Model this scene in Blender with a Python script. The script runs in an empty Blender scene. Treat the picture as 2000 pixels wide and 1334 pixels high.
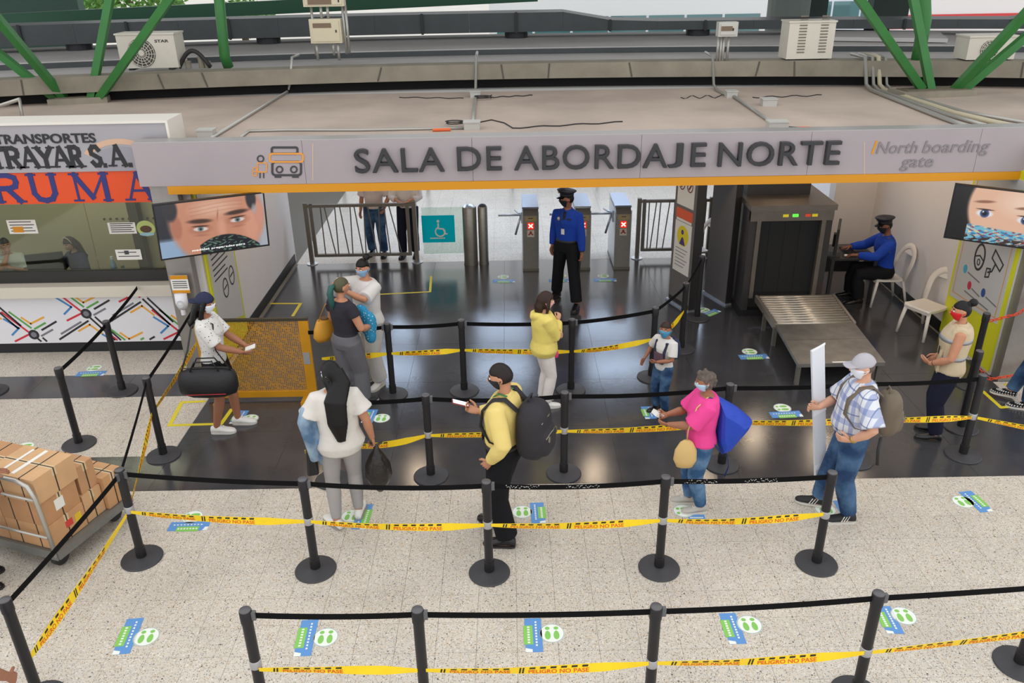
import bpy, bmesh, math, random
import numpy as np
from mathutils import Vector, Matrix, Euler
random.seed(7)
rng = np.random.default_rng(7)
SC = bpy.context.scene
COL = SC.collection
PI = math.pi
# ---------------------------------------------------------------- camera (fitted to the belt posts, which are 1 m tall)
FPX, PITCH, CAMH, ROLL = 1607.1, 0.440668, 5.063, -0.01756
cam_d = bpy.data.cameras.new('camera'); cam = bpy.data.objects.new('camera', cam_d); COL.objects.link(cam)
cam_d.sensor_width = 36.0; cam_d.lens = FPX / 2000 * 36.0; cam_d.clip_end = 300
fw = Vector((0, math.cos(PITCH), -math.sin(PITCH))); up0 = Vector((0, math.sin(PITCH), math.cos(PITCH))); rt0 = Vector((1, 0, 0))
cr, sr = math.cos(ROLL), math.sin(ROLL)
rt = rt0 * cr + up0 * sr
up = up0 * cr - rt0 * sr
cam.matrix_world = Matrix(((rt.x, up.x, -fw.x, 0), (rt.y, up.y, -fw.y, 0), (rt.z, up.z, -fw.z, CAMH), (0, 0, 0, 1)))
SC.camera = cam
# ---------------------------------------------------------------- world: bright overcast daylight
w = bpy.data.worlds.new('world'); SC.world = w; w.use_nodes = True
bg = w.node_tree.nodes['Background']; bg.inputs['Color'].default_value = (0.97, 0.985, 1.0, 1); bg.inputs['Strength'].default_value = 1.7
SC.view_settings.view_transform = 'Standard'; SC.view_settings.look = 'None'; SC.view_settings.gamma = 1
SC.view_settings.use_curve_mapping = False
SC.view_settings.exposure = -0.25
# ---------------------------------------------------------------- helpers
def pray(px, py):
    u, v = px - 1000, py - 667
    c, s = math.cos(-ROLL), math.sin(-ROLL)
    u, v = c * u - s * v, s * u + c * v
    return Vector((u, FPX * math.cos(PITCH) - v * math.sin(PITCH), -FPX * math.sin(PITCH) - v * math.cos(PITCH)))
def G(px, py, z=0.0):                     # the point at height z seen at a photo pixel
    d = pray(px, py); return Vector((0, 0, CAMH)) + d * ((z - CAMH) / d.z)
def A(px, py, y):                         # the point at depth y seen at a photo pixel
    d = pray(px, py); return Vector((0, 0, CAMH)) + d * (y / d.y)
def lin(c):
    return tuple(((v / 255) / 12.92 if v / 255 <= 0.04045 else ((v / 255 + 0.055) / 1.055) ** 2.4) for v in c)
MATS = {}
def mat(name, col=(128, 128, 128), rough=0.5, metal=0.0, var=0.0, vscale=8.0, bump=0.0, bscale=40.0, emit=0.0, alpha=1.0, trans=0.0, spec=0.5, rnd=0.0):
    if name in MATS: return MATS[name]
    m = bpy.data.materials.new(name); m.use_nodes = True; nt = m.node_tree; N = nt.nodes; L = nt.links
    b = N['Principled BSDF']; c = lin(col) + (1,)
    b.inputs['Base Color'].default_value = c; b.inputs['Roughness'].default_value = rough; b.inputs['Metallic'].default_value = metal
    b.inputs['Specular IOR Level'].default_value = spec
    if trans: b.inputs['Transmission Weight'].default_value = trans; b.inputs['IOR'].default_value = 1.1
    if alpha < 1: b.inputs['Alpha'].default_value = alpha
    if emit: b.inputs['Emission Color'].default_value = c; b.inputs['Emission Strength'].default_value = emit
    tc = N.new('ShaderNodeTexCoord')
    if var:
        n = N.new('ShaderNodeTexNoise'); n.inputs['Scale'].default_value = vscale; n.inputs['Detail'].default_value = 6
        L.new(tc.outputs['Object'], n.inputs['Vector'])
        mr = N.new('ShaderNodeMapRange'); mr.inputs['From Min'].default_value = .25; mr.inputs['From Max'].default_value = .75
        mr.inputs['To Min'].default_value = 1 - var; mr.inputs['To Max'].default_value = 1 + var
        L.new(n.outputs['Fac'], mr.inputs['Value'])
        mx = N.new('ShaderNodeVectorMath'); mx.operation = 'SCALE'; mx.inputs[0].default_value = c[:3]
        L.new(mr.outputs[0], mx.inputs['Scale']); L.new(mx.outputs[0], b.inputs['Base Color'])
    if rnd:
        oi = N.new('ShaderNodeObjectInfo'); mr = N.new('ShaderNodeMapRange'); mr.inputs['To Min'].default_value = 1 - rnd; mr.inputs['To Max'].default_value = 1 + rnd
        L.new(oi.outputs['Random'], mr.inputs['Value'])
        mx = N.new('ShaderNodeVectorMath'); mx.operation = 'SCALE'; mx.inputs[0].default_value = c[:3]
        L.new(mr.outputs[0], mx.inputs['Scale']); L.new(mx.outputs[0], b.inputs['Base Color'])
    if bump:
        n = N.new('ShaderNodeTexNoise'); n.inputs['Scale'].default_value = bscale; n.inputs['Detail'].default_value = 4
        L.new(tc.outputs['Object'], n.inputs['Vector'])
        bp = N.new('ShaderNodeBump'); bp.inputs['Strength'].default_value = bump; bp.inputs['Distance'].default_value = 0.02
        L.new(n.outputs['Fac'], bp.inputs['Height']); L.new(bp.outputs[0], b.inputs['Normal'])
    MATS[name] = m; return m
def cloth(name, col, rough=0.85, fold=0.55):
    return mat(name, col, rough, var=0.06, vscale=5, bump=fold, bscale=9, spec=0.2)
def link(name, me, m=None, parent=None):
    o = bpy.data.objects.new(name, me); COL.objects.link(o)
    if m is not None and me is not None: me.materials.append(m)
    if parent is not None: o.parent = parent
    return o
def tag(o, label=None, cat=None, group=None, kind=None):
    if label: o['label'] = label
    if cat: o['category'] = cat
    if group: o['group'] = group
    if kind: o['kind'] = kind
    return o
def thing(name, label, cat, loc=(0, 0, 0), rz=0.0, group=None):
    o = bpy.data.objects.new(name, None); COL.objects.link(o); o.location = loc; o.rotation_euler = (0, 0, rz); o.empty_display_size = .1
    return tag(o, label, cat, group)
def struct(o): o['kind'] = 'structure'; return o
def frame(d, hint=Vector((0, 0, 1))):
    d = d.normalized()
    if abs(d.dot(hint)) > .97: hint = Vector((0, 1, 0)) if abs(d.y) < .9 else Vector((1, 0, 0))
    x = d.cross(hint).normalized(); return x, x.cross(d).normalized()
class MB:
    def __init__(s): s.v = []; s.f = []; s.mi = []; s.cur = 0
    def _add(s, vs, fs):
        o = len(s.v); s.v += [tuple(p) for p in vs]; s.f += [tuple(i + o for i in f) for f in fs]; s.mi += [s.cur] * len(fs); return s
    def box(s, c, size, rz=0.0, M=None):
        hx, hy, hz = size[0] / 2, size[1] / 2, size[2] / 2
        vs = [Vector((x, y, z)) for x in (-hx, hx) for y in (-hy, hy) for z in (-hz, hz)]
        R = M if M is not None else Matrix.Rotation(rz, 3, 'Z')
        vs = [R @ p + Vector(c) for p in vs]
        return s._add(vs, [(0, 1, 3, 2), (4, 6, 7, 5), (0, 4, 5, 1), (2, 3, 7, 6), (0, 2, 6, 4), (1, 5, 7, 3)])
    def bb(s, x0, x1, y0, y1, z0, z1): return s.box(((x0 + x1) / 2, (y0 + y1) / 2, (z0 + z1) / 2), (x1 - x0, y1 - y0, z1 - z0))
    def hexa(s, p):  # 8 points: bottom 4 ring, top 4 ring
        return s._add(p, [(3, 2, 1, 0), (4, 5, 6, 7), (0, 1, 5, 4), (1, 2, 6, 5), (2, 3, 7, 6), (3, 0, 4, 7)])
    def loft(s, rings, cap=True):
        n = len(rings[0]); vs = [p for r in rings for p in r]; fs = []
        for i in range(len(rings) - 1):
            for j in range(n):
                a = i * n + j; b = i * n + (j + 1) % n
                fs.append((a, b, b + n, a + n))
        if cap: fs.append(tuple(reversed(range(n)))); fs.append(tuple((len(rings) - 1) * n + j for j in range(n)))
        return s._add(vs, fs)
    def tube(s, pts, r, n=8, hint=None):
        pts = [Vector(p) for p in pts]; rs = r if isinstance(r, (list, tuple)) else [r] * len(pts); rings = []; px = None
        for i, p in enumerate(pts):
            d = (pts[min(i + 1, len(pts) - 1)] - pts[max(i - 1, 0)])
            if d.length < 1e-9: d = Vector((0, 0, 1))
            if px is None: x, y = frame(d, hint or Vector((0, 0, 1)))
            else:
                d = d.normalized(); x = (px - d * px.dot(d))
                x = x.normalized() if x.length > 1e-6 else frame(d)[0]
                y = x.cross(d).normalized()
            px = x; ra = rs[i]; ra = ra if isinstance(ra, (list, tuple)) else (ra, ra)
            rings.append([p + x * (ra[0] * math.cos(2 * PI * k / n)) + y * (ra[1] * math.sin(2 * PI * k / n)) for k in range(n)])
        # orientation: rings counter-clockwise seen against the direction
        return s.loft([list(reversed(q)) for q in rings])
    def lathe(s, c, prof, n=24):
        rings = [[Vector(c) + Vector((r * math.cos(2 * PI * k / n), r * math.sin(2 * PI * k / n), z)) for k in range(n)] for r, z in prof]
        return s.loft(rings)
    def ell(s, c, r, nu=16, nv=10, M=None, fn=None):
        c = Vector(c); rings = []
        for i in range(1, nv):
            t = -PI / 2 + PI * i / nv; ring = []
            for k in range(nu):
                a = 2 * PI * k / nu; d = Vector((math.cos(t) * math.cos(a), math.cos(t) * math.sin(a), math.sin(t)))
                q = fn(d) if fn else Vector((d.x * r[0], d.y * r[1], d.z * r[2]))
                ring.append(c + (M @ q if M is not None else q))
            rings.append(ring)
        o = len(s.v); s.loft(rings, cap=False)
        for d, i0, rev in ((Vector((0, 0, -1)), 0, True), (Vector((0, 0, 1)), (nv - 2) * nu, False)):
            q = fn(d) if fn else Vector((d.x * r[0], d.y * r[1], d.z * r[2]))
            q = c + (M @ q if M is not None else q); s.v.append(tuple(q)); ip = len(s.v) - 1
            for k in range(nu):
                a, b = o + i0 + k, o + i0 + (k + 1) % nu
                s.f.append((b, a, ip) if rev else (a, b, ip)); s.mi.append(s.cur)
        return s
    def prism(s, poly, T, d):  # poly: 2-D points (ccw), T maps (u, v, w) to 3-D, extruded from w=0 to w=d
        n = len(poly); vs = [T(u, v, 0) for u, v in poly] + [T(u, v, d) for u, v in poly]
        fs = [tuple(reversed(range(n))), tuple(range(n, 2 * n))] + [(i, (i + 1) % n, n + (i + 1) % n, n + i) for i in range(n)]
        return s._add(vs, fs)
    def mesh(s, name, smooth=False, mats=None):
        me = bpy.data.meshes.new(name); me.from_pydata(s.v, [], s.f)
        if smooth: me.polygons.foreach_set('use_smooth', [True] * len(s.f))
        if mats:
            for m in mats: me.materials.append(m)
            me.polygons.foreach_set('material_index', s.mi)
        me.update(); return me
    def build(s, name, m, parent=None, smooth=False, fix=False, sharp=None):
        me = s.mesh(name, smooth or sharp is not None, m if isinstance(m, (list, tuple)) else None)
        if fix:
            b = bmesh.new(); b.from_mesh(me); bmesh.ops.recalc_face_normals(b, faces=b.faces); b.to_mesh(me); b.free()
        if sharp is not None: me.set_sharp_from_angle(angle=math.radians(sharp))
        return link(name, me, None if isinstance(m, (list, tuple)) else m, parent)
DG = None
def realize(o):                       # bake an object's modifiers into a plain mesh
    dg = bpy.context.evaluated_depsgraph_get(); ev = o.evaluated_get(dg)
    return bpy.data.meshes.new_from_object(ev, depsgraph=dg)
def blob(name, mb, m, parent, voxel=0.012, smooth=4, extra=None):   # one continuous skin over overlapping closed pieces
    me = mb.mesh(name); b = bmesh.new(); b.from_mesh(me); bmesh.ops.recalc_face_normals(b, faces=b.faces); b.to_mesh(me); b.free()
    o = bpy.data.objects.new('tmp', me); COL.objects.link(o)
    r = o.modifiers.new('r', 'REMESH'); r.mode = 'VOXEL'; r.voxel_size = voxel; r.use_smooth_shade = True
    if smooth: sm = o.modifiers.new('s', 'SMOOTH'); sm.iterations = smooth; sm.factor = .5
    me2 = realize(o); bpy.data.objects.remove(o); bpy.data.meshes.remove(me)
    if extra is not None:
        b = bmesh.new(); b.from_mesh(me2); ex = extra.mesh('x', True); b.from_mesh(ex); b.to_mesh(me2); b.free(); bpy.data.meshes.remove(ex)
    me2.polygons.foreach_set('use_smooth', [True] * len(me2.polygons)); me2.name = name
    me2.materials.clear()
    return link(name, me2, m, parent)
TXT = {}
def text_geo(s, bold=0.0, shear=0.0, spacing=1.0, bevel=0.0, depth=0.0):   # flat or solid letters in a 1x1 box
    k = (s, bold, shear, spacing, bevel, depth)
    if k not in TXT:
        cu = bpy.data.curves.new('t', 'FONT'); cu.body = s; cu.offset = bold; cu.shear = shear; cu.space_character = spacing; cu.bevel_depth = bevel; cu.extrude = depth; cu.resolution_u = 4
        cu.align_x = 'CENTER'
        o = bpy.data.objects.new('t', cu); COL.objects.link(o); me = realize(o); bpy.data.objects.remove(o)
        vs = np.array([v.co[:] for v in me.vertices]); fs = [tuple(p.vertices) for p in me.polygons]; bpy.data.meshes.remove(me)
        lo, hi = vs.min(0), vs.max(0); vs[:, :2] = (vs[:, :2] - lo[:2]) / (hi[:2] - lo[:2]); TXT[k] = (vs, fs, (hi - lo)[:2])
    return TXT[k]
def text_on(mb, s, T, u0, u1, v0, v1, w=0.0, thick=0.0, cap=None, **kw):            # letters fitted to a rectangle of a surface T(u, v, w)
    vs, fs, dim = text_geo(s, depth=thick if thick else 0.0, **kw)
    vmin = v0 if cap else -1e9
    if cap: k = dim[1] / text_geo(cap, depth=thick if thick else 0.0, **kw)[2][1]; v0, v1 = v1 - (v1 - v0) * k, v1
    mb._add([T(u0 + p[0] * (u1 - u0), max(vmin, v0 + p[1] * (v1 - v0)), w + p[2] + thick) for p in vs], fs); return mb
def plane_T(o, U, V):
    o, U, V = Vector(o), Vector(U).normalized(), Vector(V).normalized(); N = U.cross(V)
    return lambda u, v, w=0.0: o + U * u + V * v + N * w
def disc(n=24, rx=1.0, ry=None, cx=0.0, cy=0.0, a0=0, a1=2 * PI):
    ry = rx if ry is None else ry
    return [(cx + rx * math.cos(a0 + (a1 - a0) * k / n), cy + ry * math.sin(a0 + (a1 - a0) * k / n)) for k in range(n)]
def stroke(mb, pts, wd, T, d, closed=False):                               # a flat line of constant width on a surface
    pts = [Vector((p[0], p[1])) for p in pts]; n = len(pts)
    rng_ = range(n if closed else n - 1)
    for i in rng_:
        a, b = pts[i], pts[(i + 1) % n]; t = (b - a)
        if t.length < 1e-9: continue
        t.normalize(); q = Vector((-t.y, t.x)) * wd / 2; e = t * wd * .35
        a2, b2 = a - e, b + e
        mb.prism([tuple(a2 - q), tuple(b2 - q), tuple(b2 + q), tuple(a2 + q)], T, d + i * 1e-5)
    return mb
# ================================================================ STRUCTURE
def terrazzo(name, base, rough):
    m = bpy.data.materials.new(name); m.use_nodes = True; nt = m.node_tree; N = nt.nodes; L = nt.links; b = N['Principled BSDF']
    geo = N.new('ShaderNodeNewGeometry'); prev = None
    rgb = N.new('ShaderNodeRGB'); rgb.outputs[0].default_value = lin(base) + (1,); prev = rgb.outputs[0]
    for sc_, thr, pick, cols in ((60, .42, .35, ((190, 172, 152), (176, 174, 170), (200, 180, 152), (224, 216, 206))), (62, .33, .72, ((128, 112, 94), (112, 110, 108), (164, 142, 112), (196, 186, 170))), (95, .34, .55, ((146, 142, 136), (92, 88, 84), (176, 158, 134), (140, 122, 104))), (26, .2, .84, ((92, 88, 84), (150, 130, 104), (122, 118, 112), (84, 82, 80)))):
        v = N.new('ShaderNodeTexVoronoi'); v.inputs['Scale'].default_value = sc_; L.new(geo.outputs['Position'], v.inputs['Vector'])
        sep = N.new('ShaderNodeSeparateColor'); L.new(v.outputs['Color'], sep.inputs[0])
        lt = N.new('ShaderNodeMath'); lt.operation = 'LESS_THAN'; lt.inputs[1].default_value = thr; L.new(v.outputs['Distance'], lt.inputs[0])
        gt = N.new('ShaderNodeMath'); gt.operation = 'GREATER_THAN'; gt.inputs[1].default_value = pick; L.new(sep.outputs[0], gt.inputs[0])
        mu = N.new('ShaderNodeMath'); mu.operation = 'MULTIPLY'; L.new(lt.outputs[0], mu.inputs[0]); L.new(gt.outputs[0], mu.inputs[1])
        cr_ = N.new('ShaderNodeValToRGB'); cr_.color_ramp.interpolation = 'CONSTANT'
        for i, c in enumerate(cols):
            e = cr_.color_ramp.elements[i] if i < 2 else cr_.color_ramp.elements.new(i / 4)
            e.position = i / 4; e.color = lin(c) + (1,)
        L.new(sep.outputs[1], cr_.inputs[0])
        mx = N.new('ShaderNodeMix'); mx.data_type = 'RGBA'; L.new(mu.outputs[0], mx.inputs[0]); L.new(prev, mx.inputs[6]); L.new(cr_.outputs[0], mx.inputs[7]); prev = mx.outputs[2]
    n = N.new('ShaderNodeTexNoise'); n.inputs['Scale'].default_value = 1.3; n.inputs['Detail'].default_value = 5; L.new(geo.outputs['Position'], n.inputs['Vector'])
    oi = N.new('ShaderNodeObjectInfo')
    ad = N.new('ShaderNodeMath'); ad.operation = 'MULTIPLY_ADD'; ad.inputs[1].default_value = .06; L.new(oi.outputs['Random'], ad.inputs[0]); L.new(n.outputs['Fac'], ad.inputs[2])
    mr = N.new('ShaderNodeMapRange'); mr.inputs['From Min'].default_value = .3; mr.inputs['From Max'].default_value = .75; mr.inputs['To Min'].default_value = .9; mr.inputs['To Max'].default_value = 1.08; L.new(ad.outputs[0], mr.inputs['Value'])
    sc2 = N.new('ShaderNodeVectorMath'); sc2.operation = 'SCALE'; L.new(prev, sc2.inputs[0]); L.new(mr.outputs[0], sc2.inputs['Scale'])
    L.new(sc2.outputs[0], b.inputs['Base Color']); b.inputs['Roughness'].default_value = rough
    return m
TERR = terrazzo('terrazzo', (205, 196, 183), .3)
def darkfloor():
    m = mat('dark_floor_tile', (44, 44, 47), .27, bump=.03, bscale=60, spec=.85); N = m.node_tree.nodes; L = m.node_tree.links; b = N['Principled BSDF']
    geo = N.new('ShaderNodeNewGeometry'); n = N.new('ShaderNodeTexNoise'); n.inputs['Scale'].default_value = 2.2; n.inputs['Detail'].default_value = 8; L.new(geo.outputs['Position'], n.inputs['Vector'])
    mr = N.new('ShaderNodeMapRange'); mr.inputs['To Min'].default_value = .13; mr.inputs['To Max'].default_value = .2; L.new(n.outputs['Fac'], mr.inputs['Value']); L.new(mr.outputs[0], b.inputs['Roughness'])
    r = N.new('ShaderNodeValToRGB'); r.color_ramp.elements[0].position = .3; r.color_ramp.elements[0].color = lin((56, 55, 58)) + (1,); r.color_ramp.elements[1].position = .75; r.color_ramp.elements[1].color = lin((68, 67, 69)) + (1,)
    L.new(n.outputs['Fac'], r.inputs[0]); L.new(r.outputs[0], b.inputs['Base Color']); return m
DARK = darkfloor()
GROUT = mat('grout', (128, 122, 112), .8); GROUTD = mat('dark_grout', (20, 20, 21), .8)
floor = struct(MB().bb(-16, 16, 1.0, 19.6, -.12, -.008).build('floor', GROUT))
LIGHT = [(-9.9, 9.9, 2.61, 7.2), (-9.9, -3.87, 7.87, 9.27), (-9.9, -3.87, 9.9, 10.7), (6.15, 9.9, 7.87, 9.27), (6.15, 9.9, 9.9, 10.7), (-3.9, 6.2, 14.2, 19.6)]
DARKR = [(-3.87, 6.15, 7.2, 14.2), (-9.9, -3.87, 7.2, 7.87), (-9.9, -3.87, 9.27, 9.9), (6.15, 9.9, 7.2, 7.87), (6.15, 9.9, 9.27, 9.9)]
def px_of(p):
    d = Vector(p) - Vector((0, 0, CAMH)); z = d.dot(fw); return (1000 + FPX * d.dot(rt) / z, 667 - FPX * d.dot(up) / z) if z > .1 else (-9e3, -9e3)
def tiles(rects, s, m, name, limit, gap=.0022):
    cand = []
    for (x0, x1, y0, y1) in rects:
        nx, ny = max(1, round((x1 - x0) / s)), max(1, round((y1 - y0) / s)); dx, dy = (x1 - x0) / nx, (y1 - y0) / ny
        for i in range(nx):
            for j in range(ny): cand.append((x0 + (i + .5) * dx, y0 + (j + .5) * dy, dx, dy))
    vis = []; rest = []
    for c in cand:
        u, v = px_of((c[0], c[1], 0)); (vis if -60 < u < 2060 and 380 < v < 1400 else rest).append(c)
    vis.sort(key=lambda c: c[1]); rest += vis[limit:]; vis = vis[:limit]; cache = {}
    for (x, y, dx, dy) in vis:
        k = (round(dx, 4), round(dy, 4))
        if k not in cache:
            me = MB().box((0, 0, -.004), (dx - gap, dy - gap, .008)).mesh(name); me.materials.append(m); cache[k] = me
        o = bpy.data.objects.new(name, cache[k]); COL.objects.link(o); o.location = (x, y, 0); o.parent = floor
    if rest:
        mb = MB()
        for (x, y, dx, dy) in rest: mb.box((x, y, -.004), (dx - gap, dy - gap, .008))
        o = mb.build(name + '_field', m, floor); o['kind'] = 'stuff'
tiles(LIGHT, .33, TERR, 'terrazzo_tile', 300)
tiles(DARKR, 1.2, DARK, 'dark_tile', 200, .003)
ground = struct(MB().bb(-90, 90, 19.6, 140, -.3, -.05).build('ground', mat('outdoor_concrete', (196, 192, 184), .8, var=.08, vscale=.5)))
# gate shell
WALLM = mat('painted_wall', (222, 217, 214), .6, var=.02, vscale=2, bump=.04, bscale=80)
BLACKB = mat('black_skirting', (24, 24, 27), .45)
XL, XR = -3.95, 6.2
struct(MB().bb(XL - .2, XL, 10.0, 14.4, 0, 2.92).build('wall_left', WALLM))
struct(MB().bb(XR, XR + .2, 9.46, 19.5, 0, 2.92).build('wall_right', WALLM))
struct(MB().bb(5.5, XR, 13.6, 13.85, 0, 2.92).build('wall_return', WALLM))
struct(MB().bb(XL, XL + .015, 10.0, 14.3, 0, .16).build('baseboard_left', BLACKB))
struct(MB().bb(XR - .015, XR, 10.8, 13.6, 0, .16).build('baseboard_right', BLACKB))
struct(MB().bb(-4.4, 12, 10.05, 13.95, 2.92, 3.02).bb(-12, -4.4, 10.6, 13.95, 2.92, 3.02).build('ceiling', mat('roof_slab', (184, 167, 154), .85, var=.18, vscale=1.1, bump=.15, bscale=25)))
# the great hall roof far above the gate block (unseen), added and cut back to shade the rear roofs
struct(MB().bb(-34, 34, 12.6, 25, 7.6, 7.8).build('ceiling_hall_shade', mat('hall_shade_roof', (120, 124, 120), .8)))
struct(MB().bb(-12, 12, 13.95, 19.6, 2.92, 3.02).build('ceiling_back', mat('ceiling_paint', (205, 203, 200), .8)))
# far glazed wall of the boarding hall: posts and glass in view of the daylight
for k in range(6):
    struct(MB().bb(-4 + k * 2.04 - .04, -4 + k * 2.04 + .04, 19.5, 19.6, 0, 2.92).build('trim_%d' % (k + 1), mat('mullion', (150, 150, 152), .4, .6)))
# recessed ceiling lamps in the gate (warm ones seen as streaks in the dark floor, plus added fill)
def ceiling_lamp(x, y, sx, sy, col, e, label):
    t = thing('ceiling_lamp', label, 'lamp', (x, y, 2.90), 0, 'ceiling lamps of the gate')
    MB().bb(-sx / 2 - .02, sx / 2 + .02, -sy / 2 - .02, sy / 2 + .02, 0, .02).build('housing', mat('lamp_housing', (225, 225, 222), .5), t)
    MB().bb(-sx / 2, sx / 2, -sy / 2, sy / 2, -.004, -.001).build('diffuser', mat('lamp_glow_%d' % col[2], col, .5, emit=e), t)
for i, (x, y) in enumerate(((1.35, 11.6), (4.35, 12.7), (-1.6, 11.6), (-2.9, 13.0), (3.1, 11.2), (5.4, 11.0), (5.4, 12.3), (-3.1, 11.2))):  # the last ones, close to the walls, are added to brighten them
    ceiling_lamp(x, y, .26, .36, (255, 228, 196), 34, 'warm recessed ceiling lamp above the dark gate floor, ' + ['over the guard', 'over the scanner', 'over the nurse', 'by the left railing', 'over the detector arch', 'added fill over the empty chair', 'added fill over the seated guard', 'added fill by the left notice board'][i])
for i, (x, y) in enumerate(((-2.6, 15.5), (-.2, 15.5), (2.2, 15.5), (4.6, 15.5), (-2.6, 17.6), (-.2, 17.6), (2.2, 17.6), (4.6, 17.6))):  # unseen panels added to brighten the floor beyond the turnstiles
    ceiling_lamp(x, y, 1.2, .6, (206, 226, 255), 14, 'added cool white fill panel beyond the turnstiles, %s row, %s' % (('near', 'far')[i // 4], ('leftmost', 'second from left', 'third from left', 'rightmost')[i % 4]))
# gate posts
POST = mat('brushed_post', (150, 146, 141), .38, .55, var=.1, vscale=6)
struct(MB().bb(-4.36, -4.04, 9.85, 10.04, 0, 2.9).build('trim_11', POST)); struct(MB().bb(6.22, 6.52, 9.28, 9.45, 0, 2.45).build('trim_12', POST))
# ================================================================ SIGN FASCIA
SY = 9.8
FASC = mat('fascia_panel', (164, 153, 156), .42, var=.04, vscale=1.5, bump=.02, bscale=5)
YEL = mat('yellow_paint', (212, 142, 0), .5); CHAR = mat('charcoal_letter', (40, 40, 43), .35); CHARL = mat('charcoal_side', (44, 44, 48), .5)
xl, xr_ = A(264, 320, SY).x, 7.6; zb, zt = A(1000, 368, SY).z, A(1000, 268, SY).z; zy = A(1000, 352, SY).z
sg = thing('gate_sign', 'long light grey fascia sign reading SALA DE ABORDAJE NORTE with a yellow lower edge', 'sign', (0, SY, 0))
def sT(u, v, w=0.0): return Vector((u, -w, v))
nseg = 6
for k in range(nseg):
    a, b = xl + (xr_ - xl) * k / nseg, xl + (xr_ - xl) * (k + 1) / nseg
    MB().bb(a + .002, b - .002, 0, .26, zy, zt).build('panel', FASC, sg)
MB().bb(xl + .33, xr_, -.012, .26, zb, zy - .002).build('yellow_edge', YEL, sg)
MB().bb(xl + .01, xr_, .02, .25, zt - .01, zt + .012).build('top_rim', mat('rim_metal', (176, 172, 170), .4, .5), sg)
def spx(px, py): p = A(px, py, SY); return p.x, p.z
v0, v1 = spx(692, 337)[1], spx(692, 290)[1]
for word, pa, pb in (('SALA', 693, 868), ('DE', 893, 980), ('ABORDA', 1004, 1303), ('J', 1304, 1332), ('E', 1348, 1377), ('NORTE', 1401, 1637)):
    mb = MB(); text_on(mb, word, sT, spx(pa, 311)[0], spx(pb, 311)[0], v0, v1, 0, .028, cap=None if word == 'J' else 'SALA', bold=-.004, bevel=.01, spacing=1.07)
    mb.build('lettering', CHAR, sg)
PALE = mat('pale_letter', (132, 125, 128), .5); mb = MB()
for s_, a, b, ya, yb in (('North', 1712, 1792, 300, 277), ('boarding', 1802, 1932, 306, 275), ('gate', 1764, 1828, 334, 308)):
    mb = MB(); text_on(mb, s_, sT, spx(a, 290)[0], spx(b, 290)[0], spx(a, ya)[1], spx(a, yb)[1], .002, .004, shear=.15, bold=.006); mb.build('small_lettering', PALE, sg)

mb = MB(); stroke(mb, [spx(1703, 300), spx(1712, 276)], .022, sT, .006); mb.build('accent_stroke', YEL, sg)
mb = MB(); stroke(mb, [spx(611, 352), spx(611, 280)], .006, sT, .003); stroke(mb, [spx(1688, 340), spx(1688, 278)], .006, sT, .003); mb.build('divider', mat('divider_line', (226, 190, 150), .5), sg)
ORL = mat('orange_line', (226, 150, 60), .5); DKL = mat('dark_line', (58, 58, 62), .5)
def rrect(x0, y0, x1, y1, r=6):
    out = []
    for cx, cy, a in ((x1 - r, y0 + r, -90), (x1 - r, y1 - r, 0), (x0 + r, y1 - r, 90), (x0 + r, y0 + r, 180)):
        for k in range(5): t = math.radians(a + 90 * k / 4); out.append(spx(cx + r * math.cos(t), cy + r * math.sin(t)))
    return out
mb = MB(); LW = .026
stroke(mb, rrect(531, 288, 581, 300, 4), LW, sT, .006, True); stroke(mb, rrect(532, 316, 588, 342, 6), LW, sT, .006, True)
for cx in (546, 574): stroke(mb, [spx(cx + 6 * math.cos(t * PI / 6), 331 + 6 * math.sin(t * PI / 6)) for t in range(12)], .018, sT, .006, True)
for cx in (543, 577): stroke(mb, [spx(cx - 5, 345), spx(cx + 5, 345)], LW, sT, .006)
stroke(mb, [spx(509 + 6 * math.cos(t * PI / 6), 310 + 6 * math.sin(t * PI / 6)) for t in range(12)], .016, sT, .006, True)
for x in (508, 515): stroke(mb, [spx(x, 337), spx(x, 347)], .014, sT, .006)
mb.build('bus_icon', DKL, sg)
mb = MB(); stroke(mb, rrect(527, 300, 592, 316, 5), LW * .8, sT, .007, True); stroke(mb, rrect(503, 318, 521, 336, 3), .014, sT, .007, True)
stroke(mb, [spx(498 + 4 * math.cos(t * PI / 6), 331 + 4 * math.sin(t * PI / 6)) for t in range(12)], .01, sT, .007, True); stroke(mb, rrect(494, 335, 502, 343, 2), .01, sT, .007, True)
mb.build('passenger_icon', ORL, sg)
# ================================================================ ROOF SCAPE
RZ = 3.02
def AP(R, a): R2 = R + 13.9; a2 = a * R / R2; return (.2 + R2 * math.sin(a2), -19.9 + R2 * math.cos(a2))     # plan of the gently curved back roof
def arc(R, a0, a1, n): return [AP(R, a0 + (a1 - a0) * k / n) for k in range(n + 1)]
def arcslab(name, R0, R1, z0, z1, m, a=.62, n=24, parent=None):
    i, o = arc(R0, -a, a, n), arc(R1, -a, a, n); mb = MB()
    for k in range(n): mb.hexa([(*i[k], z0), (*i[k + 1], z0), (*o[k + 1], z0), (*o[k], z0), (*i[k], z1), (*i[k + 1], z1), (*o[k + 1], z1), (*o[k], z1)])
    return mb.build(name, m, parent, fix=True)
CONC = mat('weathered_concrete', (140, 133, 118), .9, var=.22, vscale=2.2, bump=.25, bscale=20)
CONC2 = mat('pale_roof_sheet', (196, 192, 190), .75, var=.1, vscale=1.2); DKM = mat('dark_sheet_metal', (74, 78, 80), .5, .3, var=.1, vscale=3)
GAPSH = mat('gap_shade', (22, 21, 22), .9)
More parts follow.
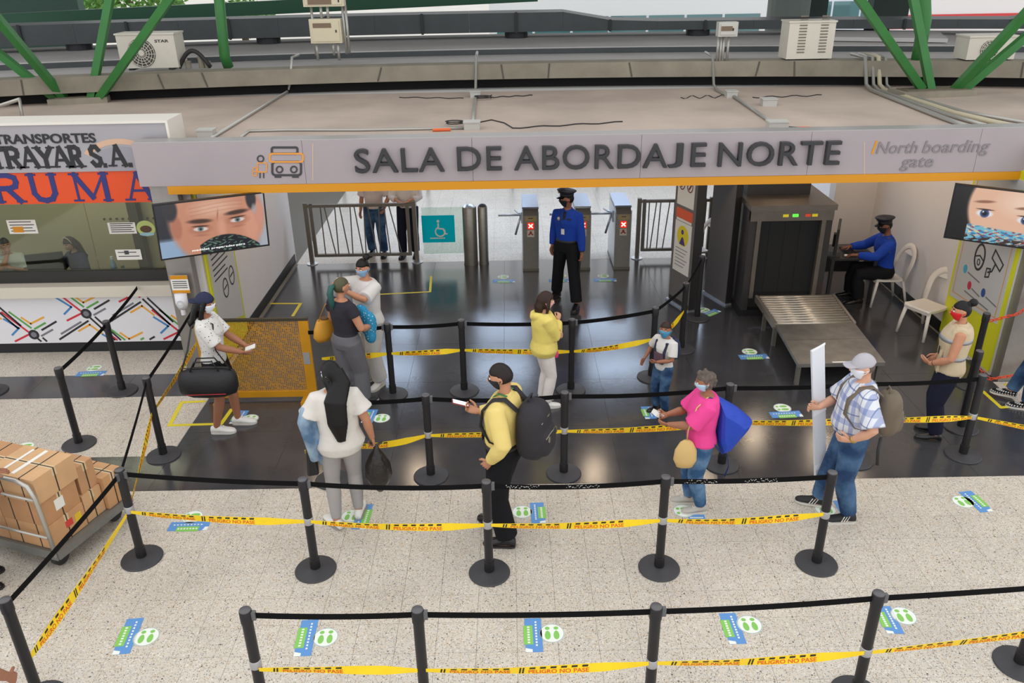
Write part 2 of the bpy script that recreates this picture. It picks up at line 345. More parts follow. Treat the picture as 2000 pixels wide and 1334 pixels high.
struct(arcslab('trim_21', 20.12, 20.5, 3.19, 3.43, CONC)); struct(arcslab('trim_22', 20.4, 20.6, 2.9, 3.3, GAPSH))  # near-black strip behind the beam stands in for the shade of the gap
struct(arcslab('roof', 20.5, 26.5, 3.2, 3.36, CONC2)); struct(arcslab('roof_step', 22.2, 25.2, 3.40, 3.47, CONC2)); struct(arcslab('trim_23', 22.14, 22.2, 3.36, 3.45, DKM))
for k in [1, 4, 5, 9, 12, 13, 15, 18, 19, 22, 24]:      # cracks/joint straps on the concrete beam
    a = -.42 + k * .034 + rng.normal() * .004; x, y = AP(20.12, a)
    o = MB().box((x, y, 3.31), (.025, .02, .23), M=Matrix.Rotation(-a, 3, 'Z') @ Matrix.Rotation(.25 * rng.normal(), 3, 'Y')).build('joint_strap', mat('dirty_joint', (92, 86, 78), .9), bpy.data.objects['trim_21'])
# ventilation duct in sections on curb pods
duct = thing('roof_duct', 'long dark grey sheet metal ventilation duct running across the back roof', 'duct', (0, 0, 0))
das = np.linspace(-.56, .56, 29)
for k in range(28):
    a0, a1 = das[k], das[k + 1] - .0001; zz = []
    for a in (a0, a1): zz.append(3.97 if a < .055 else (3.97 - .2 * min(1, (a - .055) / .03) if a < .42 else 3.77 + .2 * min(1, (a - .42) / .03)))
    p = [AP(R, a) for R, a in ((24.0, a0), (24.0, a1), (24.9, a1), (24.9, a0))]
    MB().hexa([(*p[0], 3.6), (*p[1], 3.6), (*p[2], 3.6), (*p[3], 3.6), (*p[0], zz[0]), (*p[1], zz[1]), (*p[2], zz[1]), (*p[3], zz[0])]).build('duct_section', DKM, duct, fix=True)
    if k % 2 == 0:
        MB().box((*AP(23.97, a0), (3.6 + zz[0]) / 2), (.05, .05, zz[0] - 3.57), -a0).build('flange', mat('duct_flange', (48, 50, 52), .5, .3), duct)
for a in (-.36, -.21, .0, .155, .3):
    x, y = AP(24.3, a)
    MB().lathe((x, y, 3.36), [(.46, 0), (.44, .05), (.24, .06), (.24, .3)], 20).build('curb_pod', mat('pod_black', (40, 41, 45), .6), duct, smooth=False)
# ----- conduits, junction boxes and cables on the front slab
PIPE = mat('galvanised_conduit', (176, 174, 168), .4, .5); BOXM = mat('junction_grey', (188, 186, 180), .5); CAB = mat('black_cable', (42, 40, 40), .6); ORM = mat('orange_sleeve', (226, 104, 52), .6)
def roofline(name, label, cat, pts, r, m, z=None):
    o = MB().tube([G(p[0], p[1], (RZ if len(p) < 3 else p[2]) + r) if len(p) < 4 else Vector(p[:3]) for p in pts], r, 7).build(name, m, None, smooth=True); tag(o, label, cat); return o
def up_beam(px, py, y): p = A(px, py, y); return (p.x, p.y, p.z, 0)
roofline('conduit', 'bent conduit pipe running from the concrete beam down to the left end of the sign', 'pipe', [up_beam(583, 107, 14.35), up_beam(570, 112, 14.0), up_beam(567, 160, 13.95), (563, 178), (412, 270)], .022, PIPE)
roofline('conduit', 'thin conduit lying along the sign edge left of the centre box', 'pipe', [(470, 268), (486, 256), (560, 254), (700, 254), (912, 250)], .018, PIPE)
roofline('conduit', 'straight conduit dropping from the beam to the centre junction boxes', 'pipe', [up_beam(932, 102, 14.45), up_beam(930, 112, 14.1), up_beam(929, 172, 14.05), (929, 186), (923, 244)], .024, PIPE)
roofline('conduit', 'diagonal conduit from the roof cable knot to the right junction box', 'pipe', [(1430, 186), (1518, 246)], .024, PIPE)
roofline('conduit', 'bent conduit coming off the beam beside the small breaker box', 'pipe', [up_beam(1378, 102, 14.4), up_beam(1392, 110, 14.0), up_beam(1394, 165, 13.9), (1400, 176), (1425, 188)], .022, PIPE)
roofline('conduit', 'dark cable conduit along the roof right of the right junction box', 'pipe', [(1525, 248), (1560, 250), (1700, 250), (1860, 250), (1900, 258)], .014, CAB)
for i, (dx, r, m_) in enumerate(((0, .03, PIPE), (14, .026, PIPE), (26, .035, mat('cream_pipe', (186, 176, 150), .5)), (40, .022, PIPE))):
    roofline('conduit', 'pipe of the right-hand bundle crossing the roof, %s' % ('nearest the sign', 'second', 'thick cream one', 'rearmost')[i], 'pipe', [up_beam(1663 + dx, 105, 14.2), up_beam(1690 + dx, 112, 13.7), up_beam(1692 + dx, 165, 13.6), (1702 + dx, 176), (1830 + dx * 1.3, 226 - dx * .2), (1925 + dx * 2, 260 - dx * .5)], r, m_)
def jbox(px, py, w_, label):
    p = G(px, py, RZ); t = thing('junction_box', label, 'junction box', p)
    MB().bb(-w_, w_, -.08, .08, 0, .09).build('body', BOXM, t); MB().bb(-w_ - .01, w_ + .01, -.09, .09, .09, .105).build('lid', BOXM, t)
    for s in (-1, 1): MB().lathe((s * w_ * .5, .09, .05), [(.018, 0), (.018, .05)], 8).build('gland', CAB, t)
jbox(922, 252, .1, 'grey junction box above the middle of the sign'); jbox(929, 190, .08, 'small grey junction box at the foot of the beam conduit'); jbox(1517, 252, .12, 'grey junction box on the roof above the word NORTE')
jbox(1500, 206, .1, 'grey junction box at the end of a short roof conduit'); jbox(1427, 190, .08, 'junction box in the cable knot below the breaker box'); jbox(405, 268, .1, 'junction box at the sign end of the left conduit')
def wob(px0, py0, px1, py1, amp, n=14): return [(px0 + (px1 - px0) * k / n, py0 + (py1 - py0) * k / n + amp * math.sin(k * 1.3)) for k in range(n + 1)]
roofline('cable', 'loose black cable trailing right from the centre junction box', 'cable', [(930, 240), (960, 234), (985, 240), (1000, 249)] + wob(1000, 250, 1216, 238, 1.2), .008, CAB)
roofline('cable', 'loose cable trailing left of the upper centre junction box', 'cable', wob(780, 190, 905, 192, .8), .007, CAB)
roofline('cable', 'loose cable trailing right of the upper centre junction box', 'cable', wob(960, 190, 1040, 186, .8), .008, CAB)
roofline('cable', 'thin cable looped on the roof right of the breaker box', 'cable', wob(1470, 190, 1605, 186, 1.5), .007, CAB)
roofline('cable', 'faint cable lying left of the breaker box conduits', 'cable', wob(1330, 190, 1415, 188, 3), .006, CAB)
for px, py, lb in ((890, 242, 'beside the lower centre junction box'), (944, 192, 'beside the upper centre junction box')):
    c = G(px, py, RZ + .02); o = MB().tube([(c.x + .12 * math.cos(t * .55) * (1 + .05 * (t % 3)), c.y + .1 * math.sin(t * .55), c.z + .002 * t) for t in range(24)], .008, 6).build('cable_coil', CAB); tag(o, 'coil of black cable on the roof ' + lb, 'cable')
c = G(737, 168, RZ); tag(MB().tube([(c.x - .07, c.y, c.z + .07), (c.x + .07, c.y, c.z + .07)], .065, 14).build('tin_can', BOXM, smooth=False), 'small grey can lying in the dark gap under the beam', 'can')
tag(MB().tube([G(845, 254, RZ + .02), G(880, 253, RZ + .02)], .02, 8).build('orange_sleeve', ORM), 'orange sleeve on the conduit left of the centre box', 'pipe'); tag(MB().tube([G(1560, 250, RZ + .02), G(1582, 250, RZ + .02)], .02, 8).build('orange_sleeve', ORM), 'orange sleeve on the dark conduit right of NORTE', 'pipe')
# ----- machines on the beam
ACW = mat('aircon_cream', (214, 208, 194), .5, var=.03); ACD = mat('aircon_grille', (70, 68, 64), .6)
def aircon(px0, py0, px1, py1, y, fan, label, louv=False, txt=None):
    a, b = A(px0, py1, y), A(px1, py0, y); w_, h_ = b.x - a.x, b.z - a.z
    t = thing('aircon_unit', label, 'air conditioner', (a.x, y, 3.43)); z0 = max(0.02, a.z - 3.43); h_ = b.z - 3.43
    MB().bb(0, w_, 0, .42, z0, h_).build('casing', ACW, t); MB().bb(-.015, w_ + .015, -.015, .43, h_, h_ + .025).build('lid', ACW, t)
    for s in (.15, .85): MB().bb(w_ * s - .04, w_ * s + .04, .02, .4, 0, z0 + .01).build('foot', CAB, t)
    T = lambda u, v, w=0.0: Vector((u, -w, v))
    if fan:
        cx, cz, r = w_ * fan, (z0 + h_) / 2 - .02, min(h_ - z0, w_) * .43
        MB().prism(disc(28, r, r, cx, cz), T, .012).build('fan_well', ACD, t)
        for k in range(5): sm_ = MB(); stroke(sm_, [(cx + r * (k + 1) / 5.3 * math.cos(q * PI / 12), cz + r * (k + 1) / 5.3 * math.sin(q * PI / 12)) for q in range(24)], .008, T, .02, True); sm_.build('grille_ring', ACW, t)
        for k in range(16): q = k * PI / 8; m2 = MB(); stroke(m2, [(cx + r * .2 * math.cos(q), cz + r * .2 * math.sin(q)), (cx + r * math.cos(q + .3), cz + r * math.sin(q + .3))], .007, T, .024); m2.build('grille_spoke', ACW, t)
        MB().prism(disc(14, r * .2, r * .2, cx, cz), T, .03).build('fan_hub', ACW, t)
    if louv:
        for s in (.3, .76):
            for k in range(13): MB().bb(w_ * s - .06, w_ * s + .06, -.008, .0, h_ * .2 + k * .045, h_ * .2 + k * .045 + .018).build('louvre', mat('louvre_slot', (120, 112, 98), .6), t)
    if txt:
        m2 = MB(); text_on(m2, txt[0], T, w_ * txt[1], w_ * txt[2], h_ * .78, h_ * .86, .001, .002, bold=.02); m2.build('print', CAB, t)
    return t
aircon(238, 67, 338, 134, 14.1, .4, 'cream outdoor air conditioner with round fan grille behind the left green brace', txt=('STAR', .66, .9))
aircon(1534, 43, 1634, 122, 13.9, None, 'cream boxy air conditioner with two rows of louvres on the concrete beam', True)
aircon(1884, 72, 1990, 128, 13.4, .45, 'white outdoor air conditioner with dark fan behind the right green braces')
# left breaker boxes on conduits
CRM = mat('cream_enclosure', (206, 196, 168), .5)
def breaker(y, rects, pipes, label, m=CRM):
    t = thing('breaker_box', label, 'electrical box', (0, 0, 0)); fr = rects[0]
    for (x0, y0, x1, y1) in rects:
        a, b = A(x0, y1, y), A(x1, y0, y); MB().bb(a.x, b.x, y - .09, y + .09, a.z, b.z).build('enclosure', m, t)
        MB().bb(a.x + .03, b.x - .03, y - .105, y - .09, a.z + .03, b.z - .03).build('door', m, t)
        MB().bb(a.x + (b.x - a.x) * .12, a.x + (b.x - a.x) * .7, y - .112, y - .104, b.z - .13, b.z - .06).build('label_plate', mat('plate_brown', (120, 100, 80), .6), t)
        MB().bb(b.x - .09, b.x - .07, y - .115, y - .1, (a.z + b.z) / 2 - .02, (a.z + b.z) / 2 + .02).build('latch', CAB, t)
    for (x, y0, y1) in pipes:
        p, q = A(x, y0, y), A(x, y1, y); MB().tube([p, (p.x, y, max(3.36, q.z))], .022, 7).build('conduit_drop', PIPE, t, smooth=True)
breaker(14.3, [(610, 36, 666, 84), (595, -10, 672, 13)], [(607, 10, 108), (617, 80, 118), (625, 5, 40), (638, 5, 40), (659, 80, 118), (668, 10, 105), (674, 10, 104), (650, 80, 108)], 'pair of cream breaker boxes on conduit legs above the beam')
breaker(14.0, [(1400, 42, 1440, 71)], [(1404, 68, 120), (1410, 68, 165), (1415, 68, 168), (1424, 68, 120)], 'small grey breaker box on tall bent conduits at the beam', mat('grey_enclosure', (196, 194, 186), .5))
# black hose bend beside the left unit
c = A(380, 128, 14.2); tag(MB().tube([(c.x - .26 + .52 * k / 12, 14.2, 3.43 + .02 + .26 * math.sin(PI * k / 12)) for k in range(13)], .035, 8).build('hose_bend', CAB, smooth=True), 'black insulated pipe arching beside the left air conditioner', 'pipe')
for dx, hh in ((-.12, .1), (.1, .16), (.2, .09)): tag(MB().lathe((c.x + dx, 14.25, 3.43), [(.05, 0), (.05, hh), (.06, hh), (.06, hh + .02)], 10).build('pipe_stub', CONC), 'short capped pipe stub on the beam near the arching hose, %s' % {-.12: 'left one', .1: 'tall one', .2: 'right one'}[dx], 'pipe')
# ----- green steel
GRN = mat('green_steel', (48, 116, 52), .45, var=.12, vscale=4); GRND = mat('dark_green_steel', (22, 84, 58), .45)
def brace(pa, pb, y0, y1, wd, label, ext=1.5, m=GRN):
    a, b = A(pa[0], pa[1], y0), A(pb[0], pb[1], y1); b = a + (b - a) * ext; d = (b - a); x, yv = frame(d, Vector((0, 1, 0)))
    h = wd / 2; r0 = [a + x * h * i + yv * h * j for i, j in ((-1, -1), (1, -1), (1, 1), (-1, 1))]; r1 = [p + d for p in r0]
    o = MB().loft([r0, r1]).build('steel_brace', m, None, fix=True); tag(o, label, 'steel brace'); return o
yl = G(150, 201, RZ).y; yr = G(1830, 186, RZ).y
brace((130, 197), (0, 42), yl, yl - .9, .11, 'green steel brace leaning left from the left foot plate, upper one'); brace((112, 195), (0, 106), yl, yl - .1, .11, 'green steel brace leaning left from the left foot plate, lower one', 1.6)
brace((178, 194), (214, 0), yl, yl + .1, .11, 'steep green brace rising from the left foot plate'); brace((195, 190), (330, 0), yl, yl - .7, .11, 'long green brace leaning right from the left foot plate')
brace((1800, 173), (1680, 0), yr, yr - .6, .11, 'green brace leaning left from the right foot plate'); brace((1818, 176), (1790, 30), yr, yr + .1, .11, 'steep green brace rising from the right foot plate')
brace((1862, 178), (2000, 30), yr, yr - .7, .11, 'bright green brace leaning right from the right foot plate'); brace((1875, 180), (2000, 75), yr, yr - .05, .11, 'olive green brace leaning right behind the bright one', 1.6)
p = A(445, 122, 14.35); tag(MB().tube([(p.x, 14.35, 3.43), (p.x - .02, 14.3, 3.6), (A(437, 0, 14.3).x, 14.3, A(437, -160, 14.3).z)], .085, 14).build('steel_pole', GRN, smooth=True), 'round green steel pole standing on the beam', 'pole')
p = A(1792, 118, 13.7); tag(MB().tube([(p.x, 13.7, 3.43), (p.x, 13.7, 3.65), A(1806, 40, 13.7), A(1800, -140, 13.7)], .1, 14).build('steel_pole', GRN, smooth=True), 'bent green downpipe between the right braces', 'pole')
tag(MB().loft([[Vector((q.x, q.y + dy, q.z + dz)) for dy, dz in ((-.1, -.15), (.1, -.15), (.1, .15), (-.1, .15))] for q in (A(-200, 50, 21), A(1050, -11, 21))]).build('truss_chord', GRND, fix=True), 'horizontal dark green truss chord behind the duct at top left', 'steel beam')
for x0, x1, yy, lb in ((100, 215, 203, 'left'), (1750, 1890, 190, 'right')):
    a, b = G(x0, yy, RZ), G(x1, yy - 6, RZ); t = thing('foot_plate', 'concrete footing under the %s green braces' % lb, 'footing', ((a.x + b.x) / 2, (a.y + b.y) / 2, RZ), math.atan2(b.y - a.y, b.x - a.x)); L_ = (b - a).length
    MB().bb(-L_ / 2, L_ / 2, -.2, .25, 0, .09).build('plinth', CONC, t); MB().bb(-L_ / 2 + .1, L_ / 2 - .1, -.12, .18, .09, .105).build('steel_plate', mat('rust_plate', (110, 100, 84), .7), t)
hr = [G(0, 205, RZ + .02), A(0, 208, 11.3), A(38, 194, 11.3), A(46, 243, 11.3)]
tag(MB().tube([A(-60, 226, 11.6), A(38, 194, 11.3), A(46, 246, 11.3)], .025, 8).build('roof_rail', mat('zinc_rail', (184, 180, 172), .4, .5), smooth=True), 'bent grey pipe rail on the roof above the booth', 'rail')
# concrete pier at the back right
q = A(1535, 60, 21.5); struct(MB().lathe((q.x, 21.5, 3.2), [(.5, 0), (.5, 4)], 20).build('trim_31', mat('grey_pier', (112, 120, 116), .7)))
struct(MB().bb(A(1575, 30, 22).x, A(1612, 30, 22).x, 21.9, 22.3, 3.2, 7).build('trim_32', mat('dark_pier', (38, 54, 50), .7)))
struct(MB().bb(A(1700, 30, 22).x, A(1770, 30, 22).x, 21.9, 22.3, 3.2, 7).build('trim_33', mat('dark_pier', (38, 54, 50), .7)))
# raised white roof hatch and step at right
a = A(1700, 115, 16.8); tag(MB().box((a.x, 16.8, 3.52), (2.4, 1.6, .07), -.35).build('roof_sheet', CONC2), 'loose pale roofing sheet on the back roof at right', 'roof sheet')
# ----- vehicles and trees outside
def bus(x0, x1, y, h, col, label, win=(.45, .82)):
    t = thing('coach_bus', label, 'bus', ((x0 + x1) / 2, y, -.05)); L_ = (x1 - x0); bm_ = mat('bus_paint_%d%d' % (col[0], col[1]), col, .35)
    MB().bb(-L_ / 2, L_ / 2, 0, 2.5, .35, h).build('body', bm_, t); MB().bb(-L_ / 2 + .2, L_ / 2 - .2, .2, 2.3, h, h + .18).build('roof_pod', bm_, t)
    n = int(L_ / 1.5)
    for k in range(n):
        a = -L_ / 2 + .25 + k * (L_ - .5) / n; MB().bb(a + .05, a + (L_ - .5) / n - .05, -.02, 0, h * win[0], h * win[1]).build('window', mat('bus_glass', (70, 120, 124), .08, spec=.9), t)
    for s in (-.32, .3): MB().tube([(L_ * s, -.05, .45), (L_ * s, .3, .45)], .45, 18).build('wheel', CAB, t)
a, b = A(955, 30, 34).x, A(1500, 30, 34).x
bus(a, b, 34, 3.5, (236, 238, 240), 'white coach with teal windows parked beyond the roof')
bus(A(1560, 20, 44).x, A(1800, 20, 44).x, 44, 3.3, (220, 226, 236), 'pale coach half hidden behind the grey pier')
bus(A(1790, 30, 40).x, A(2100, 30, 40).x, 40, 3.3, (228, 224, 224), 'white coach with a red band beyond the roof at the right', (.2, .4))
MB().bb(-5, 5, -.04, -.01, 1.7, 2.3).build('red_band', mat('bus_red', (206, 60, 60), .4), bpy.data.objects['coach_bus.002'])
def tree(px, py, y, r, label):
    p = A(px, py, y); t = thing('tree', label, 'tree', (p.x, y, -.05)); MB().tube([(0, 0, 0), (.1, 0, p.z * .6), (0, 0, p.z)], [.22, .17, .1], 8).build('trunk', mat('bark', (92, 76, 60), .9), t)
    mb = MB()
    for k in range(1500):
        d = Vector(rng.normal(size=3)).normalized() * r * (.55 + .45 * rng.random()); c = Vector((d.x * 1.5, d.y, d.z * .8 + p.z)); u = Vector(rng.normal(size=3)).normalized(); v = u.orthogonal().normalized(); s = .16
        mb._add([c - u * s, c + v * s * .5, c + u * s, c - v * s * .5], [(0, 1, 2, 3)])
    o = mb.build('foliage', mat('leaf_green', (96, 142, 62), .7, var=.3, vscale=3), t); o['kind'] = 'stuff'
tree(255, 0, 38, 1.7, 'leafy green tree beyond the roof behind the left braces'); tree(470, 35, 40, 1.0, 'small green tree seen below the truss chord'); tree(1880, -5, 52, 2.2, 'leafy green tree behind the red coach'); tree(1120, 10, 60, 1.5, 'distant tree behind the white coach')
struct(MB().bb(A(-200, 0, 27).x, A(150, 0, 27).x, 27, 27.4, 0, 6.5).build('wall_far', mat('far_wall', (60, 84, 76), .8)))
# ================================================================ BOOTH (left)
BY = 10.62
def bp(px, py, y=BY): p = A(px, py, y); return p.x, p.z
bx0, bx1 = -9.6, -4.38
WHP = mat('white_laminate', (226, 224, 228), .4); CREAM = mat('cream_ledge', (212, 204, 188), .5); BEIGE = mat('booth_beige', (196, 184, 150), .7)
zl0, zl1, zg0, zg1, zs = bp(100, 576)[1], bp(100, 555)[1], bp(100, 533)[1], bp(100, 395)[1], bp(100, 395)[1]
booth = thing('ticket_booth', 'ticket booth with white patterned front, glass window and counter at the left', 'booth', (0, 0, 0))
MB().bb(bx0, bx1, BY + .03, BY + .2, 0, .16).build('plinth', BLACKB, booth)
front = MB().bb(bx0, bx1, BY, BY + .2, .16, zl0).build('front_panel', WHP, booth)
MB().bb(bx0, bx1 + .02, BY - .12, BY + .5, zl0, zl1).build('counter_ledge', CREAM, booth)
MB().bb(bx0, bx1, BY + .05, BY + .12, zl1, zg0).build('sill', mat('sill_dark', (40, 38, 36), .4), booth)
for a, b in ((bx0, -7.25), (-7.24, -5.66), (-5.65, bx1)):
    gm = bpy.data.materials.get('booth_glass')
    if gm is None:
        gm = bpy.data.materials.new('booth_glass'); gm.use_nodes = True; N = gm.node_tree.nodes; L = gm.node_tree.links; N.remove(N['Principled BSDF'])
        tr = N.new('ShaderNodeBsdfTransparent'); tr.inputs[0].default_value = (.84, .9, .86, 1); gl = N.new('ShaderNodeBsdfGlossy'); gl.inputs['Roughness'].default_value = .03
        fr = N.new('ShaderNodeFresnel'); fr.inputs[0].default_value = 1.5; mx = N.new('ShaderNodeMixShader'); L.new(fr.outputs[0], mx.inputs[0]); L.new(tr.outputs[0], mx.inputs[1]); L.new(gl.outputs[0], mx.inputs[2]); L.new(mx.outputs[0], N['Material Output'].inputs[0])
    MB().bb(a, b, BY + .07, BY + .082, zg0, zg1 + .1).build('pane', gm, booth)
MB().bb(bx0, bx1, 13.0, 13.1, 0, 2.9).build('back_wall', BEIGE, booth); MB().bb(bx1 - .06, bx1, BY + .1, 13, 0, 2.9).build('side_wall', BEIGE, booth); MB().bb(bx0, bx1, BY + .05, 13, 2.6, 2.66).build('soffit', BEIGE, booth)
MB().bb(bx0, bx1, BY + .5, BY + 1.1, zl1 - .35, zl1 - .31).build('desk_top', mat('desk_brown', (110, 96, 76), .5), booth)
MB().bb(-6.1, -5.95, 12.8, 12.95, 0, 2.6).build('column', mat('booth_column', (80, 72, 60), .6), booth)
for k in range(44): MB().bb(-6.6 + k * .05, -6.575 + k * .05, 12.97, 13.0, 1.25, 1.28).build('perforation', mat('perf_dark', (96, 88, 70), .8), booth) if k % 2 == 0 else None
fill_b = MB().bb(-7.2, -5.6, 11.6, 11.8, 2.585, 2.6).build('fill_lamp', mat('booth_fill', (255, 244, 214), .5, emit=16), booth)  # unseen lamp added to brighten the booth interior
# line pattern on the booth front
PCOL = dict(r=mat('line_red', (206, 44, 60), .5), g=mat('line_green', (92, 160, 74), .5), b=mat('line_blue', (66, 132, 190), .5), k=mat('line_black', (38, 38, 42), .5), o=mat('line_orange', (232, 166, 60), .5), y=mat('line_grey', (120, 120, 128), .5))
MOT = [('r', [(-102, -100), (2, 10)]), ('r', [(-82, 28), (-22, 0)]), ('g', [(-72, -100), (-4, -30)]), ('g', [(10, -25), (58, -50)]), ('b', [(-102, -70), (-52, -30), (-87, 0)]), ('o', [(-30, -75), (0, -48), (58, -75)]), ('o', [(-47, 75), (3, 48), (43, 88)]),
       ('k', [(13, 20), (98, 130)]), ('k', [(33, 16), (112, 118)]), ('k', [(-132, 110), (0, 32)]), ('k', [(38, -20), (103, -55)]), ('y', [(-120, 86), (-30, 36)]), ('y', [(30, 6), (80, -20)])]
ccx = lambda cx, cy: bp(cx / 2.566, 180 + cy / 2.566)
def clipseg(a, b, x0, x1, z0, z1):
    t0, t1 = 0, 1; d = (b[0] - a[0], b[1] - a[1])
    for p, q in ((-d[0], a[0] - x0), (d[0], x1 - a[0]), (-d[1], a[1] - z0), (d[1], z1 - a[1])):
        if abs(p) < 1e-9:
            if q < 0: return None
        else:
            r = q / p
            if p < 0: t0 = max(t0, r)
            else: t1 = min(t1, r)
    return None if t0 >= t1 else ((a[0] + d[0] * t0, a[1] + d[1] * t0), (a[0] + d[0] * t1, a[1] + d[1] * t1))
bT = lambda u, v, w=0.0: Vector((u, BY - w, v)); lines = {k: MB() for k in PCOL}; nodes_mb = MB(); hubs = MB()
for nx_, ny_ in ((170, 1215), (432, 1110), (695, 1015), (660, 1290), (915, 1205), (-92, 1318), (-80, 1035), (1180, 1110), (-340, 1140), (-600, 1240), (-860, 1130)):
    c = ccx(nx_, ny_); sc_ = 1 / 285
    for key, pl in MOT:
        for (p, q) in zip(pl[:-1], pl[1:]):
            s = clipseg((c[0] + p[0] * sc_, c[1] - p[1] * sc_), (c[0] + q[0] * sc_, c[1] - q[1] * sc_), bx0 + .02, bx1 - .02, .19, zl0 - .02)
            if s: m_l = MB(); stroke(m_l, s, .028, bT, .0016); m_l.build('printed_line', PCOL[key], front)
    if .25 < c[1] < zl0 - .06 and bx0 < c[0] < bx1 - .05: MB().prism(disc(20, .075, .075, c[0], c[1]), bT, .003).build('printed_node', PCOL['k'], front, fix=True); MB().prism(disc(16, .04, .04, c[0], c[1]), bT, .004).build('printed_hub', PCOL['y'], front, fix=True)
# stickers and things at the window
gT = lambda u, v, w=0.0: Vector((u, BY + .068 - w, v)); PAPER = mat('paper_white', (232, 230, 222), .7); INK = mat('print_ink', (70, 70, 74), .7)
def notice(name, label, x0, y0, x1, y1, rows, m=PAPER, extra=None):
    a, b = bp(x0, y1), bp(x1, y0); t = thing(name, label, 'notice', (0, 0, 0)); MB().prism([a, (b[0], a[1]), b, (a[0], b[1])], gT, .002).build('sheet', m, t); mb = MB()
    for k in range(rows):
        z = a[1] + (b[1] - a[1]) * (k + .8) / (rows + .6); mb.prism([(a[0] + .03, z), (b[0] - .03 - .03 * (k % 2), z), (b[0] - .03 - .03 * (k % 2), z + .012), (a[0] + .03, z + .012)], gT, .003)
    if rows: mb.build('printed_rows', INK, t)
    if extra: extra(t, a, b)
notice('paper_notice', 'white paper notice with a yellow block taped at the left of the booth window', 14, 432, 63, 460, 4, extra=lambda t, a, b: MB().prism([(a[0] + .06, a[1] + .02), (a[0] + .2, a[1] + .02), (a[0] + .2, a[1] + .1), (a[0] + .06, a[1] + .1)], gT, .004).build('yellow_block', YEL, t))
notice('paper_notice', 'white printed paper notice in the middle of the booth window', 210, 437, 259, 460, 5)
notice('paper_notice', 'small white notice with a dark logo low in the booth window', 225, 490, 270, 511, 2, extra=lambda t, a, b: MB().prism([(a[0] + .12, b[1] - .07), (a[0] + .18, b[1] - .07), (a[0] + .18, b[1] - .015), (a[0] + .12, b[1] - .015)], gT, .004).build('logo', INK, t))
c = bp(281, 449); t = thing('round_sticker', 'round yellow and green picture sticker on the booth window', 'sticker', (0, 0, 0)); MB().prism(disc(20, .125, .11, *c), gT, .002).build('disc', mat('sticker_lime', (186, 200, 120), .6), t); MB().prism(disc(14, .08, .05, c[0], c[1] - .01), gT, .004).build('picture', mat('sticker_brown', (90, 62, 40), .6), t); MB().prism(disc(14, .1, .025, c[0], c[1] - .08), gT, .004).build('banner', mat('sticker_sky', (150, 190, 200), .6), t)
def bottle(x, y, z, h, r, m, cap, label):
    t = thing('bottle', label, 'bottle', (x, y, z)); MB().lathe((0, 0, 0), [(r, 0), (r, h * .62), (r * .4, h * .78), (r * .4, h * .86)], 14).build('body', m, t, smooth=True); MB().lathe((0, 0, h * .86), [(r * .5, 0), (r * .5, h * .14)], 12).build('cap', cap, t)
p = A(220, 527, BY + .2); bottle(p.x, BY + .25, zl1, .3, .04, mat('bottle_blue', (120, 150, 176), .2), WHP, 'clear bottle with white cap standing behind the booth glass')
p = A(237, 525, BY + .2); bottle(p.x, BY + .25, zl1, .16, .05, mat('jar_glass', (170, 176, 168), .2), INK, 'small glass jar beside the bottle behind the booth glass')
o = MB().lathe((A(318, 530, BY + .2).x, BY + .28, zl1), [(.035, 0), (.05, .09), (.045, .09), (.032, .01)], 14).build('cup', mat('yellow_cup', (206, 200, 110), .5)); tag(o, 'pale yellow cup on the booth counter near the post', 'cup')
o = MB().tube([(A(190, 533, BY + .2).x - .1, BY + .2, zl1 + .02), (A(190, 533, BY + .2).x + .15, BY + .24, zl1 + .025)], [(.05, .02), (.06, .02)], 8).build('paper_pile', PAPER); tag(o, 'crumpled white papers on the booth counter', 'paper')
# monitor and chair backs inside
for px, lb in ((95, 'left'),):
    p = A(px, 505, 11.6); t = thing('monitor', 'dark monitor back on the booth desk between the clerks', 'monitor', (p.x, 11.5, zl1 - .31)); MB().box((0, 0, .3), (.5, .04, .32), .3).build('screen', CAB, t); MB().box((0, 0, .08), (.06, .04, .16)).build('stand', CAB, t); MB().box((0, 0, .01), (.24, .18, .02)).build('base', CAB, t)
# ---------- booth signs
GS = mat('booth_sign_grey', (160, 156, 160), .4, var=.05, vscale=1.2); OR = mat('booth_sign_orange', (220, 72, 8), .4); NAVY = mat('sign_navy', (34, 40, 110), .4); BLK = mat('sign_black', (24, 24, 28), .4)
y1 = 10.1
s1 = thing('shop_sign', 'grey box sign reading TRANSPORTES and TRAYAR S.A. above the booth', 'sign', (0, y1, 0)); kp = lambda px, py: (A(px, py, y1).x, A(px, py, y1).z)
xe = kp(333, 290)[0]; zt_, zb_ = kp(300, 240)[1], kp(300, 333)[1]
MB().bb(-9.6, xe, 0, .45, zb_, zt_).build('box', GS, s1); MB().bb(-9.6, xe + .03, -.02, .47, zt_, zt_ + .03).build('top_trim', mat('sign_trim', (222, 216, 206), .5), s1); MB().bb(xe, xe + .03, -.02, .47, zb_, zt_).build('end_trim', mat('sign_trim', (222, 216, 206), .5), s1)
S1T = lambda u, v, w=0.0: Vector((u, -w, v))
mb = MB()
for k in range(14):
    a0 = math.radians(28 + k * 8); a1 = math.radians(28 + (k + 1) * 8); c = kp(245, 345)
    mb.prism([(c[0] + r_ * math.cos(a_), max(zb_, min(zt_ - .01, c[1] + r_ * .8 * math.sin(a_)))) for r_, a_ in ((.5, a0), (.58, a0), (.58, a1), (.5, a1))], S1T, .002)
mb.build('arc_print', mat('sign_peach', (206, 168, 140), .5), s1); mb = MB(); c = kp(240, 318); mb.prism([(p[0], max(zb_ + .002, p[1])) for p in disc(24, .36, .2, *c)], S1T, .0015); mb.build('grey_dome', mat('sign_dome', (150, 146, 154), .5), s1)
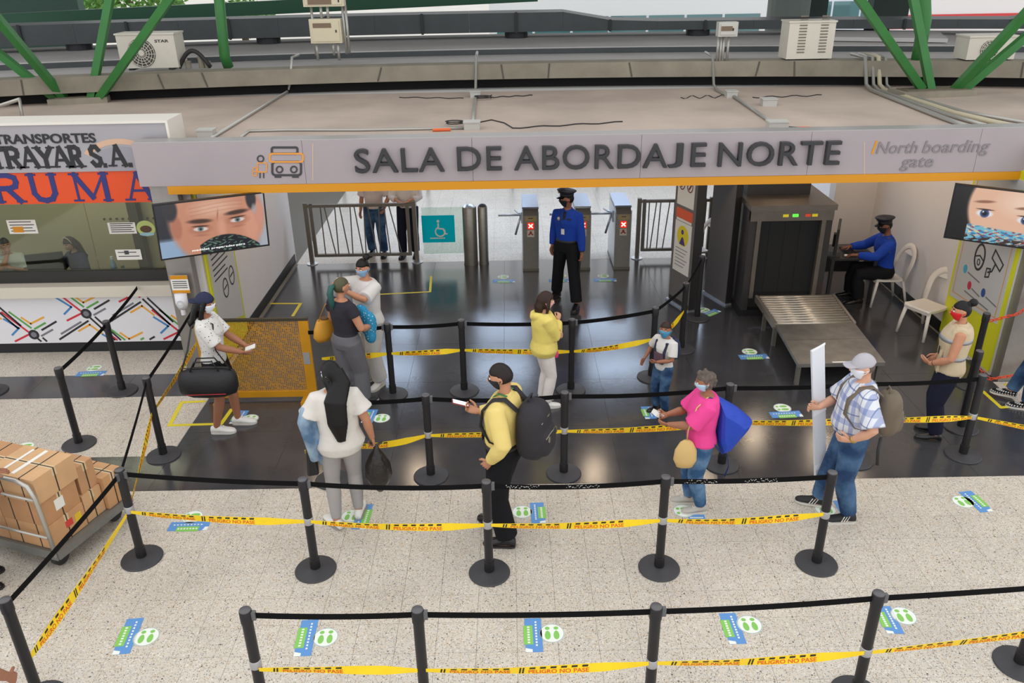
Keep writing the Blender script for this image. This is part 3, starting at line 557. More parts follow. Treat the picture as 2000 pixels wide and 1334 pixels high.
mb = MB(); text_on(mb, 'TRANSPORTES', S1T, kp(-12, 270)[0], kp(187, 270)[0], kp(100, 280)[1], kp(100, 261)[1], .004, .004, bold=.02); mb.build('lettering', BLK, s1)
# heavy slab-serif line, drawn with strokes
SER = {'T': ([[(0, 1), (1, 1)], [(.5, 1), (.5, 0)]], [(.5, 0), (0, .88), (1, .88)]), 'R': ([[(.15, 0), (.15, 1)], [(.15, 1), (.6, 1), (.85, .9), (.88, .74), (.82, .58), (.6, .5), (.15, .5)], [(.5, .5), (.9, 0)]], [(.15, 0), (.15, 1), (.92, 0)]), 'A': ([[(.08, 0), (.45, 1)], [(.48, 1), (.9, 0)], [(.25, .34), (.75, .34)]], [(.08, 0), (.9, 0)]),
       'Y': ([[(.08, 1), (.5, .45)], [(.92, 1), (.5, .45)], [(.5, .45), (.5, 0)]], [(.08, 1), (.92, 1), (.5, 0)]), 'S': ([[(.85, .8), (.65, .97), (.35, .97), (.15, .82), (.18, .62), (.5, .5), (.82, .38), (.85, .18), (.65, .03), (.35, .03), (.13, .2)]], []), '.': ([[(.3, .02), (.5, .02)]], []), 'U': ([[(.15, 1), (.15, .3), (.28, .08), (.5, .02), (.72, .08), (.85, .3), (.85, 1)]], [(.15, 1), (.85, 1)]), 'M': ([[(.1, 0), (.1, 1)], [(.1, 1), (.5, .1)], [(.5, .1), (.9, 1)], [(.9, 1), (.9, 0)]], [(.1, 0), (.9, 0), (.1, 1), (.9, 1)])}
def serif_word(mb, s, T, boxes, v0, v1, wd, w, thin=.6):
    for ch, (a, b) in zip(s, boxes):
        f = lambda p: (a + (b - a) * p[0], v0 + (v1 - v0) * (p[1] * .94 + .03))
        st, sf = SER[ch]
        for i, pl in enumerate(st): stroke(mb, [f(p) for p in pl], wd * (thin if (ch in 'AM' and i in (0, 2)) else 1), T, w + .0004 * i)
        for p in sf: q = f(p); stroke(mb, [(q[0] - wd * .85, q[1]), (q[0] + wd * .85, q[1])], wd * .36, T, w + .002)
mb = MB(); xs = [(-38, 0), (2, 34), (38, 72), (74, 104), (106, 140), (140, 152)]
bx = [(kp(a, 305)[0], kp(b, 305)[0]) for a, b in ((-22, 8), (10, 38), (40, 74), (72, 104), (102, 136), (134, 156), (176, 198), (199, 206), (214, 246), (248, 257))]
serif_word(mb, 'TRAYAR', S1T, bx[:5] + [(kp(136, 305)[0], kp(158, 305)[0])], kp(100, 327)[1], kp(100, 287)[1], .055, .006); serif_word(mb, 'S.A.', S1T, bx[6:], kp(200, 325)[1], kp(200, 284)[1], .055, .006)
mb.build('slab_lettering', BLK, s1)
s2 = thing('shop_sign', 'orange sign with blue serif letters RUMA on the booth', 'sign', (0, y1, 0)); xo = kp(303, 365)[0]
MB().bb(-9.6, xo, .02, .4, kp(200, 397)[1], zb_ - .005).build('panel', OR, s2); mb = MB()
serif_word(mb, 'RUMA', lambda u, v, w=0.0: Vector((u, .02 - w, v)), [(kp(a, 365)[0], kp(b, 365)[0]) for a, b in ((-16, 38), (54, 112), (140, 212), (244, 298))], kp(150, 394)[1], kp(150, 339)[1], .065, .006, .45); mb.build('lettering', NAVY, s2)
# ================================================================ SCREENS
def screen_mesh(name, TL, TR, BL, paint, parent, nx=180, ny=100):
    TL, TR, BL = Vector(TL), Vector(TR), Vector(BL); u, v = np.meshgrid(np.linspace(0, 1, nx + 1), np.linspace(0, 1, ny + 1))
    col = np.clip(paint(u, v), 0, 1); P = np.array(TL)[None, None] + u[..., None] * np.array(TR - TL) + v[..., None] * np.array(BL - TL)
    idx = np.arange((nx + 1) * (ny + 1)).reshape(ny + 1, nx + 1); q = np.stack([idx[1:, :-1], idx[1:, 1:], idx[:-1, 1:], idx[:-1, :-1]], -1).reshape(-1, 4)
    me = bpy.data.meshes.new(name); me.from_pydata(P.reshape(-1, 3).tolist(), [], q.tolist())
    at = me.color_attributes.new('picture', 'FLOAT_COLOR', 'POINT'); c4 = np.ones(((nx + 1) * (ny + 1), 4), np.float32); c4[:, :3] = (col ** 2.2).reshape(-1, 3); at.data.foreach_set('color', c4.ravel())
    m = bpy.data.materials.get('lit_screen')
    if m is None:
        m = bpy.data.materials.new('lit_screen'); m.use_nodes = True; N = m.node_tree.nodes; L = m.node_tree.links; b = N['Principled BSDF']; ca = N.new('ShaderNodeVertexColor'); ca.layer_name = 'picture'
        b.inputs['Base Color'].default_value = (.01, .01, .01, 1); b.inputs['Roughness'].default_value = .25; L.new(ca.outputs[0], b.inputs['Emission Color']); b.inputs['Emission Strength'].default_value = .95
    return link(name, me, m, parent)
def blend(img, mask, c): mask = np.clip(mask, 0, 1)[..., None]; return img * (1 - mask) + np.array(c)[None, None] / 255 * mask
def sell(u, v, cx, cy, rx, ry, soft=.15, rot=0.0):
    c, s = math.cos(rot), math.sin(rot); x, y = (u - cx) * 1.78, v - cy; X, Y = (x * c + y * s) / rx, (-x * s + y * c) / ry
    return np.clip((1 - np.sqrt(X * X + Y * Y)) / soft, 0, 1)
def noise2(u, v, f, s): return .5 + .5 * np.sin(u * f * 1.7 + 3 * np.sin(v * f + s)) * np.sin(v * f * 1.3 + 2 * np.sin(u * f * .7 + s))
def man_face(u, v):
    im = np.ones(u.shape + (3,)) * np.array((150, 160, 178)) / 255
    im = blend(im, np.clip((.16 - u) / .05, 0, 1) * (v < .7), (44, 46, 56)); im = blend(im, np.clip((v - .62) / .1, 0, 1) * np.clip((.22 - u) / .06, 0, 1), (150, 176, 206))
    im = blend(im, np.clip((u - .9) / .05, 0, 1), (176, 180, 190))
    im = blend(im, sell(u, v, .55, .38, .84, .9, .12), (206, 142, 114)); im = blend(im, sell(u, v, .53, .16, .5, .22, .7) * .8, (236, 190, 164)); im = blend(im, sell(u, v, .86, .58, .2, .5, .6) * .5, (236, 170, 148))
    im = blend(im, sell(u, v, .17, .45, .1, .26, .3), (186, 120, 96)); im = blend(im, sell(u, v, .94, .36, .09, .26, .3), (214, 150, 128))
    im = blend(im, sell(u, v, .13, .1, .14, .26, .3), (52, 50, 56)); im = blend(im, sell(u, v, .88, .06, .1, .24, .3), (50, 48, 54)); im = blend(im, sell(u, v, .9, .26, .05, .12, .5) * .7, (170, 172, 180))
    for cx, cy, r in ((.385, .53, .06), (.735, .44, -.08)):
        im = blend(im, sell(u, v, cx, cy - .15, .25, .055, .5, r), (74, 52, 44)); im = blend(im, sell(u, v, cx, cy, .24, .12, .8) * .6, (150, 88, 70)); im = blend(im, sell(u, v, cx, cy + .0, .14, .045, .3, r), (226, 214, 210)); im = blend(im, sell(u, v, cx, cy - .005, .055, .055, .3), (112, 132, 136)); im = blend(im, sell(u, v, cx, cy, .024, .026, .4), (20, 20, 24))
        im = blend(im, sell(u, v, cx, cy - .055, .17, .02, .5, r), (70, 44, 38)); im = blend(im, sell(u, v, cx, cy + .12, .17, .03, .8, r) * .5, (150, 92, 76))
    im = blend(im, sell(u, v, .555, .3, .018, .15, .8, .15) * .7, (150, 88, 68)); im = blend(im, sell(u, v, .58, .55, .1, .3, .7) * .6, (232, 170, 146))
    for k in range(3): im = blend(im, np.exp(-((v - .1 - .07 * k - .03 * np.sin(u * 7)) / .012) ** 2) * .3 * (u > .3) * (u < .8), (170, 104, 82))
    mk = np.clip((v - (.66 + 2.6 * (u - .6) ** 2 + .02)) / .015, 0, 1) * (u > .36) * (u < .92); im = blend(im, mk, (22, 26, 38)); im = blend(im, mk * (noise2(u, v, 42, 1) > .74), (96, 130, 110))
    return im
def child_face(u, v):
    im = np.ones(u.shape + (3,)) * np.array((22, 22, 26)) / 255
    im = blend(im, sell(u, v, .66, .3, .95, .95, .06), (236, 188, 158)); im = blend(im, sell(u, v, .62, .2, .5, .35, .8) * .7, (252, 222, 200)); im = blend(im, np.clip((.1 + .06 * v - u) / .03, 0, 1), (18, 18, 22))
    for cx, cy in ((.3, .46), (.66, .5)):
        im = blend(im, sell(u, v, cx - .02, cy - .22, .2, .035, .5, -.12), (150, 104, 84)); im = blend(im, sell(u, v, cx, cy, .15, .075, .3), (240, 238, 240)); im = blend(im, sell(u, v, cx, cy, .08, .085, .2), (60, 80, 130)); im = blend(im, sell(u, v, cx, cy, .045, .05, .3), (14, 16, 26)); im = blend(im, sell(u, v, cx - .015, cy - .03, .014, .016, .3), (250, 250, 255)); im = blend(im, sell(u, v, cx, cy - .075, .17, .018, .5), (50, 34, 34))
    mk = np.clip((v - (.66 + .12 * u)) / .02, 0, 1) * (u > .17); im = blend(im, mk, (120, 190, 214)); im = blend(im, mk * (noise2(u, v, 24, 2) > .62), (60, 130, 180)); im = blend(im, mk * (noise2(u, v, 30, 5) > .74), (226, 206, 170)); im = blend(im, mk * (noise2(u, v, 36, 9) > .8), (150, 54, 60)); im = blend(im, mk * np.clip((v - .88) / .03, 0, 1) * (noise2(u, v, 28, 4) > .45), (60, 44, 40))
    return im
def tv(name, label, TL, TR, BL, paint, caption=None):
    TL, TR, BL = Vector(TL), Vector(TR), Vector(BL); t = thing(name, label, 'television', (0, 0, 0)); U = (TR - TL).normalized(); V = (TL - BL).normalized(); N_ = U.cross(V); W, H = (TR - TL).length, (TL - BL).length; T = plane_T(BL, U, V); e = .018
    MB().prism([(-e, -e), (W + e, -e), (W + e, H + e), (-e, H + e)], lambda u, v, w=0.0: T(u, v, -.05 + w), .045).build('casing', mat('tv_black', (18, 18, 20), .35), t, fix=True)
    screen_mesh('screen', TL, TR, BL, paint, t)
    for a in ((-e, -e, W + e, -.002), (-e, H + .002, W + e, H + e), (-e, 0, -.002, H), (W + .002, 0, W + e, H)): MB().prism([(a[0], a[1]), (a[2], a[1]), (a[2], a[3]), (a[0], a[3])], lambda u, v, w=0.0: T(u, v, -.006 + w), .012).build('bezel', mat('tv_black', (18, 18, 20), .35), t, fix=True)
    if caption: mb = MB(); text_on(mb, caption, T, W * .28, W * .78, H * .05, H * .1, .003, .0); mb.build('caption', mat('caption_white', (250, 250, 250), .5, emit=.8), t)
    MB().tube([T(W / 2, H / 2, -.05), T(W / 2, H / 2, -.2)], .05, 8).build('bracket', CAB, t)
    return T
tv('wall_television', 'tilted television showing a close-up of a frowning man in a dark mask', A(300, 403, 9.3), A(513, 378, 9.8), A(317, 506, 9.3), man_face, 'medidas preparadas para')
a, b = A(1868, 362, 9.75), A(1846, 462, 9.75); d = Vector((1.05, -.6, -.02))
tv('wall_television', 'television showing a child with a patterned face mask at the right edge', a, a + d, b, child_face)
# ================================================================ POSTERS ON THE GATE SIDES
LIME = mat('lime_board', (214, 214, 40), .5); GREYP = mat('grey_poster', (196, 196, 194), .5); INK2 = mat('poster_ink', (58, 58, 60), .6)
def side_poster(label, x, sgn, y0, y1):
    # sgn=+1: face looks toward +x (left side of the gate)
    T = (lambda u, v, w=0.0: Vector((x + w, y0 + u, v))) if sgn > 0 else (lambda u, v, w=0.0: Vector((x - w, y1 - u, v)))
    t = thing('gate_poster', label, 'poster', (0, 0, 0)); W = y1 - y0
    MB().prism([(0, .05), (W, .05), (W, 2.6), (0, 2.6)], T, .03).build('backing', LIME, t, fix=True)
    MB().prism([(.06, .62), (W - .06, .34), (W - .06, 2.5), (.06, 2.5)] if sgn > 0 else [(.06, .62), (W - .05, .7), (W - .05, 2.5), (.06, 2.5)], lambda u, v, w=0.0: T(u, v, .03 + w), .006).build('sheet', GREYP, t, fix=True)
    return t, (lambda u, v, w=0.0: T(u, v, .037 + w)), W
t, T, W = side_poster('grey and lime notice board with icons on the left gate wall behind the hanging screen', XL + .002, 1, 10.05, 11.15)
mb = MB()
for k in range(11): stroke(mb, [(.16, 1.95 - k * .075), (.62 + .2 * ((k * 7) % 3) / 3, 1.95 - k * .075)], .02, T, .002)
mb.build('printed_rows', INK2, t)
for q, (cu, cv) in enumerate(((.5, .98), (.8, 1.05))):
    mb = MB(); stroke(mb, [(cu + .1 * math.cos(k * PI / 10), cv + .13 * math.sin(k * PI / 10)) for k in range(20)], .022, T, .002, True); stroke(mb, [(cu - .06, cv), (cu + .06, cv + .02)], .02, T, .003); mb.build('icon', INK2, t)
t, T, W = side_poster('grey and lime notice board with mask and camera icons on the right gate wall', XR - .002, -1, 9.46, 10.76)
mb = MB(); cu, cv = .56, 1.36
mb2 = []
stroke(mb, [(cu + .11 * math.cos(k * PI / 12), cv + .17 * math.sin(k * PI / 12)) for k in range(24)], .03, T, .002, True); stroke(mb, [(cu - .1, cv - .02), (cu, cv + .02), (cu + .1, cv - .02)], .02, T, .003); stroke(mb, [(cu + .03 * math.cos(k * PI / 5), cv - .07 + .04 * math.sin(k * PI / 5)) for k in range(10)], .014, T, .003, True); mb.build('mask_icon', INK2, t)
mb = MB(); stroke(mb, [(.86, 1.56), (1.09, 1.44), (1.05, 1.34), (.83, 1.44)], .022, T, .002, True); stroke(mb, [(.93, 1.4), (.89, 1.28), (.81, 1.24)], .022, T, .003); stroke(mb, [(.77, 1.16), (.85, 1.19), (.85, 1.3), (.77, 1.28)], .02, T, .002, True); mb.build('camera_icon', INK2, t)
for (u, v, c) in ((.3, 1.1, (80, 170, 200)), (.48, .93, (206, 60, 80)), (.82, .96, (50, 84, 150))): MB().prism(disc(14, .045, .06, u, v), T, .003).build('social_icon', mat('icon_%d' % c[0], c, .5), t, fix=True)
mb = MB()
for (u0, u1, v) in ((.38, .68, 1.08), (.55, .75, .91), (.9, 1.15, .93), (.4, 1.0, .82)): stroke(mb, [(u0, v), (u1, v - .03)], .018, T, .002)
mb.build('printed_rows', mat('poster_faint', (120, 120, 122), .6), t)
mb = MB(); stroke(mb, [(.12, 2.4), (.12, .7), (1.18, .76), (1.18, 2.4)], .01, T, .002); mb.build('orange_border', ORL, t)
# hand sanitiser dispenser on left post
dsp = thing('soap_dispenser', 'white hand sanitiser dispenser with a yellow notice on the left gate post', 'dispenser', (-4.2, 9.79, 0))
z0 = A(355, 590, 9.75).z; MB().tube([(0, -.05, z0 - .08), (0, -.06, z0), (0, -.05, z0 + .12)], [(.06, .05), (.08, .06), (.08, .05)], 14).build('body', WHP, dsp, smooth=True); MB().tube([(0, -.07, z0 - .16), (0, -.07, z0 - .07)], .03, 10).build('nozzle', WHP, dsp)
MB().prism(disc(12, .045, .05, 0, z0), lambda u, v, w=0.0: Vector((u, -.105 - w, v)), .01).build('window', mat('disp_window', (196, 200, 204), .3), dsp)
zn = A(355, 555, 9.79).z; MB().bb(-.11, .11, -.006, 0, zn - .12, zn + .12).build('notice', PAPER, dsp); MB().bb(-.11, .11, -.009, -.006, zn + .07, zn + .12).build('yellow_band', YEL, dsp); MB().bb(-.11, .11, -.009, -.006, zn - .12, zn - .08).build('yellow_band', YEL, dsp)
for k in range(4): MB().bb(-.09, .09, -.0085, -.006, zn - .05 + k * .028, zn - .04 + k * .028).build('printed_row', INK2, dsp)
# ================================================================ GATE HARDWARE
STEEL = mat('brushed_steel', (150, 146, 138), .32, .85, var=.08, vscale=20); STEELW = mat('pale_steel', (200, 206, 214), .3, .7); STEELD = mat('dark_steel', (122, 117, 108), .4, .5); REDL = mat('red_led', (255, 40, 20), .4, emit=2.2); WLED = mat('led_cross', (255, 226, 190), .4, emit=2.5)
GY = 14.2
def railing(name, label, x0, x1, y, ztop, zbot, bars, cap=()):
    t = thing(name, label, 'railing', (0, 0, 0))
    for x in (x0, x1): MB().bb(x - .035, x + .035, y - .035, y + .035, .01, ztop + .03).build('post', STEELD, t); MB().lathe((x, y, 0), [(.1, 0), (.1, .012)], 16).build('floor_flange', STEELW, t)
    a, b = x0 + .09, x1 - .12
    for x in (a, b): MB().bb(x - .03, x + .03, y - .025, y + .025, zbot, ztop).build('frame_upright', STEELD, t)
    MB().bb(x0 + .035, x1, y - .03, y + .03, ztop - .05, ztop).build('top_rail', STEELD, t); MB().bb(a, b, y - .03, y + .03, zbot, zbot + .05).build('bottom_rail', STEELD, t)
    for (u, v) in bars: MB().tube([(a + (b - a) * v, y, zbot + .03), (a + (b - a) * u, y, ztop - .03)], .011, 6).build('bar', STEELD, t)
railing('steel_railing', 'grey steel railing with slanted bars in front of the two waiting people', A(610, 512, GY).x, A(815, 505, GY).x, GY, A(700, 398, GY).z, A(700, 500, GY).z, [(.1, .1), (.14, .21), (.25, .24), (.3, .35), (.41, .39), (.45, .5), (.55, .53), (.59, .65), (.71, .68), (.76, .79), (.81, .91)])
railing('steel_railing', 'grey steel railing with slanted bars behind the detector arch', 2.3, 3.58, GY, 1.09, .14, [(.08, .08), (.2, .13), (.27, .24), (.42, .34), (.5, .5), (.66, .58), (.72, .74), (.88, .82)])
railing('steel_railing', 'short grey railing between the scanner and the right wall', 4.85, 5.5, GY, 1.09, .14, [(.3, .2), (.6, .65)])
# glass wheelchair gate
gg = thing('glass_gate', 'clear glass swing gate with a cyan wheelchair sign', 'gate', (0, 0, 0)); gx0, gx1 = A(820, 450, GY).x + .05, A(905, 450, GY).x
MB().bb(gx0, gx1, GY - .006, GY + .006, .15, 1.02).build('pane', bpy.data.materials['booth_glass'], gg)
a, b = A(826, 474, GY - .01), A(887, 420, GY - .01); CY = bpy.data.materials.new('cyan_film'); CY.use_nodes = True; N = CY.node_tree.nodes; L = CY.node_tree.links; N.remove(N['Principled BSDF']); d1 = N.new('ShaderNodeBsdfDiffuse'); d2 = N.new('ShaderNodeBsdfTranslucent'); d1.inputs[0].default_value = d2.inputs[0].default_value = lin((20, 205, 225)) + (1,); mx = N.new('ShaderNodeMixShader'); mx.inputs[0].default_value = .6; L.new(d1.outputs[0], mx.inputs[1]); L.new(d2.outputs[0], mx.inputs[2]); L.new(mx.outputs[0], N['Material Output'].inputs[0])
MB()._add([(a.x, GY - .012, a.z), (b.x, GY - .012, a.z), (b.x, GY - .012, b.z), (a.x, GY - .012, b.z)], [(0, 1, 2, 3)]).build('cyan_plate', CY, gg)
T = lambda u, v, w=0.0: Vector((u, GY - .017 - w, v)); wm = MB(); cx, cz = (a.x + b.x) / 2 + .0, (a.z + b.z) / 2 - .03
stroke(wm, [(cx + .03 + .085 * math.cos(math.radians(q)), cz - .02 + .085 * math.sin(math.radians(q))) for q in range(120, 400, 20)], .022, T, .002); stroke(wm, [(cx + .0, cz + .13), (cx + .0, cz + .04), (cx + .09, cz + .03), (cx + .12, cz - .06), (cx + .15, cz - .06)], .025, T, .003); wm.prism(disc(12, .025, .025, cx, cz + .175), T, .003)
for k in range(9): wm.prism([(a.x + .14 + k * .03, a.z + .07), (a.x + .16 + k * .03, a.z + .07), (a.x + .16 + k * .03, a.z + .095), (a.x + .14 + k * .03, a.z + .095)], T, .002)
wm.build('wheelchair_symbol', PAPER, gg, fix=True)
for px, w_, lb in ((921, .125, 'wide round steel bollard with a glass top right of the cyan sign'), (946, .085, 'narrow steel bollard with a black knob beside the wide one')):
    x = A(px, 512, GY).x; t = thing('steel_bollard', lb, 'bollard', (x, GY - .12, 0)); MB().lathe((0, 0, 0), [(w_ + .005, 0), (w_ + .005, .03), (w_, .03), (w_, 1.04), (w_ - .01, 1.06)], 28).build('column', STEEL, t, sharp=40); MB().lathe((0, 0, 1.06), [(w_ * .9, 0), (w_ * .6, .03), (.01, .045)], 20).build('cap', STEELW if w_ > .1 else CAB, t, sharp=40)
def turnstile(px, label):
    x = A(px, 525, 13.65).x; t = thing('turnstile', label, 'turnstile', (x, 13.65, 0)); w_ = .13
    MB()._add([Vector((sx * w_, y, z)) for sx in (-1, 1) for (y, z) in ((0, 0), (0, 1.0), (.12, 1.09), (.95, 1.09), (.95, 0))], [(0, 1, 2, 3, 4), (9, 8, 7, 6, 5), (0, 5, 6, 1), (1, 6, 7, 2), (2, 7, 8, 3), (3, 8, 9, 4), (4, 9, 5, 0)]).build('cabinet', STEEL, t, fix=True)
    MB()._add([Vector((sx * (w_ + .012), y, z)) for sx in (-1, 1) for (y, z) in ((.1, 1.085), (.97, 1.085), (.97, 1.115), (.12, 1.115))], [(0, 1, 2, 3), (7, 6, 5, 4), (0, 4, 5, 1), (1, 5, 6, 2), (2, 6, 7, 3), (3, 7, 4, 0)]).build('lid', mat('turnstile_lid', (150, 166, 190), .25, .8), t, fix=True)
    for s in (-1, 1): MB().bb(s * w_ - .006 + s * .006, s * w_ + .006 + s * .006, .03, .93, .02, 1.05).build('side_panel', STEELW, t)
    T = lambda u, v, w=0.0: Vector((u, -w, v)); MB().prism([(-.1, .9), (.1, .9), (.1, .985), (-.1, .985)], T, .01).build('reader_plate', mat('reader_brass', (176, 158, 112), .35, .6), t, fix=True); MB().prism([(-.04, .95), (.04, .95), (.04, .962), (-.04, .962)], T, .014).build('ticket_slot', CAB, t, fix=True)
    ind = MB().prism([(-.055, .76), (.055, .76), (.055, .875), (-.055, .875)], T, .012).build('indicator', mat('red_lamp', (226, 34, 20), .4, emit=1.1), t, fix=True); m2 = MB(); stroke(m2, [(-.03, .79), (.03, .848)], .018, T, .0145); stroke(m2, [(-.03, .848), (.03, .79)], .018, T, .015); m2.build('cross', WLED, ind, fix=True)
    lab = MB().prism([(-.06, .62), (.06, .62), (.06, .74), (-.06, .74)], T, .006).build('sticker', mat('sticker_pale', (206, 196, 186), .6), t, fix=True); m2 = MB(); stroke(m2, [(-.035, .66), (.0, .69), (.035, .66)], .022, T, .008); m2.prism(disc(10, .02, .02, 0, .705), T, .008); m2.build('hand_print', mat('sticker_red', (150, 50, 44), .6), lab, fix=True)
    MB().bb(-w_ - .03, -w_, .28, .5, .78, .98).build('arm_hub', STEELW, t)
    for (dx, dz) in ((-.4, 0), (-.1, -.36), (-.1, .0)): MB().tube([(-w_ - .03, .39, .9), (-w_ - .03 + dx, .39 + (.3 if dz == 0 and dx > -.2 else 0), .9 + dz)], .02, 8).build('arm', STEELW, t, smooth=True)
    MB().bb(-w_ - .012, w_ + .012, -.012, .96, 0, .04).build('base_plate', STEELD, t)
turnstile(1037, 'steel turnstile with lit red cross left of the standing guard'); turnstile(1137, 'steel turnstile half hidden behind the standing guard'); turnstile(1214, 'steel turnstile with lit red cross right of the standing guard')
# ---------------- detector arch
DETC = mat('detector_grey', (112, 108, 106), .5, var=.04); ar = thing('detector_arch', 'grey walk-through metal detector arch with posters on its left panel', 'detector', (2.52, 12.22, 0), math.atan2(-.93, .37))
def rbox(mb, x0, x1, y0, y1, z0, z1): return mb.bb(x0, x1, y0, y1, z0, z1)
rbox(MB(), 0, .58, 0, .14, .02, 2.2).build('side_panel', DETC, ar); rbox(MB(), .02, .56, -.004, 0, .02, .1).build('kick_strip', CAB, ar); rbox(MB(), 0, .58, .68, .78, .02, 2.2).build('side_panel', DETC, ar); rbox(MB(), 0, .58, .14, .68, 2.0, 2.2).build('header', DETC, ar); MB().bb(-.03, .61, -.03, .17, 0, .03).build('foot', STEELW, ar); MB().bb(-.03, .61, .66, .79, 0, .03).build('foot', STEELW, ar)
MB().bb(.575, .59, -.004, .144, .02, 2.2).build('dark_edge', mat('edge_dark', (40, 38, 38), .5), ar); MB().bb(.575, .59, .676, .784, .02, 2.2).build('dark_edge', mat('edge_dark', (40, 38, 38), .5), ar)
aT = lambda u, v, w=0.0: Vector((u, -w, v))
def ar_rect(nm, u0, u1, v0, v1, m, w=.004): return MB().prism([(u0, v0), (u1, v0), (u1, v1), (u0, v1)], aT, w).build(nm, m, ar, fix=True)
ar_rect('poster', .06, .5, .55, 1.35, PAPER); ar_rect('warning_strip', .06, .5, 1.4, 1.55, mat('warn_orange', (226, 100, 60), .6)); ar_rect('poster', .06, .5, 1.6, 2.05, PAPER)
MB().prism(disc(20, .15, .16, .28, 1.14), lambda u, v, w=0.0: aT(u, v, .005 + w), .002).build('yellow_disc', mat('poster_yellow', (232, 214, 40), .6), ar, fix=True); m2 = MB(); T2 = lambda u, v, w=0.0: aT(u, v, .0075 + w); m2.prism([(.2, 1.0), (.36, 1.0), (.3, 1.12), (.26, 1.12)], T2, .001); m2.prism(disc(10, .035, .04, .27, 1.2), T2, .001); m2.build('figure_print', mat('poster_violet', (74, 60, 130), .6), ar, fix=True)
m2 = MB(); [stroke(m2, [(.12, .93 - k * .055), (.43 - .04 * (k % 3), .93 - k * .055)], .014, T2, .001) for k in range(6)]; m2.build('printed_rows', mat('poster_grey', (150, 146, 150), .6), ar, fix=True)
for u in (.17, .38): m2 = MB(); stroke(m2, [(u + .07 * math.cos(k * PI / 8), 1.92 + .08 * math.sin(k * PI / 8)) for k in range(16)], .016, T2, .001, True); stroke(m2, [(u - .02, 1.88), (u + .03, 1.95)], .03, T2, .001); m2.build('prohibition_icon', mat('poster_maroon', (120, 60, 66), .6), ar, fix=True)
m2 = MB(); text_on(m2, 'ALTO', aT, .16, .4, 1.44, 1.51, .005, .001, bold=.02); ar_rect('white_band', .08, .48, 1.36, 1.395, PAPER)
# ---------------- x-ray scanner
XF = mat('scanner_front', (112, 104, 96), .35, .5, var=.1); XB = mat('scanner_charcoal', (54, 50, 49), .45, .2, var=.06); XD = mat('scanner_curtain', (14, 14, 15), .7); XS = mat('scanner_steel', (186, 178, 166), .3, .7, var=.12, vscale=9)
xr = thing('xray_scanner', 'large dark baggage x-ray scanner with a steel front and lead curtain', 'scanner', (3.48, 11.5, 0)); W = 1.2
MB().bb(0, .1, 0, 1.65, .1, 1.66).build('side_cover', XB, xr); MB().bb(W - .1, W, 0, 1.65, .1, 1.66).build('side_cover', XB, xr); MB().bb(.1, W - .1, .05, 1.65, 1.5, 1.66).build('hood', XB, xr); MB().bb(-.02, W + .02, -.06, 1.65, 1.66, 1.74).build('top_deck', XF, xr)
MB().bb(.0, W, -.02, .05, 1.5, 1.66).build('control_strip', XF, xr); MB().bb(.06, 1.0, .5, 1.2, 1.74, 2.0).build('top_cabinet', XB, xr); MB().bb(.1, W - .1, .12, 1.6, .1, .34).build('bed', XB, xr)
n = 9
for k in range(n): MB().bb(.1 + (W - .2) * k / n - .002, .1 + (W - .2) * (k + 1) / n + .002, .06 + .006 * (k % 2), .072 + .006 * (k % 2), .36, 1.5).build('curtain_strip', XD, xr)
for s, x in ((0, .1), (1, W - .16)): MB().bb(x, x + .06, -.02, .06, .3, 1.5).build('opening_frame', XF, xr)
for u, c, e in ((.5, (226, 206, 40), .3), (.64, (80, 255, 60), 2.0), (.82, (206, 70, 40), .4), (.92, (226, 200, 40), .3)): MB().bb(u - .04, u + .04, -.03, -.02, 1.56, 1.6).build('button', mat('btn_%d' % c[0] + str(c[1]), c, .4, emit=e), xr)
MB().bb(-.02, W + .02, 0, 1.6, 0, .1).build('base', XD, xr)
cv = thing('roller_conveyor', 'low steel roller table with a flat end plate in front of the scanner', 'conveyor', (0, 0, 0)); zc = .33
A0, A1, B0, B1, C0, C1 = Vector((3.70, 11.5, zc)), Vector((4.86, 11.5, zc)), Vector((3.68, 10.45, zc)), Vector((4.78, 10.45, zc)), Vector((3.6, 9.22, zc)), Vector((4.7, 9.22, zc))
for k in range(12): t_ = (k + .5) / 12; p, q = A0.lerp(B0, t_), A1.lerp(B1, t_); MB().tube([p + Vector((.03, 0, -.02)), q + Vector((-.03, 0, -.02))], .036, 10).build('roller', XS, cv, smooth=True)
for p, q in ((A0, B0), (A1, B1)): MB().hexa([p + Vector((-.02, 0, -.09)), p + Vector((.02, 0, -.09)), q + Vector((.02, 0, -.09)), q + Vector((-.02, 0, -.09)), p + Vector((-.02, 0, .01)), p + Vector((.02, 0, .01)), q + Vector((.02, 0, .01)), q + Vector((-.02, 0, .01))]).build('side_rail', XS, cv, fix=True)
XP = mat('worn_plate', (140, 136, 130), .32, .6, var=.22, vscale=7)
M0, M1 = B0.lerp(C0, .42), B1.lerp(C1, .42)
for (p, q, r_, s_) in ((B0, B1, M0, M1), (M0, M1, C0, C1)): g_ = Vector((0, -.004, 0)); MB().hexa([p + Vector((0, 0, -.05)), q + Vector((0, 0, -.05)), s_ + Vector((0, .004, -.05)), r_ + Vector((0, .004, -.05)), p + g_, q + g_, s_ + Vector((0, .004, 0)), r_ + Vector((0, .004, 0))]).build('end_plate', XP, cv, fix=True)
for p in (A0.lerp(B0, .5), B0, B1, C0 + Vector((.04, .08, 0)), C1 + Vector((-.04, .08, 0)), M1): MB().bb(p.x - .025, p.x + .025, p.y - .025, p.y + .025, 0, zc - .05).build('leg', STEELD, cv)
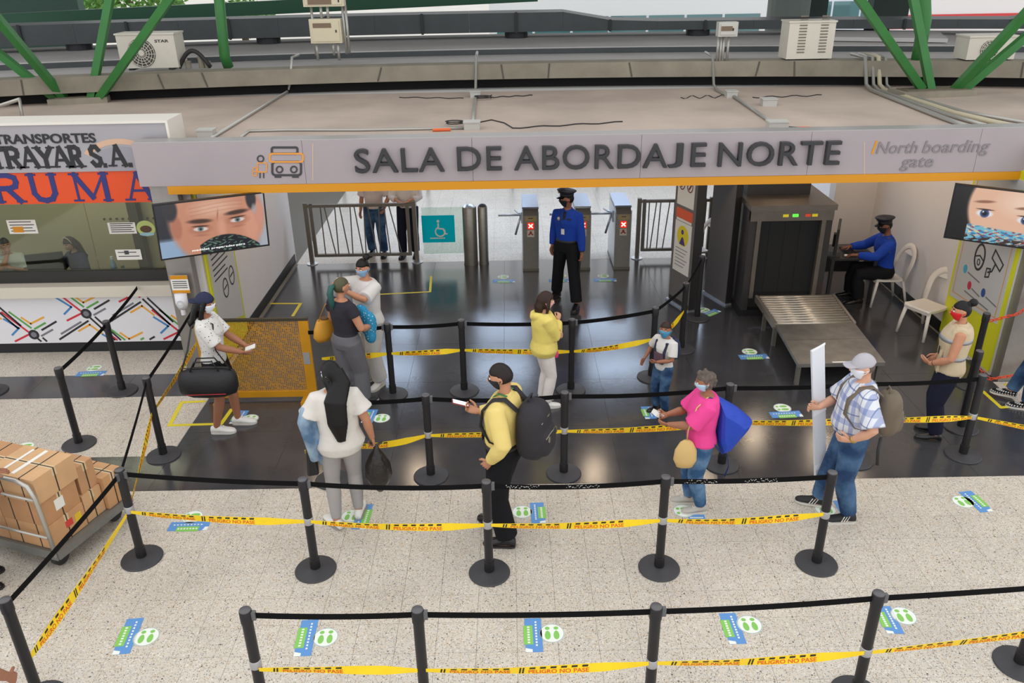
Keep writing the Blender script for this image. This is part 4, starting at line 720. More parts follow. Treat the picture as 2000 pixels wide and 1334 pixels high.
m2 = MB(); m2.hexa([C0.lerp(C1, .4) + Vector((0, .02, .001)), C0.lerp(C1, .62) + Vector((0, .02, .001)), C0.lerp(C1, .62) + Vector((0, .05, .001)), C0.lerp(C1, .4) + Vector((0, .05, .001))] + [C0.lerp(C1, .4) + Vector((0, .02, .003)), C0.lerp(C1, .62) + Vector((0, .02, .003)), C0.lerp(C1, .62) + Vector((0, .05, .003)), C0.lerp(C1, .4) + Vector((0, .05, .003))]); m2.build('label_strip', PAPER, cv, fix=True)
# ---------------- desk and screen for the seated guard
dk = thing('guard_desk', 'dark desk beside the scanner with the seated guard', 'desk', (5.28, 12.2, 0)); DKD = mat('dark_desk', (46, 42, 42), .4)
MB().bb(-.36, .36, -.3, .4, .72, .75).build('top', DKD, dk); [MB().bb(x - .025, x + .025, y - .025, y + .025, 0, .72).build('leg', DKD, dk) for x in (-.33, .33) for y in (-.27, .37)]; MB().bb(-.34, .34, .35, .37, .3, .7).build('modesty_panel', DKD, dk)
mo = thing('monitor', 'black computer monitor seen edge-on on the guard desk', 'monitor', (5.03, 12.08, .75), -.4); MB().bb(-.02, .02, -.3, .3, .1, .5).build('screen', CAB, mo); MB().bb(-.06, -.02, -.05, .05, .15, .35).build('back_bulge', CAB, mo); MB().bb(-.03, .0, -.03, .03, 0, .15).build('stand', CAB, mo); MB().bb(-.1, .08, -.12, .12, 0, .012).build('base', CAB, mo)
kb = thing('keyboard', 'dark keyboard on the guard desk', 'keyboard', (5.3, 12.2, .752)); MB().bb(-.08, .08, -.22, .22, 0, .018).build('tray', CAB, kb)
for i in range(4):
    for j in range(10): MB().bb(-.07 + i * .036, -.04 + i * .036, -.205 + j * .041, -.17 + j * .041, .018, .026).build('key', XD, kb)
tag(MB().tube([(5.15, 12.02, .765), (5.2, 12.0, .77)], [(.028, .018), (.03, .018)], 10).build('computer_mouse', WHP, smooth=True), 'pale computer mouse at the desk edge', 'mouse')
# ---------------- white plastic chairs
CHW = mat('white_plastic', (222, 214, 204), .42, var=.03)
def plastic_chair(x, y, rz, label):    # faces local -Y
    t = thing('plastic_chair', label, 'chair', (x, y, 0), rz, 'white plastic chairs')
    rings = []
    for (yy, z, w_) in ((-.23, .425, .2), (-.21, .445, .215), (-.1, .432, .215), (.1, .425, .205), (.2, .43, .19)): rings.append([Vector((w_ * a, yy, z + .012 * abs(a) ** 3)) for a in np.linspace(-1, 1, 9)] + [Vector((w_ * a, yy, z - .022)) for a in np.linspace(1, -1, 9)])
    MB().loft(rings).build('seat', CHW, t, fix=True, sharp=50)
    MB().hexa([(-.2, -.225, .38), (.2, -.225, .38), (.2, -.205, .38), (-.2, -.205, .38), (-.205, -.235, .43), (.205, -.235, .43), (.205, -.21, .43), (-.205, -.21, .43)]).build('front_apron', CHW, t, fix=True)
    bk = lambda u, z: Vector((u, .19 + (z - .43) * .3, z))
    arch = [bk(-.2, .42)] + [bk(-.21 * math.cos(q), .66 + .24 * math.sin(q)) for q in np.linspace(0, PI, 13)] + [bk(.2, .42)]
    MB().tube(arch, [(.05, .014)] * len(arch), 8, hint=Vector((0, 1, 0))).build('back_frame', CHW, t, smooth=True)
    MB().hexa([bk(-.17, .78), bk(.17, .78), bk(.17, .78) + Vector((0, .014, 0)), bk(-.17, .78) + Vector((0, .014, 0)), bk(-.1, .88), bk(.1, .88), bk(.1, .88) + Vector((0, .014, 0)), bk(-.1, .88) + Vector((0, .014, 0))]).build('back_panel', CHW, t, fix=True)
    for sx in (-1, 1):
        MB().tube([(sx * .18, -.2, .43), (sx * .205, -.235, .2), (sx * .22, -.26, 0)], [(.032, .024), (.026, .02), (.022, .018)], 8).build('leg', CHW, t, smooth=True); MB().tube([(sx * .175, .19, .44), (sx * .2, .25, .2), (sx * .215, .3, 0)], [(.03, .022), (.026, .02), (.022, .018)], 8).build('leg', CHW, t, smooth=True)
plastic_chair(5.93, 10.78, math.radians(-62), 'empty white plastic chair against the right wall')
plastic_chair(5.83, 11.98, math.radians(-88), 'white plastic chair under the seated guard')
plastic_chair(3.14, 13.42, math.radians(-75), 'white plastic chair behind the detector arch')
# ================================================================ BELT STANCHIONS
PBLK = mat('post_black', (40, 38, 40), .42, .1, var=.05, spec=.35); PCAP = mat('post_cap', (92, 90, 92), .4, .2); BASEM = mat('base_black', (58, 57, 60), .5, var=.08, vscale=9, bump=.05); BELT = mat('belt_black', (13, 12, 14), .8, spec=.15); COLL = mat('collar_black', (26, 25, 27), .4)
PX = {}
def from_top(px, py): p = G(px, py, 1.0); return Vector((p.x, p.y, 0))
def on_floor(px, py): return G(px, py, 0)
SPEC = {
 'a': (on_floor(278, 1091), 'first post of the middle front row, beside the carton trolley'), 'b': (on_floor(617, 1113), 'second front row post, below the long-haired woman'),
 'c': (on_floor(956, 1119), 'third front row post, left of the yellow shirt man'), 'd': (on_floor(1287, 1110), 'fourth front row post, before the woman in pink'), 'e': (on_floor(1594, 1101), 'last front row post, before the man in plaid'),
 'f': (from_top(478, 1190), 'leftmost post of the nearest row at the bottom edge'), 'g': (from_top(815, 1189), 'second post of the nearest row at the bottom edge'), 'h': (from_top(1282, 1183), 'third post of the nearest row at the bottom edge'), 'i': (from_top(1717, 1157), 'rightmost leaning-looking post of the nearest row'),
 'q': (from_top(8, 1170), 'post in the bottom left corner below the trolley'), 'z': (on_floor(1990, 1298), 'post cut off by the right edge near the bottom'), 'z2': (G(2330, 1110, 1.0) * 1.0, 'post outside the right edge of the nearest row'),
 'j': (on_floor(842, 930), 'dark floor post left of the yellow shirt man'), 'k': (on_floor(1101, 925), 'post behind the big black backpack'), 'l': (on_floor(1409, 908), 'post hidden behind the woman in pink'), 'm': (on_floor(1880, 889), 'post in front of the woman in the beige vest'),
 'jj': (on_floor(650, 938), 'post hidden behind the long-haired woman'), 'm2': (on_floor(1876, 836), 'post close behind the vest woman'), 'm3': (on_floor(1893, 752), 'post with orange chain behind the vest woman'), 'pm': (on_floor(1668, 900), 'post hidden behind the man in plaid'),
 'n': (on_floor(320, 890), 'post on the dark floor left of the woman in the navy cap'), 'o': (on_floor(155, 868), 'post on the pale floor above the carton trolley'), 'p': (on_floor(240, 764), 'post in front of the patterned booth'), 'p0': (on_floor(-14, 765), 'post at the left edge in front of the booth'),
 'r1': (on_floor(768, 771), 'back row post right of the nurse'), 'r2': (on_floor(907, 764), 'back row post between nurse and hoodie girl'), 'r3': (on_floor(1115, 763), 'back row post right of the girl in the yellow hoodie'), 'r4': (on_floor(1272, 737), 'back row post behind the boy'), 'r5': (on_floor(1330, 682), 'post right of the boy where the yellow tape ends'), 'r6': (on_floor(1361, 621), 'farthest post beside the detector arch'),
}
SPEC['z2'][0].z = 0
PM = {}
PM['base'] = MB().lathe((0, 0, 0), [(.185, 0), (.188, .008), (.182, .018), (.06, .034), (.05, .036)], 36).mesh('base', True); PM['collar'] = MB().lathe((0, 0, .03), [(.046, 0), (.046, .11), (.04, .112)], 20).mesh('collar', True)
PM['post'] = MB().lathe((0, 0, .03), [(.039, 0), (.039, .86)], 20).mesh('post', True); PM['head'] = MB().lathe((0, 0, .885), [(.039, 0), (.044, .004), (.044, .1), (.04, .108)], 24).mesh('head', True); PM['cap'] = MB().lathe((0, 0, .991), [(.041, 0), (.04, .006), (.03, .012), (.001, .013)], 20).mesh('cap', True)
PM['clip'] = MB().bb(-.02, .02, .04, .06, .905, .975).mesh('belt_clip')
for k, m_ in (('base', BASEM), ('collar', COLL), ('post', PBLK), ('head', PBLK), ('cap', PCAP), ('clip', mat('clip_grey', (96, 96, 98), .4))):
    PM[k].materials.append(m_)
    if k != 'clip': PM[k].set_sharp_from_angle(angle=math.radians(35))
POSTS = {}
for k, (p, lb) in SPEC.items():
    t = thing('belt_stanchion', 'black belt stanchion, ' + lb, 'stanchion', (p.x, p.y, 0), 0, 'black belt stanchions')
    for nm in ('base', 'collar', 'post', 'head', 'cap'): link({'base': 'base', 'collar': 'base_collar', 'post': 'post', 'head': 'belt_head', 'cap': 'cap'}[nm], PM[nm], None, t)
    POSTS[k] = t
S_flip = [False]
def ribbon(P, Q, sag, wd, nseg=28, twist=0.0, pinch=(1, 1), bulge=0.0):
    P, Q = Vector(P), Vector(Q); d = Q - P; L_ = d.length; side = Vector((d.x, d.y, 0)).normalized(); nrm = Vector((side.y, -side.x, 0))   # nrm points to the camera side for left-to-right ribbons
    if nrm.dot(Vector((-(P.x + Q.x), -(P.y + Q.y), 0))) < 0: nrm = -nrm
    def S(s, v, w=0.0):
        t = s / L_; c = P + d * t + Vector((0, 0, -4 * sag * t * (1 - t))); k = pinch[0] + (1 - pinch[0]) * min(1, t * 5) if t < .5 else pinch[1] + (1 - pinch[1]) * min(1, (1 - t) * 5)
        a = twist * math.sin(t * PI * 2) + bulge; upv = Vector((0, 0, math.cos(a))) + nrm * math.sin(a); nn = nrm * math.cos(a) - Vector((0, 0, math.sin(a))); return c + upv * (v * wd * k) + nn * w
    S_flip[0] = side.dot(Vector((0, 0, 1)).cross(nrm)) < 0
    return S, L_
def ribbon_mesh(S, L_, n=28, th=.0015, loc=Vector((0, 0, 0))):
    mb = MB(); rings = []
    for i in range(n + 1): s = L_ * i / n; rings.append([S(s, -.5, th) - loc, S(s, .5, th) - loc, S(s, .5, -th) - loc, S(s, -.5, -th) - loc])
    return mb.loft(rings)
WPR = mat('belt_print_white', (206, 204, 200), .7)
def belt(k0, k1, z0=.945, z1=.945, sag=.015, pr=False, end=None):
    P = POSTS[k0].location; Q = POSTS[k1].location if end is None else Vector(end); P = Vector((P.x, P.y, z0)); Q = Vector((Q.x, Q.y, z1 if end is None else Q.z)); d = (Q - P).normalized(); P2, Q2 = P + d * .042, Q - d * (.042 if end is None else 0)
    S, L_ = ribbon(P2, Q2, sag, .05); loc = POSTS[k0].location
    o = ribbon_mesh(S, L_, 20, .0015, loc).build('belt', BELT, POSTS[k0], fix=True)
    if pr:
        mb = MB()
        for s0 in np.arange(.12, L_ - .3, .52):
            for q in range(26):
                s = s0 + q * .011 + rng.random() * .006; v = rng.uniform(-.36, .3); h = rng.uniform(.06, .2); mb._add([S(s, v, .003) - loc, S(s + .009, v + .04, .003) - loc, S(s + .009, v + h, .003) - loc, S(s, v + h, .003) - loc], [(0, 1, 2, 3)])
        mb.build('white_print', WPR, o)
    c = MB().box((P2 - loc) + d * .012, (.03, .03, .07), math.atan2(d.y, d.x)).build('belt_clip', mat('clip_grey', (96, 96, 98), .4), POSTS[k0])
for a, b, pr in (('a', 'b', 0), ('b', 'c', 0), ('c', 'd', 1), ('d', 'e', 1), ('f', 'g', 0), ('g', 'h', 0), ('h', 'i', 0), ('i', 'z2', 0), ('jj', 'j', 0), ('j', 'k', 0), ('k', 'l', 0), ('l', 'pm', 0), ('pm', 'm', 0), ('a', 'q', 0), ('a', 'n', 0), ('o', 'p', 0), ('r1', 'r2', 0), ('r2', 'r3', 0), ('r3', 'r4', 0), ('r4', 'r5', 0), ('r5', 'r6', 0), ('m2', 'm3', 0)): belt(a, b, pr=pr, sag=.03 if a in 'bcjk' else .015)
belt('n', 'n', end=(-4.12, 9.78, .95)); belt('p', 'p', end=(A(268, 562, 10.49).x, 10.49, A(268, 562, 10.49).z)); belt('r1', 'r1', end=(A(600, 637, 9.12).x, 9.12, .93)); belt('p0', 'p0', end=(-8.2, 10.45, 1.2))
# ================================================================ YELLOW CAUTION TAPE
TAPE = mat('caution_yellow', (247, 209, 22), .4, var=.05, vscale=12, bump=.15, bscale=14); TBLK = mat('tape_black', (40, 34, 20), .5); TRED = mat('tape_red', (222, 82, 30), .5); SILV = mat('silver_tape', (178, 178, 180), .35, .5)
def tape_run(label, pts, wd=.07, sags=None, twists=None):
    t = thing('caution_tape', label, 'tape', (0, 0, 0), 0, 'yellow caution tapes')
    for i in range(len(pts) - 1):
        P, Q = Vector(pts[i]), Vector(pts[i + 1]); d = (Q - P).normalized(); P, Q = P + d * .03, Q - d * .03
        S, L_ = ribbon(P, Q, sags[i] if sags else .03, wd, twist=(twists[i] if twists else .25), pinch=(.45, .5))
        seg = ribbon_mesh(S, L_, 30, .0008).build('tape_length', TAPE, t, fix=True); blk, red = MB(), MB(); s = .1
        flip = S_flip[0]; F = (lambda s_, v, w=0.0: S(L_ - s_, v, w)) if flip else S
        while s + .5 < L_:
            for o_ in (0, .022): blk._add([F(s + o_, -.42, .002), F(s + o_ + .012, -.42, .002), F(s + o_ + .02, .42, .002), F(s + o_ + .008, .42, .002)], [(0, 1, 2, 3)])
            for q in range(6): a = s + .075 + q * .075; blk._add([F(a, .18, .002), F(a + .042, .18, .002), F(a + .046, .4, .002), F(a + .004, .4, .002)], [(0, 1, 2, 3)])
            text_on(red, 'PELIGRO NO PASE', lambda u, v, w=0.0: F(u, v, .002 + w), s + .07, s + .5, -.42, .06, 0, 0, bold=.015); s += .56
        if blk.v: blk.build('black_print', TBLK, seg); red.build('red_print', TRED, seg)
    return t
def at(k, z): p = POSTS[k].location; return (p.x, p.y - .035, z)
tape_run('yellow caution tape along the front row of posts below the queue', [at('a', .56), at('b', .57), at('c', .56), at('d', .56), at('e', .58)], sags=[.03, .04, .03, .04])
tape_run('yellow caution tape along the nearest row of posts at the bottom', [at('f', .47), at('g', .46), at('h', .5), at('i', .47), at('z2', .62)], sags=[.0, .03, .03, .02])
tape_run('yellow caution tape from the trolley post down to the bottom left corner', [at('a', .55), at('q', .4)], .08, [.02]); tape_run('yellow caution tape rising behind the trolley post to the woman in the navy cap', [at('a', .55), at('n', .58), (-4.1, 9.76, .55)], .07, [.02, .02])
tape_run('yellow caution tape of the middle row behind the man in the yellow shirt', [at('jj', .46), at('j', .53), at('k', .55), at('l', .56), at('pm', .53), at('m', .5), (7.6, 6.7, .35)], .07, [.06, .01, .03, .02, .01, .03])
tape_run('yellow caution tape of the back row behind the girl in the yellow hoodie', [(A(622, 688, 9.1).x, 9.1, .58), at('r1', .6), at('r2', .6), at('r3', .57), at('r4', .57), at('r5', .6)], .07, [.01, .01, .01, .03, .06])
def wrap(k, z, label):
    p = POSTS[k].location; o = MB().lathe((p.x, p.y, z - .035), [(.041, 0), (.0425, .003), (.0425, .067), (.041, .07)], 20).build('silver_wrap', SILV, smooth=True); o.parent = POSTS[k]; o.location = -p
for k, z in (('b', .56), ('c', .55), ('d', .55), ('e', .56), ('f', .5), ('h', .48), ('i', .46), ('a', .57), ('m', .5), ('j', .53), ('k', .55)): wrap(k, z, '')
# orange plastic chain
OCH = mat('orange_chain', (226, 74, 36), .5)
def chain(label, pts):
    t = thing('plastic_chain', label, 'chain', (0, 0, 0)); P = [Vector(p) for p in pts]; n = 0
    for a, b in zip(P[:-1], P[1:]):
        d = b - a; m_ = int(d.length / .05); x, y = frame(d)
        for k in range(m_):
            c = a + d * ((k + .5) / m_); u = d.normalized(); s = x if k % 2 else y; MB().tube([c + u * .032 * math.cos(q * PI / 5) + s * .016 * math.sin(q * PI / 5) for q in range(11)], .0065, 5).build('link', OCH, t)
p3 = POSTS['m3'].location
chain('orange plastic chain draped from the post behind the vest woman to the right', [(p3.x + .03, p3.y - .03, .9), (6.2, 9.2, .98), (6.4, 9.2, 1.2), (6.75, 9.15, 1.02), (7.3, 9.1, 1.1)])
chain('orange plastic chain hanging low by the right gate post', [(p3.x, p3.y - .05, .3), (6.0, 9.12, .12), (6.35, 9.18, .14), (6.7, 9.2, .3)])
# ================================================================ FLOOR STICKERS AND MARKS
STB, STG, STW = mat('sticker_blue', (92, 146, 206), .5), mat('sticker_green', (132, 196, 92), .5), mat('sticker_white', (234, 238, 230), .5)
def sole(cx, cy, s, r=0.0):
    pts = []
    for k in range(16):
        q = 2 * PI * k / 16; pts.append((cx + s * .5 * math.cos(q) * (1 + .12 * math.sin(q)), cy + s * math.sin(q)))
    return pts
def sticker(label, c, b0, b1):
    C_, B0_, B1_ = G(*c), G(*b0), G(*b1); t = thing('floor_sticker', label, 'sticker', (0, 0, 0), 0, 'distance floor stickers'); d = (B1_ - B0_); L_ = d.length; U = d.normalized(); mid = (B0_ + B1_) / 2
    side = U.cross(Vector((0, 0, 1))); sg_ = 1 if (C_ - mid).dot(side) > 0 else -1; V = side * sg_
    T = lambda u, v, w=0.0: mid + U * u + V * v + Vector((0, 0, .0012 + w)); h = .07
    MB().prism([(-L_ / 2, -h), (L_ / 2, -h), (L_ / 2, h), (-L_ / 2, h)], T, .001).build('blue_bar', STB, t, fix=True); MB().prism([(-L_ * .28, -h - .012), (L_ * .28, -h - .012), (L_ * .28, -.005), (-L_ * .28, -.005)], lambda u, v, w=0.0: T(u, v, .001 + w), .0006).build('green_bar', STG, t, fix=True)
    MB().prism([(L_ * .38, -h), (L_ / 2, -h), (L_ / 2, -h * .2), (L_ * .42, -h * .2)], lambda u, v, w=0.0: T(u, v, .001 + w), .0006).build('white_corner', STW, t, fix=True)
    mb = MB(); T3 = lambda u, v, w=0.0: T(u, v, .0016 + w)
    for k in range(9): mb.prism([(-L_ * .4 + k * L_ * .085, .015), (-L_ * .4 + k * L_ * .085 + .018, .015), (-L_ * .4 + k * L_ * .085 + .018, .03), (-L_ * .4 + k * L_ * .085, .03)], T3, .0004)
    for k in range(7): mb.prism([(-L_ * .25 + k * L_ * .075, -.05), (-L_ * .25 + k * L_ * .075 + .016, -.05), (-L_ * .25 + k * L_ * .075 + .016, -.03), (-L_ * .25 + k * L_ * .075, -.03)], T3, .0004)
    mb.build('printed_row', STW, t, fix=True)
    if c is not None and (C_ - mid).length < .6:
        X = lambda u, v, w=0.0: C_ + U * u + V * v + Vector((0, 0, .0012 + w)); MB().prism(disc(28, .105), X, .001).build('round_disc', STW, t, fix=True); m2 = MB()
        for s in (-1, 1):
            m2.prism([(p[1], p[0]) for p in sole(s * .036, .02, .048)], lambda u, v, w=0.0: X(u, v, .001 + w), .0006); m2.prism([(p[1] - .0, p[0]) for p in [(s * .036 + .02 * math.cos(q * PI / 6), -.055 + .018 * math.sin(q * PI / 6)) for q in range(12)]], lambda u, v, w=0.0: X(u, v, .001 + w), .0006)
        m2.build('footprints', STG, t, fix=True); m2 = MB(); stroke(m2, [(.1 * math.cos(q * PI / 14), .1 * math.sin(q * PI / 14)) for q in range(28)], .006, lambda u, v, w=0.0: X(u, v, .001 + w), .0005, True); m2.build('rim', mat('sticker_rim', (160, 176, 170), .5), t, fix=True)
for lb, c, b0, b1 in (('at the bottom left corner', (286, 1244), (265, 1208), (236, 1278)), ('under the first nearest belt', (636, 1245), (606, 1211), (590, 1282)), ('under the middle of the nearest belts', (1078, 1237), (1040, 1208), (1044, 1274)), ('under the third nearest belt', (1464, 1220), (1420, 1198), (1442, 1258)), ('beside the nearest right-hand post', (1765, 1203), (1722, 1184), (1750, 1238)),
    ('right of the trolley post', (376, 1010), (330, 1029), (408, 1027)), ('under the feet of the long-haired woman', (686, 1008), (716, 985), (700, 1034)), ('behind the shoes of the man in the yellow shirt', (1020, 1000), (1048, 982), (1052, 1022)), ('under the shoes of the woman in pink', (1335, 998), (1345, 1014), (1378, 1014)), ('under the shoes of the man in plaid', (1612, 995), (1640, 978), (1660, 1010)), ('alone on the pale floor at the right', (1881, 980), (1884, 960), (1928, 1000)),
    ('on the dark floor beside the shoes of the navy cap woman', (488, 818), (476, 802), (458, 828)), ('on the dark floor beside the long-haired woman', (745, 817), (728, 800), (716, 826)), ('on the dark floor under the boy', (1290, 806), (1262, 794), (1272, 818)), ('on the dark floor left of the man in plaid', (1528, 797), (1505, 811), (1565, 808)), ('on the dark floor before the conveyor', (1464, 687), (1444, 698), (1500, 696)), ('in front of the left turnstile', (983, 541), (962, 549), (1006, 549)), ('between the feet of the standing guard', (1096, 539), (1072, 548), (1112, 548)), ('in front of the right turnstile', (1178, 539), (1160, 547), (1204, 547)), ('at the foot of the detector arch', (1374, 606), (1372, 618), (1402, 606)), ('on the pale floor before the booth', (184, 719), (150, 731), (206, 729)), ('behind the carton trolley', (48, 873), (30, 888), (66, 886))):
    sticker('blue green footprint sticker ' + lb, c, b0, b1)
YT = mat('floor_yellow_tape', (222, 204, 44), .5)
def floor_mark(label, pts, wd=.05):
    pp = [G(*p) for p in pts]; mb = MB(); stroke(mb, [(p.x, p.y) for p in pp], wd, lambda u, v, w=0.0: Vector((u, v, .0012 + w)), .001); tag(mb.build('floor_marking', YT, fix=True), label, 'floor marking')
floor_mark('yellow taped square on the floor beneath the woman in the navy cap', [(398, 784), (355, 786), (331, 831), (432, 828), (452, 800)]); floor_mark('yellow taped corner on the dark floor by the left wall', [(530, 593), (587, 593), (572, 617)]); floor_mark('yellow taped corner behind the nurse', [(742, 575), (840, 570), (842, 540)], .04); floor_mark('yellow taped angle right of the vest woman', [(1918, 763), (1955, 796), (1990, 793)]); floor_mark('yellow taped line at the right edge by the gate post', [(1966, 752), (2010, 747)], .07)
# ================================================================ PERFORATED YELLOW BARRIER
PY = mat('perforated_yellow', (200, 140, 8), .5, var=.1, vscale=4); pa, pb = on_floor(405, 778), on_floor(620, 782); yb = (pa.y + pb.y) / 2; x0, x1 = -3.86, pb.x; ztop = A(500, 622, yb).z
bar = thing('yellow_barrier', 'yellow perforated metal barrier panel beside the woman in the navy cap', 'barrier', (0, yb, 0))
MB().bb(x0, x1, -.02, .02, .04, .12).build('bottom_rail', PY, bar); MB().bb(x0, x1, -.02, .02, ztop - .035, ztop).build('top_rail', mat('barrier_dark', (60, 52, 36), .5), bar); MB().bb(x0, x0 + .07, -.02, .02, .12, ztop - .035).build('side_rail', PY, bar); MB().bb(x1 - .12, x1, -.02, .02, .12, ztop - .035).build('side_rail', PY, bar)
nx_, nz_ = 50, 44; u0, u1, v0, v1 = x0 + .07, x1 - .12, .12, ztop - .035; du, dv = (u1 - u0) / nx_, (v1 - v0) / nz_; mb = MB()
for i in range(nx_):
    for j in range(nz_):
        cx, cz = u0 + (i + .5) * du, v0 + (j + .5) * dv; big = .46 if (i * 7 + j * 13 + (i * j) % 5) % 3 else .3; rot = rng.random() * 1.0; o_ = []; q_ = []
        for k in range(8): a = k * PI / 4 + PI / 8; o_.append((cx + du * .5 * (1 if abs(math.cos(a)) > .5 else 0) * (1 if math.cos(a) > 0 else -1) if 0 else cx + du * .5 * max(-1, min(1, 1.42 * math.cos(a))), cz + dv * .5 * max(-1, min(1, 1.42 * math.sin(a))))); q_.append((cx + du * big * math.cos(a + rot * .3), cz + dv * big * math.sin(a + rot * .3)))
        b_ = len(mb.v); mb.v += [(p[0], 0, p[1]) for p in o_] + [(p[0], 0, p[1]) for p in q_]; mb.f += [(b_ + k, b_ + (k + 1) % 8, b_ + 8 + (k + 1) % 8, b_ + 8 + k) for k in range(8)]; mb.mi += [0] * 8
o = mb.build('perforated_sheet', PY, bar); o['kind'] = 'stuff'; so = o.modifiers.new('thick', 'SOLIDIFY'); so.thickness = .004
for x in (x0 + .15, x1 - .15): MB().bb(x - .03, x + .03, -.18, .18, 0, .04).build('foot', PY, bar)
MB().bb(x1 - .11, x1 - .03, -.026, -.02, .5, .66).build('latch_plate', SILV, bar)
# ================================================================ CARTON TROLLEY
c1 = Vector((-4.13, 5.92, 0)); e1 = Vector((.327, .945, 0)); e2 = Vector((-.945, .327, 0)); ang = math.atan2(e1.y, e1.x)
CT = lambda a, b, z: c1 + e1 * a + e2 * b + Vector((0, 0, z))
TRM = mat('trolley_grey', (126, 126, 122), .45, .4, var=.1); CARD = mat('cardboard', (196, 152, 110), .8, var=.1, vscale=5, bump=.05, rnd=0); STRAP = mat('box_strap', (52, 46, 40), .6)
tr = thing('platform_trolley', 'grey flatbed trolley with a tube handle carrying cartons', 'trolley', (0, 0, 0))
def obb(mb, a0, a1, b0, b1, z0, z1): return mb.hexa([CT(a0, b0, z0), CT(a0, b1, z0), CT(a1, b1, z0), CT(a1, b0, z0), CT(a0, b0, z1), CT(a0, b1, z1), CT(a1, b1, z1), CT(a1, b0, z1)])
obb(MB(), 0, .92, 0, 1.35, .19, .24).build('deck', TRM, tr, fix=True); obb(MB(), -.01, .0, 0, 1.35, .16, .25).build('deck_edge', TRM, tr, fix=True); obb(MB(), 0, .92, -.02, 0, .17, .25).build('deck_edge', TRM, tr, fix=True)
MB().tube([CT(.0, .02, .2), CT(-.02, .03, .85), CT(-.02, .08, .96), CT(-.02, .2, 1.0), CT(-.02, 1.15, 1.0), CT(-.02, 1.27, .96), CT(-.02, 1.32, .85), CT(0, 1.33, .2)], .02, 10).build('handle', mat('trolley_tube', (186, 182, 174), .35, .6), tr, smooth=True)
for z in (.42, .82): MB().tube([CT(-.02, .03, z), CT(-.02, 1.32, z)], .013, 8).build('handle_rail', mat('trolley_tube', (186, 182, 174), .35, .6), tr, smooth=True)
for a in (.12, .8):
    for b in (.14, 1.2): MB().tube([CT(a - .0, b - .03, .08), CT(a, b + .03, .08)], .08, 16).build('wheel', CAB, tr); obb(MB(), a - .03, a + .03, b - .045, b + .045, .15, .19).build('caster_fork', STEELD, tr, fix=True)
BOXES = [((.03, .42), (.05, .56), (.245, .5), 'carton with red and yellow labels, bottom of near right stack'), ((.03, .42), (.06, .57), (.5, .75), 'middle carton of the near right stack with a white address label'), ((.02, .46), (.05, .6), (.75, 1.0), 'top carton of the near right stack with pale tape'), ((.03, .42), (.57, 1.1), (.245, .5), 'bottom carton of the near left stack'), ((.03, .42), (.58, 1.1), (.5, .75), 'middle carton of the near left stack'), ((.02, .46), (.61, 1.15), (.75, .99), 'top carton of the near left stack under the hand'),
         ((.44, .66), (.06, .5), (.245, .54), 'lower carton of the middle stack on the trolley'), ((.47, .67), (.08, .5), (.54, .83), 'upper carton of the middle stack on the trolley'), ((.67, .9), (.02, .4), (.245, .6), 'carton at the far right end of the trolley'), ((.67, .9), (.42, .95), (.245, .55), 'carton at the far left end of the trolley')]
for i, ((a0, a1), (b0, b1), (z0, z1), lb) in enumerate(BOXES):
    t = thing('carton', 'brown cardboard ' + lb, 'carton', (0, 0, 0), 0, 'cartons on the trolley'); cm = mat('cardboard_%d' % (i % 4), [(198, 152, 108), (188, 140, 98), (206, 164, 120), (192, 146, 106)][i % 4], .8, var=.08, vscale=6)
    obb(MB(), a0, a1, b0, b1, z0, z1 - .002).build('box', cm, t, fix=True); am, bm = (a0 + a1) / 2, (b0 + b1) / 2
    obb(MB(), am - .025, am + .025, b0 - .001, b1 + .001, z1 - .08, z1 - .0008).build('packing_tape', mat('clear_tape', (214, 186, 146), .3), t, fix=True)
    for b in (b0 + (b1 - b0) * .28, b0 + (b1 - b0) * .72): obb(MB(), a0 - .0015, a1 + .0015, b - .006, b + .006, z0, z1 - .0004).build('strap', STRAP, t, fix=True)
    obb(MB(), am - .006, am + .006, b0 - .0016, b1 + .0016, z0, z1 - .0003).build('strap', STRAP, t, fix=True)
    if i == 0: obb(MB(), .2, .28, b0 - .002, b0, .36, .43).build('red_label', mat('label_red', (206, 66, 56), .6), t, fix=True); obb(MB(), .31, .38, b0 - .002, b0, .35, .43).build('yellow_label', mat('label_yellow', (226, 190, 40), .6), t, fix=True)
    if i == 1: obb(MB(), .16, .26, b0 - .002, b0, .58, .69).build('address_label', PAPER, t, fix=True)
    if i == 2: obb(MB(), .06, .44, .3, .34, 1.0 - .001, 1.0005).build('pale_tape', PAPER, t, fix=True); obb(MB(), .06, .42, .44, .47, 1.0 - .001, 1.0005).build('pale_tape', PAPER, t, fix=True)
# ================================================================ PEOPLE
SKIN = {k: mat('skin_' + k, c, .55, var=.04, vscale=20, spec=.35) for k, c in dict(tan=(190, 134, 104), light=(212, 160, 132), brown=(158, 106, 80), deep=(132, 86, 64)).items()}
EYEW = mat('eye_white', (232, 228, 224), .3); EYED = mat('eye_dark', (36, 26, 22), .3); LIP = mat('lip', (166, 92, 84), .5)
def ss(a, b, x): t = max(0.0, min(1.0, (x - a) / (b - a))); return t * t * (3 - 2 * t)
def ik(a, b, l1, l2, pole):
    a, b = Vector(a), Vector(b); d = b - a; L_ = min(d.length, (l1 + l2) * .999); u = d.normalized(); x = (l1 * l1 - l2 * l2 + L_ * L_) / (2 * L_); h = math.sqrt(max(0, l1 * l1 - x * x)); p = Vector(pole); p = p - u * p.dot(u); p = p.normalized() if p.length > 1e-6 else Vector((0, 1, 0)); return a + u * x + p * h, a + u * L_
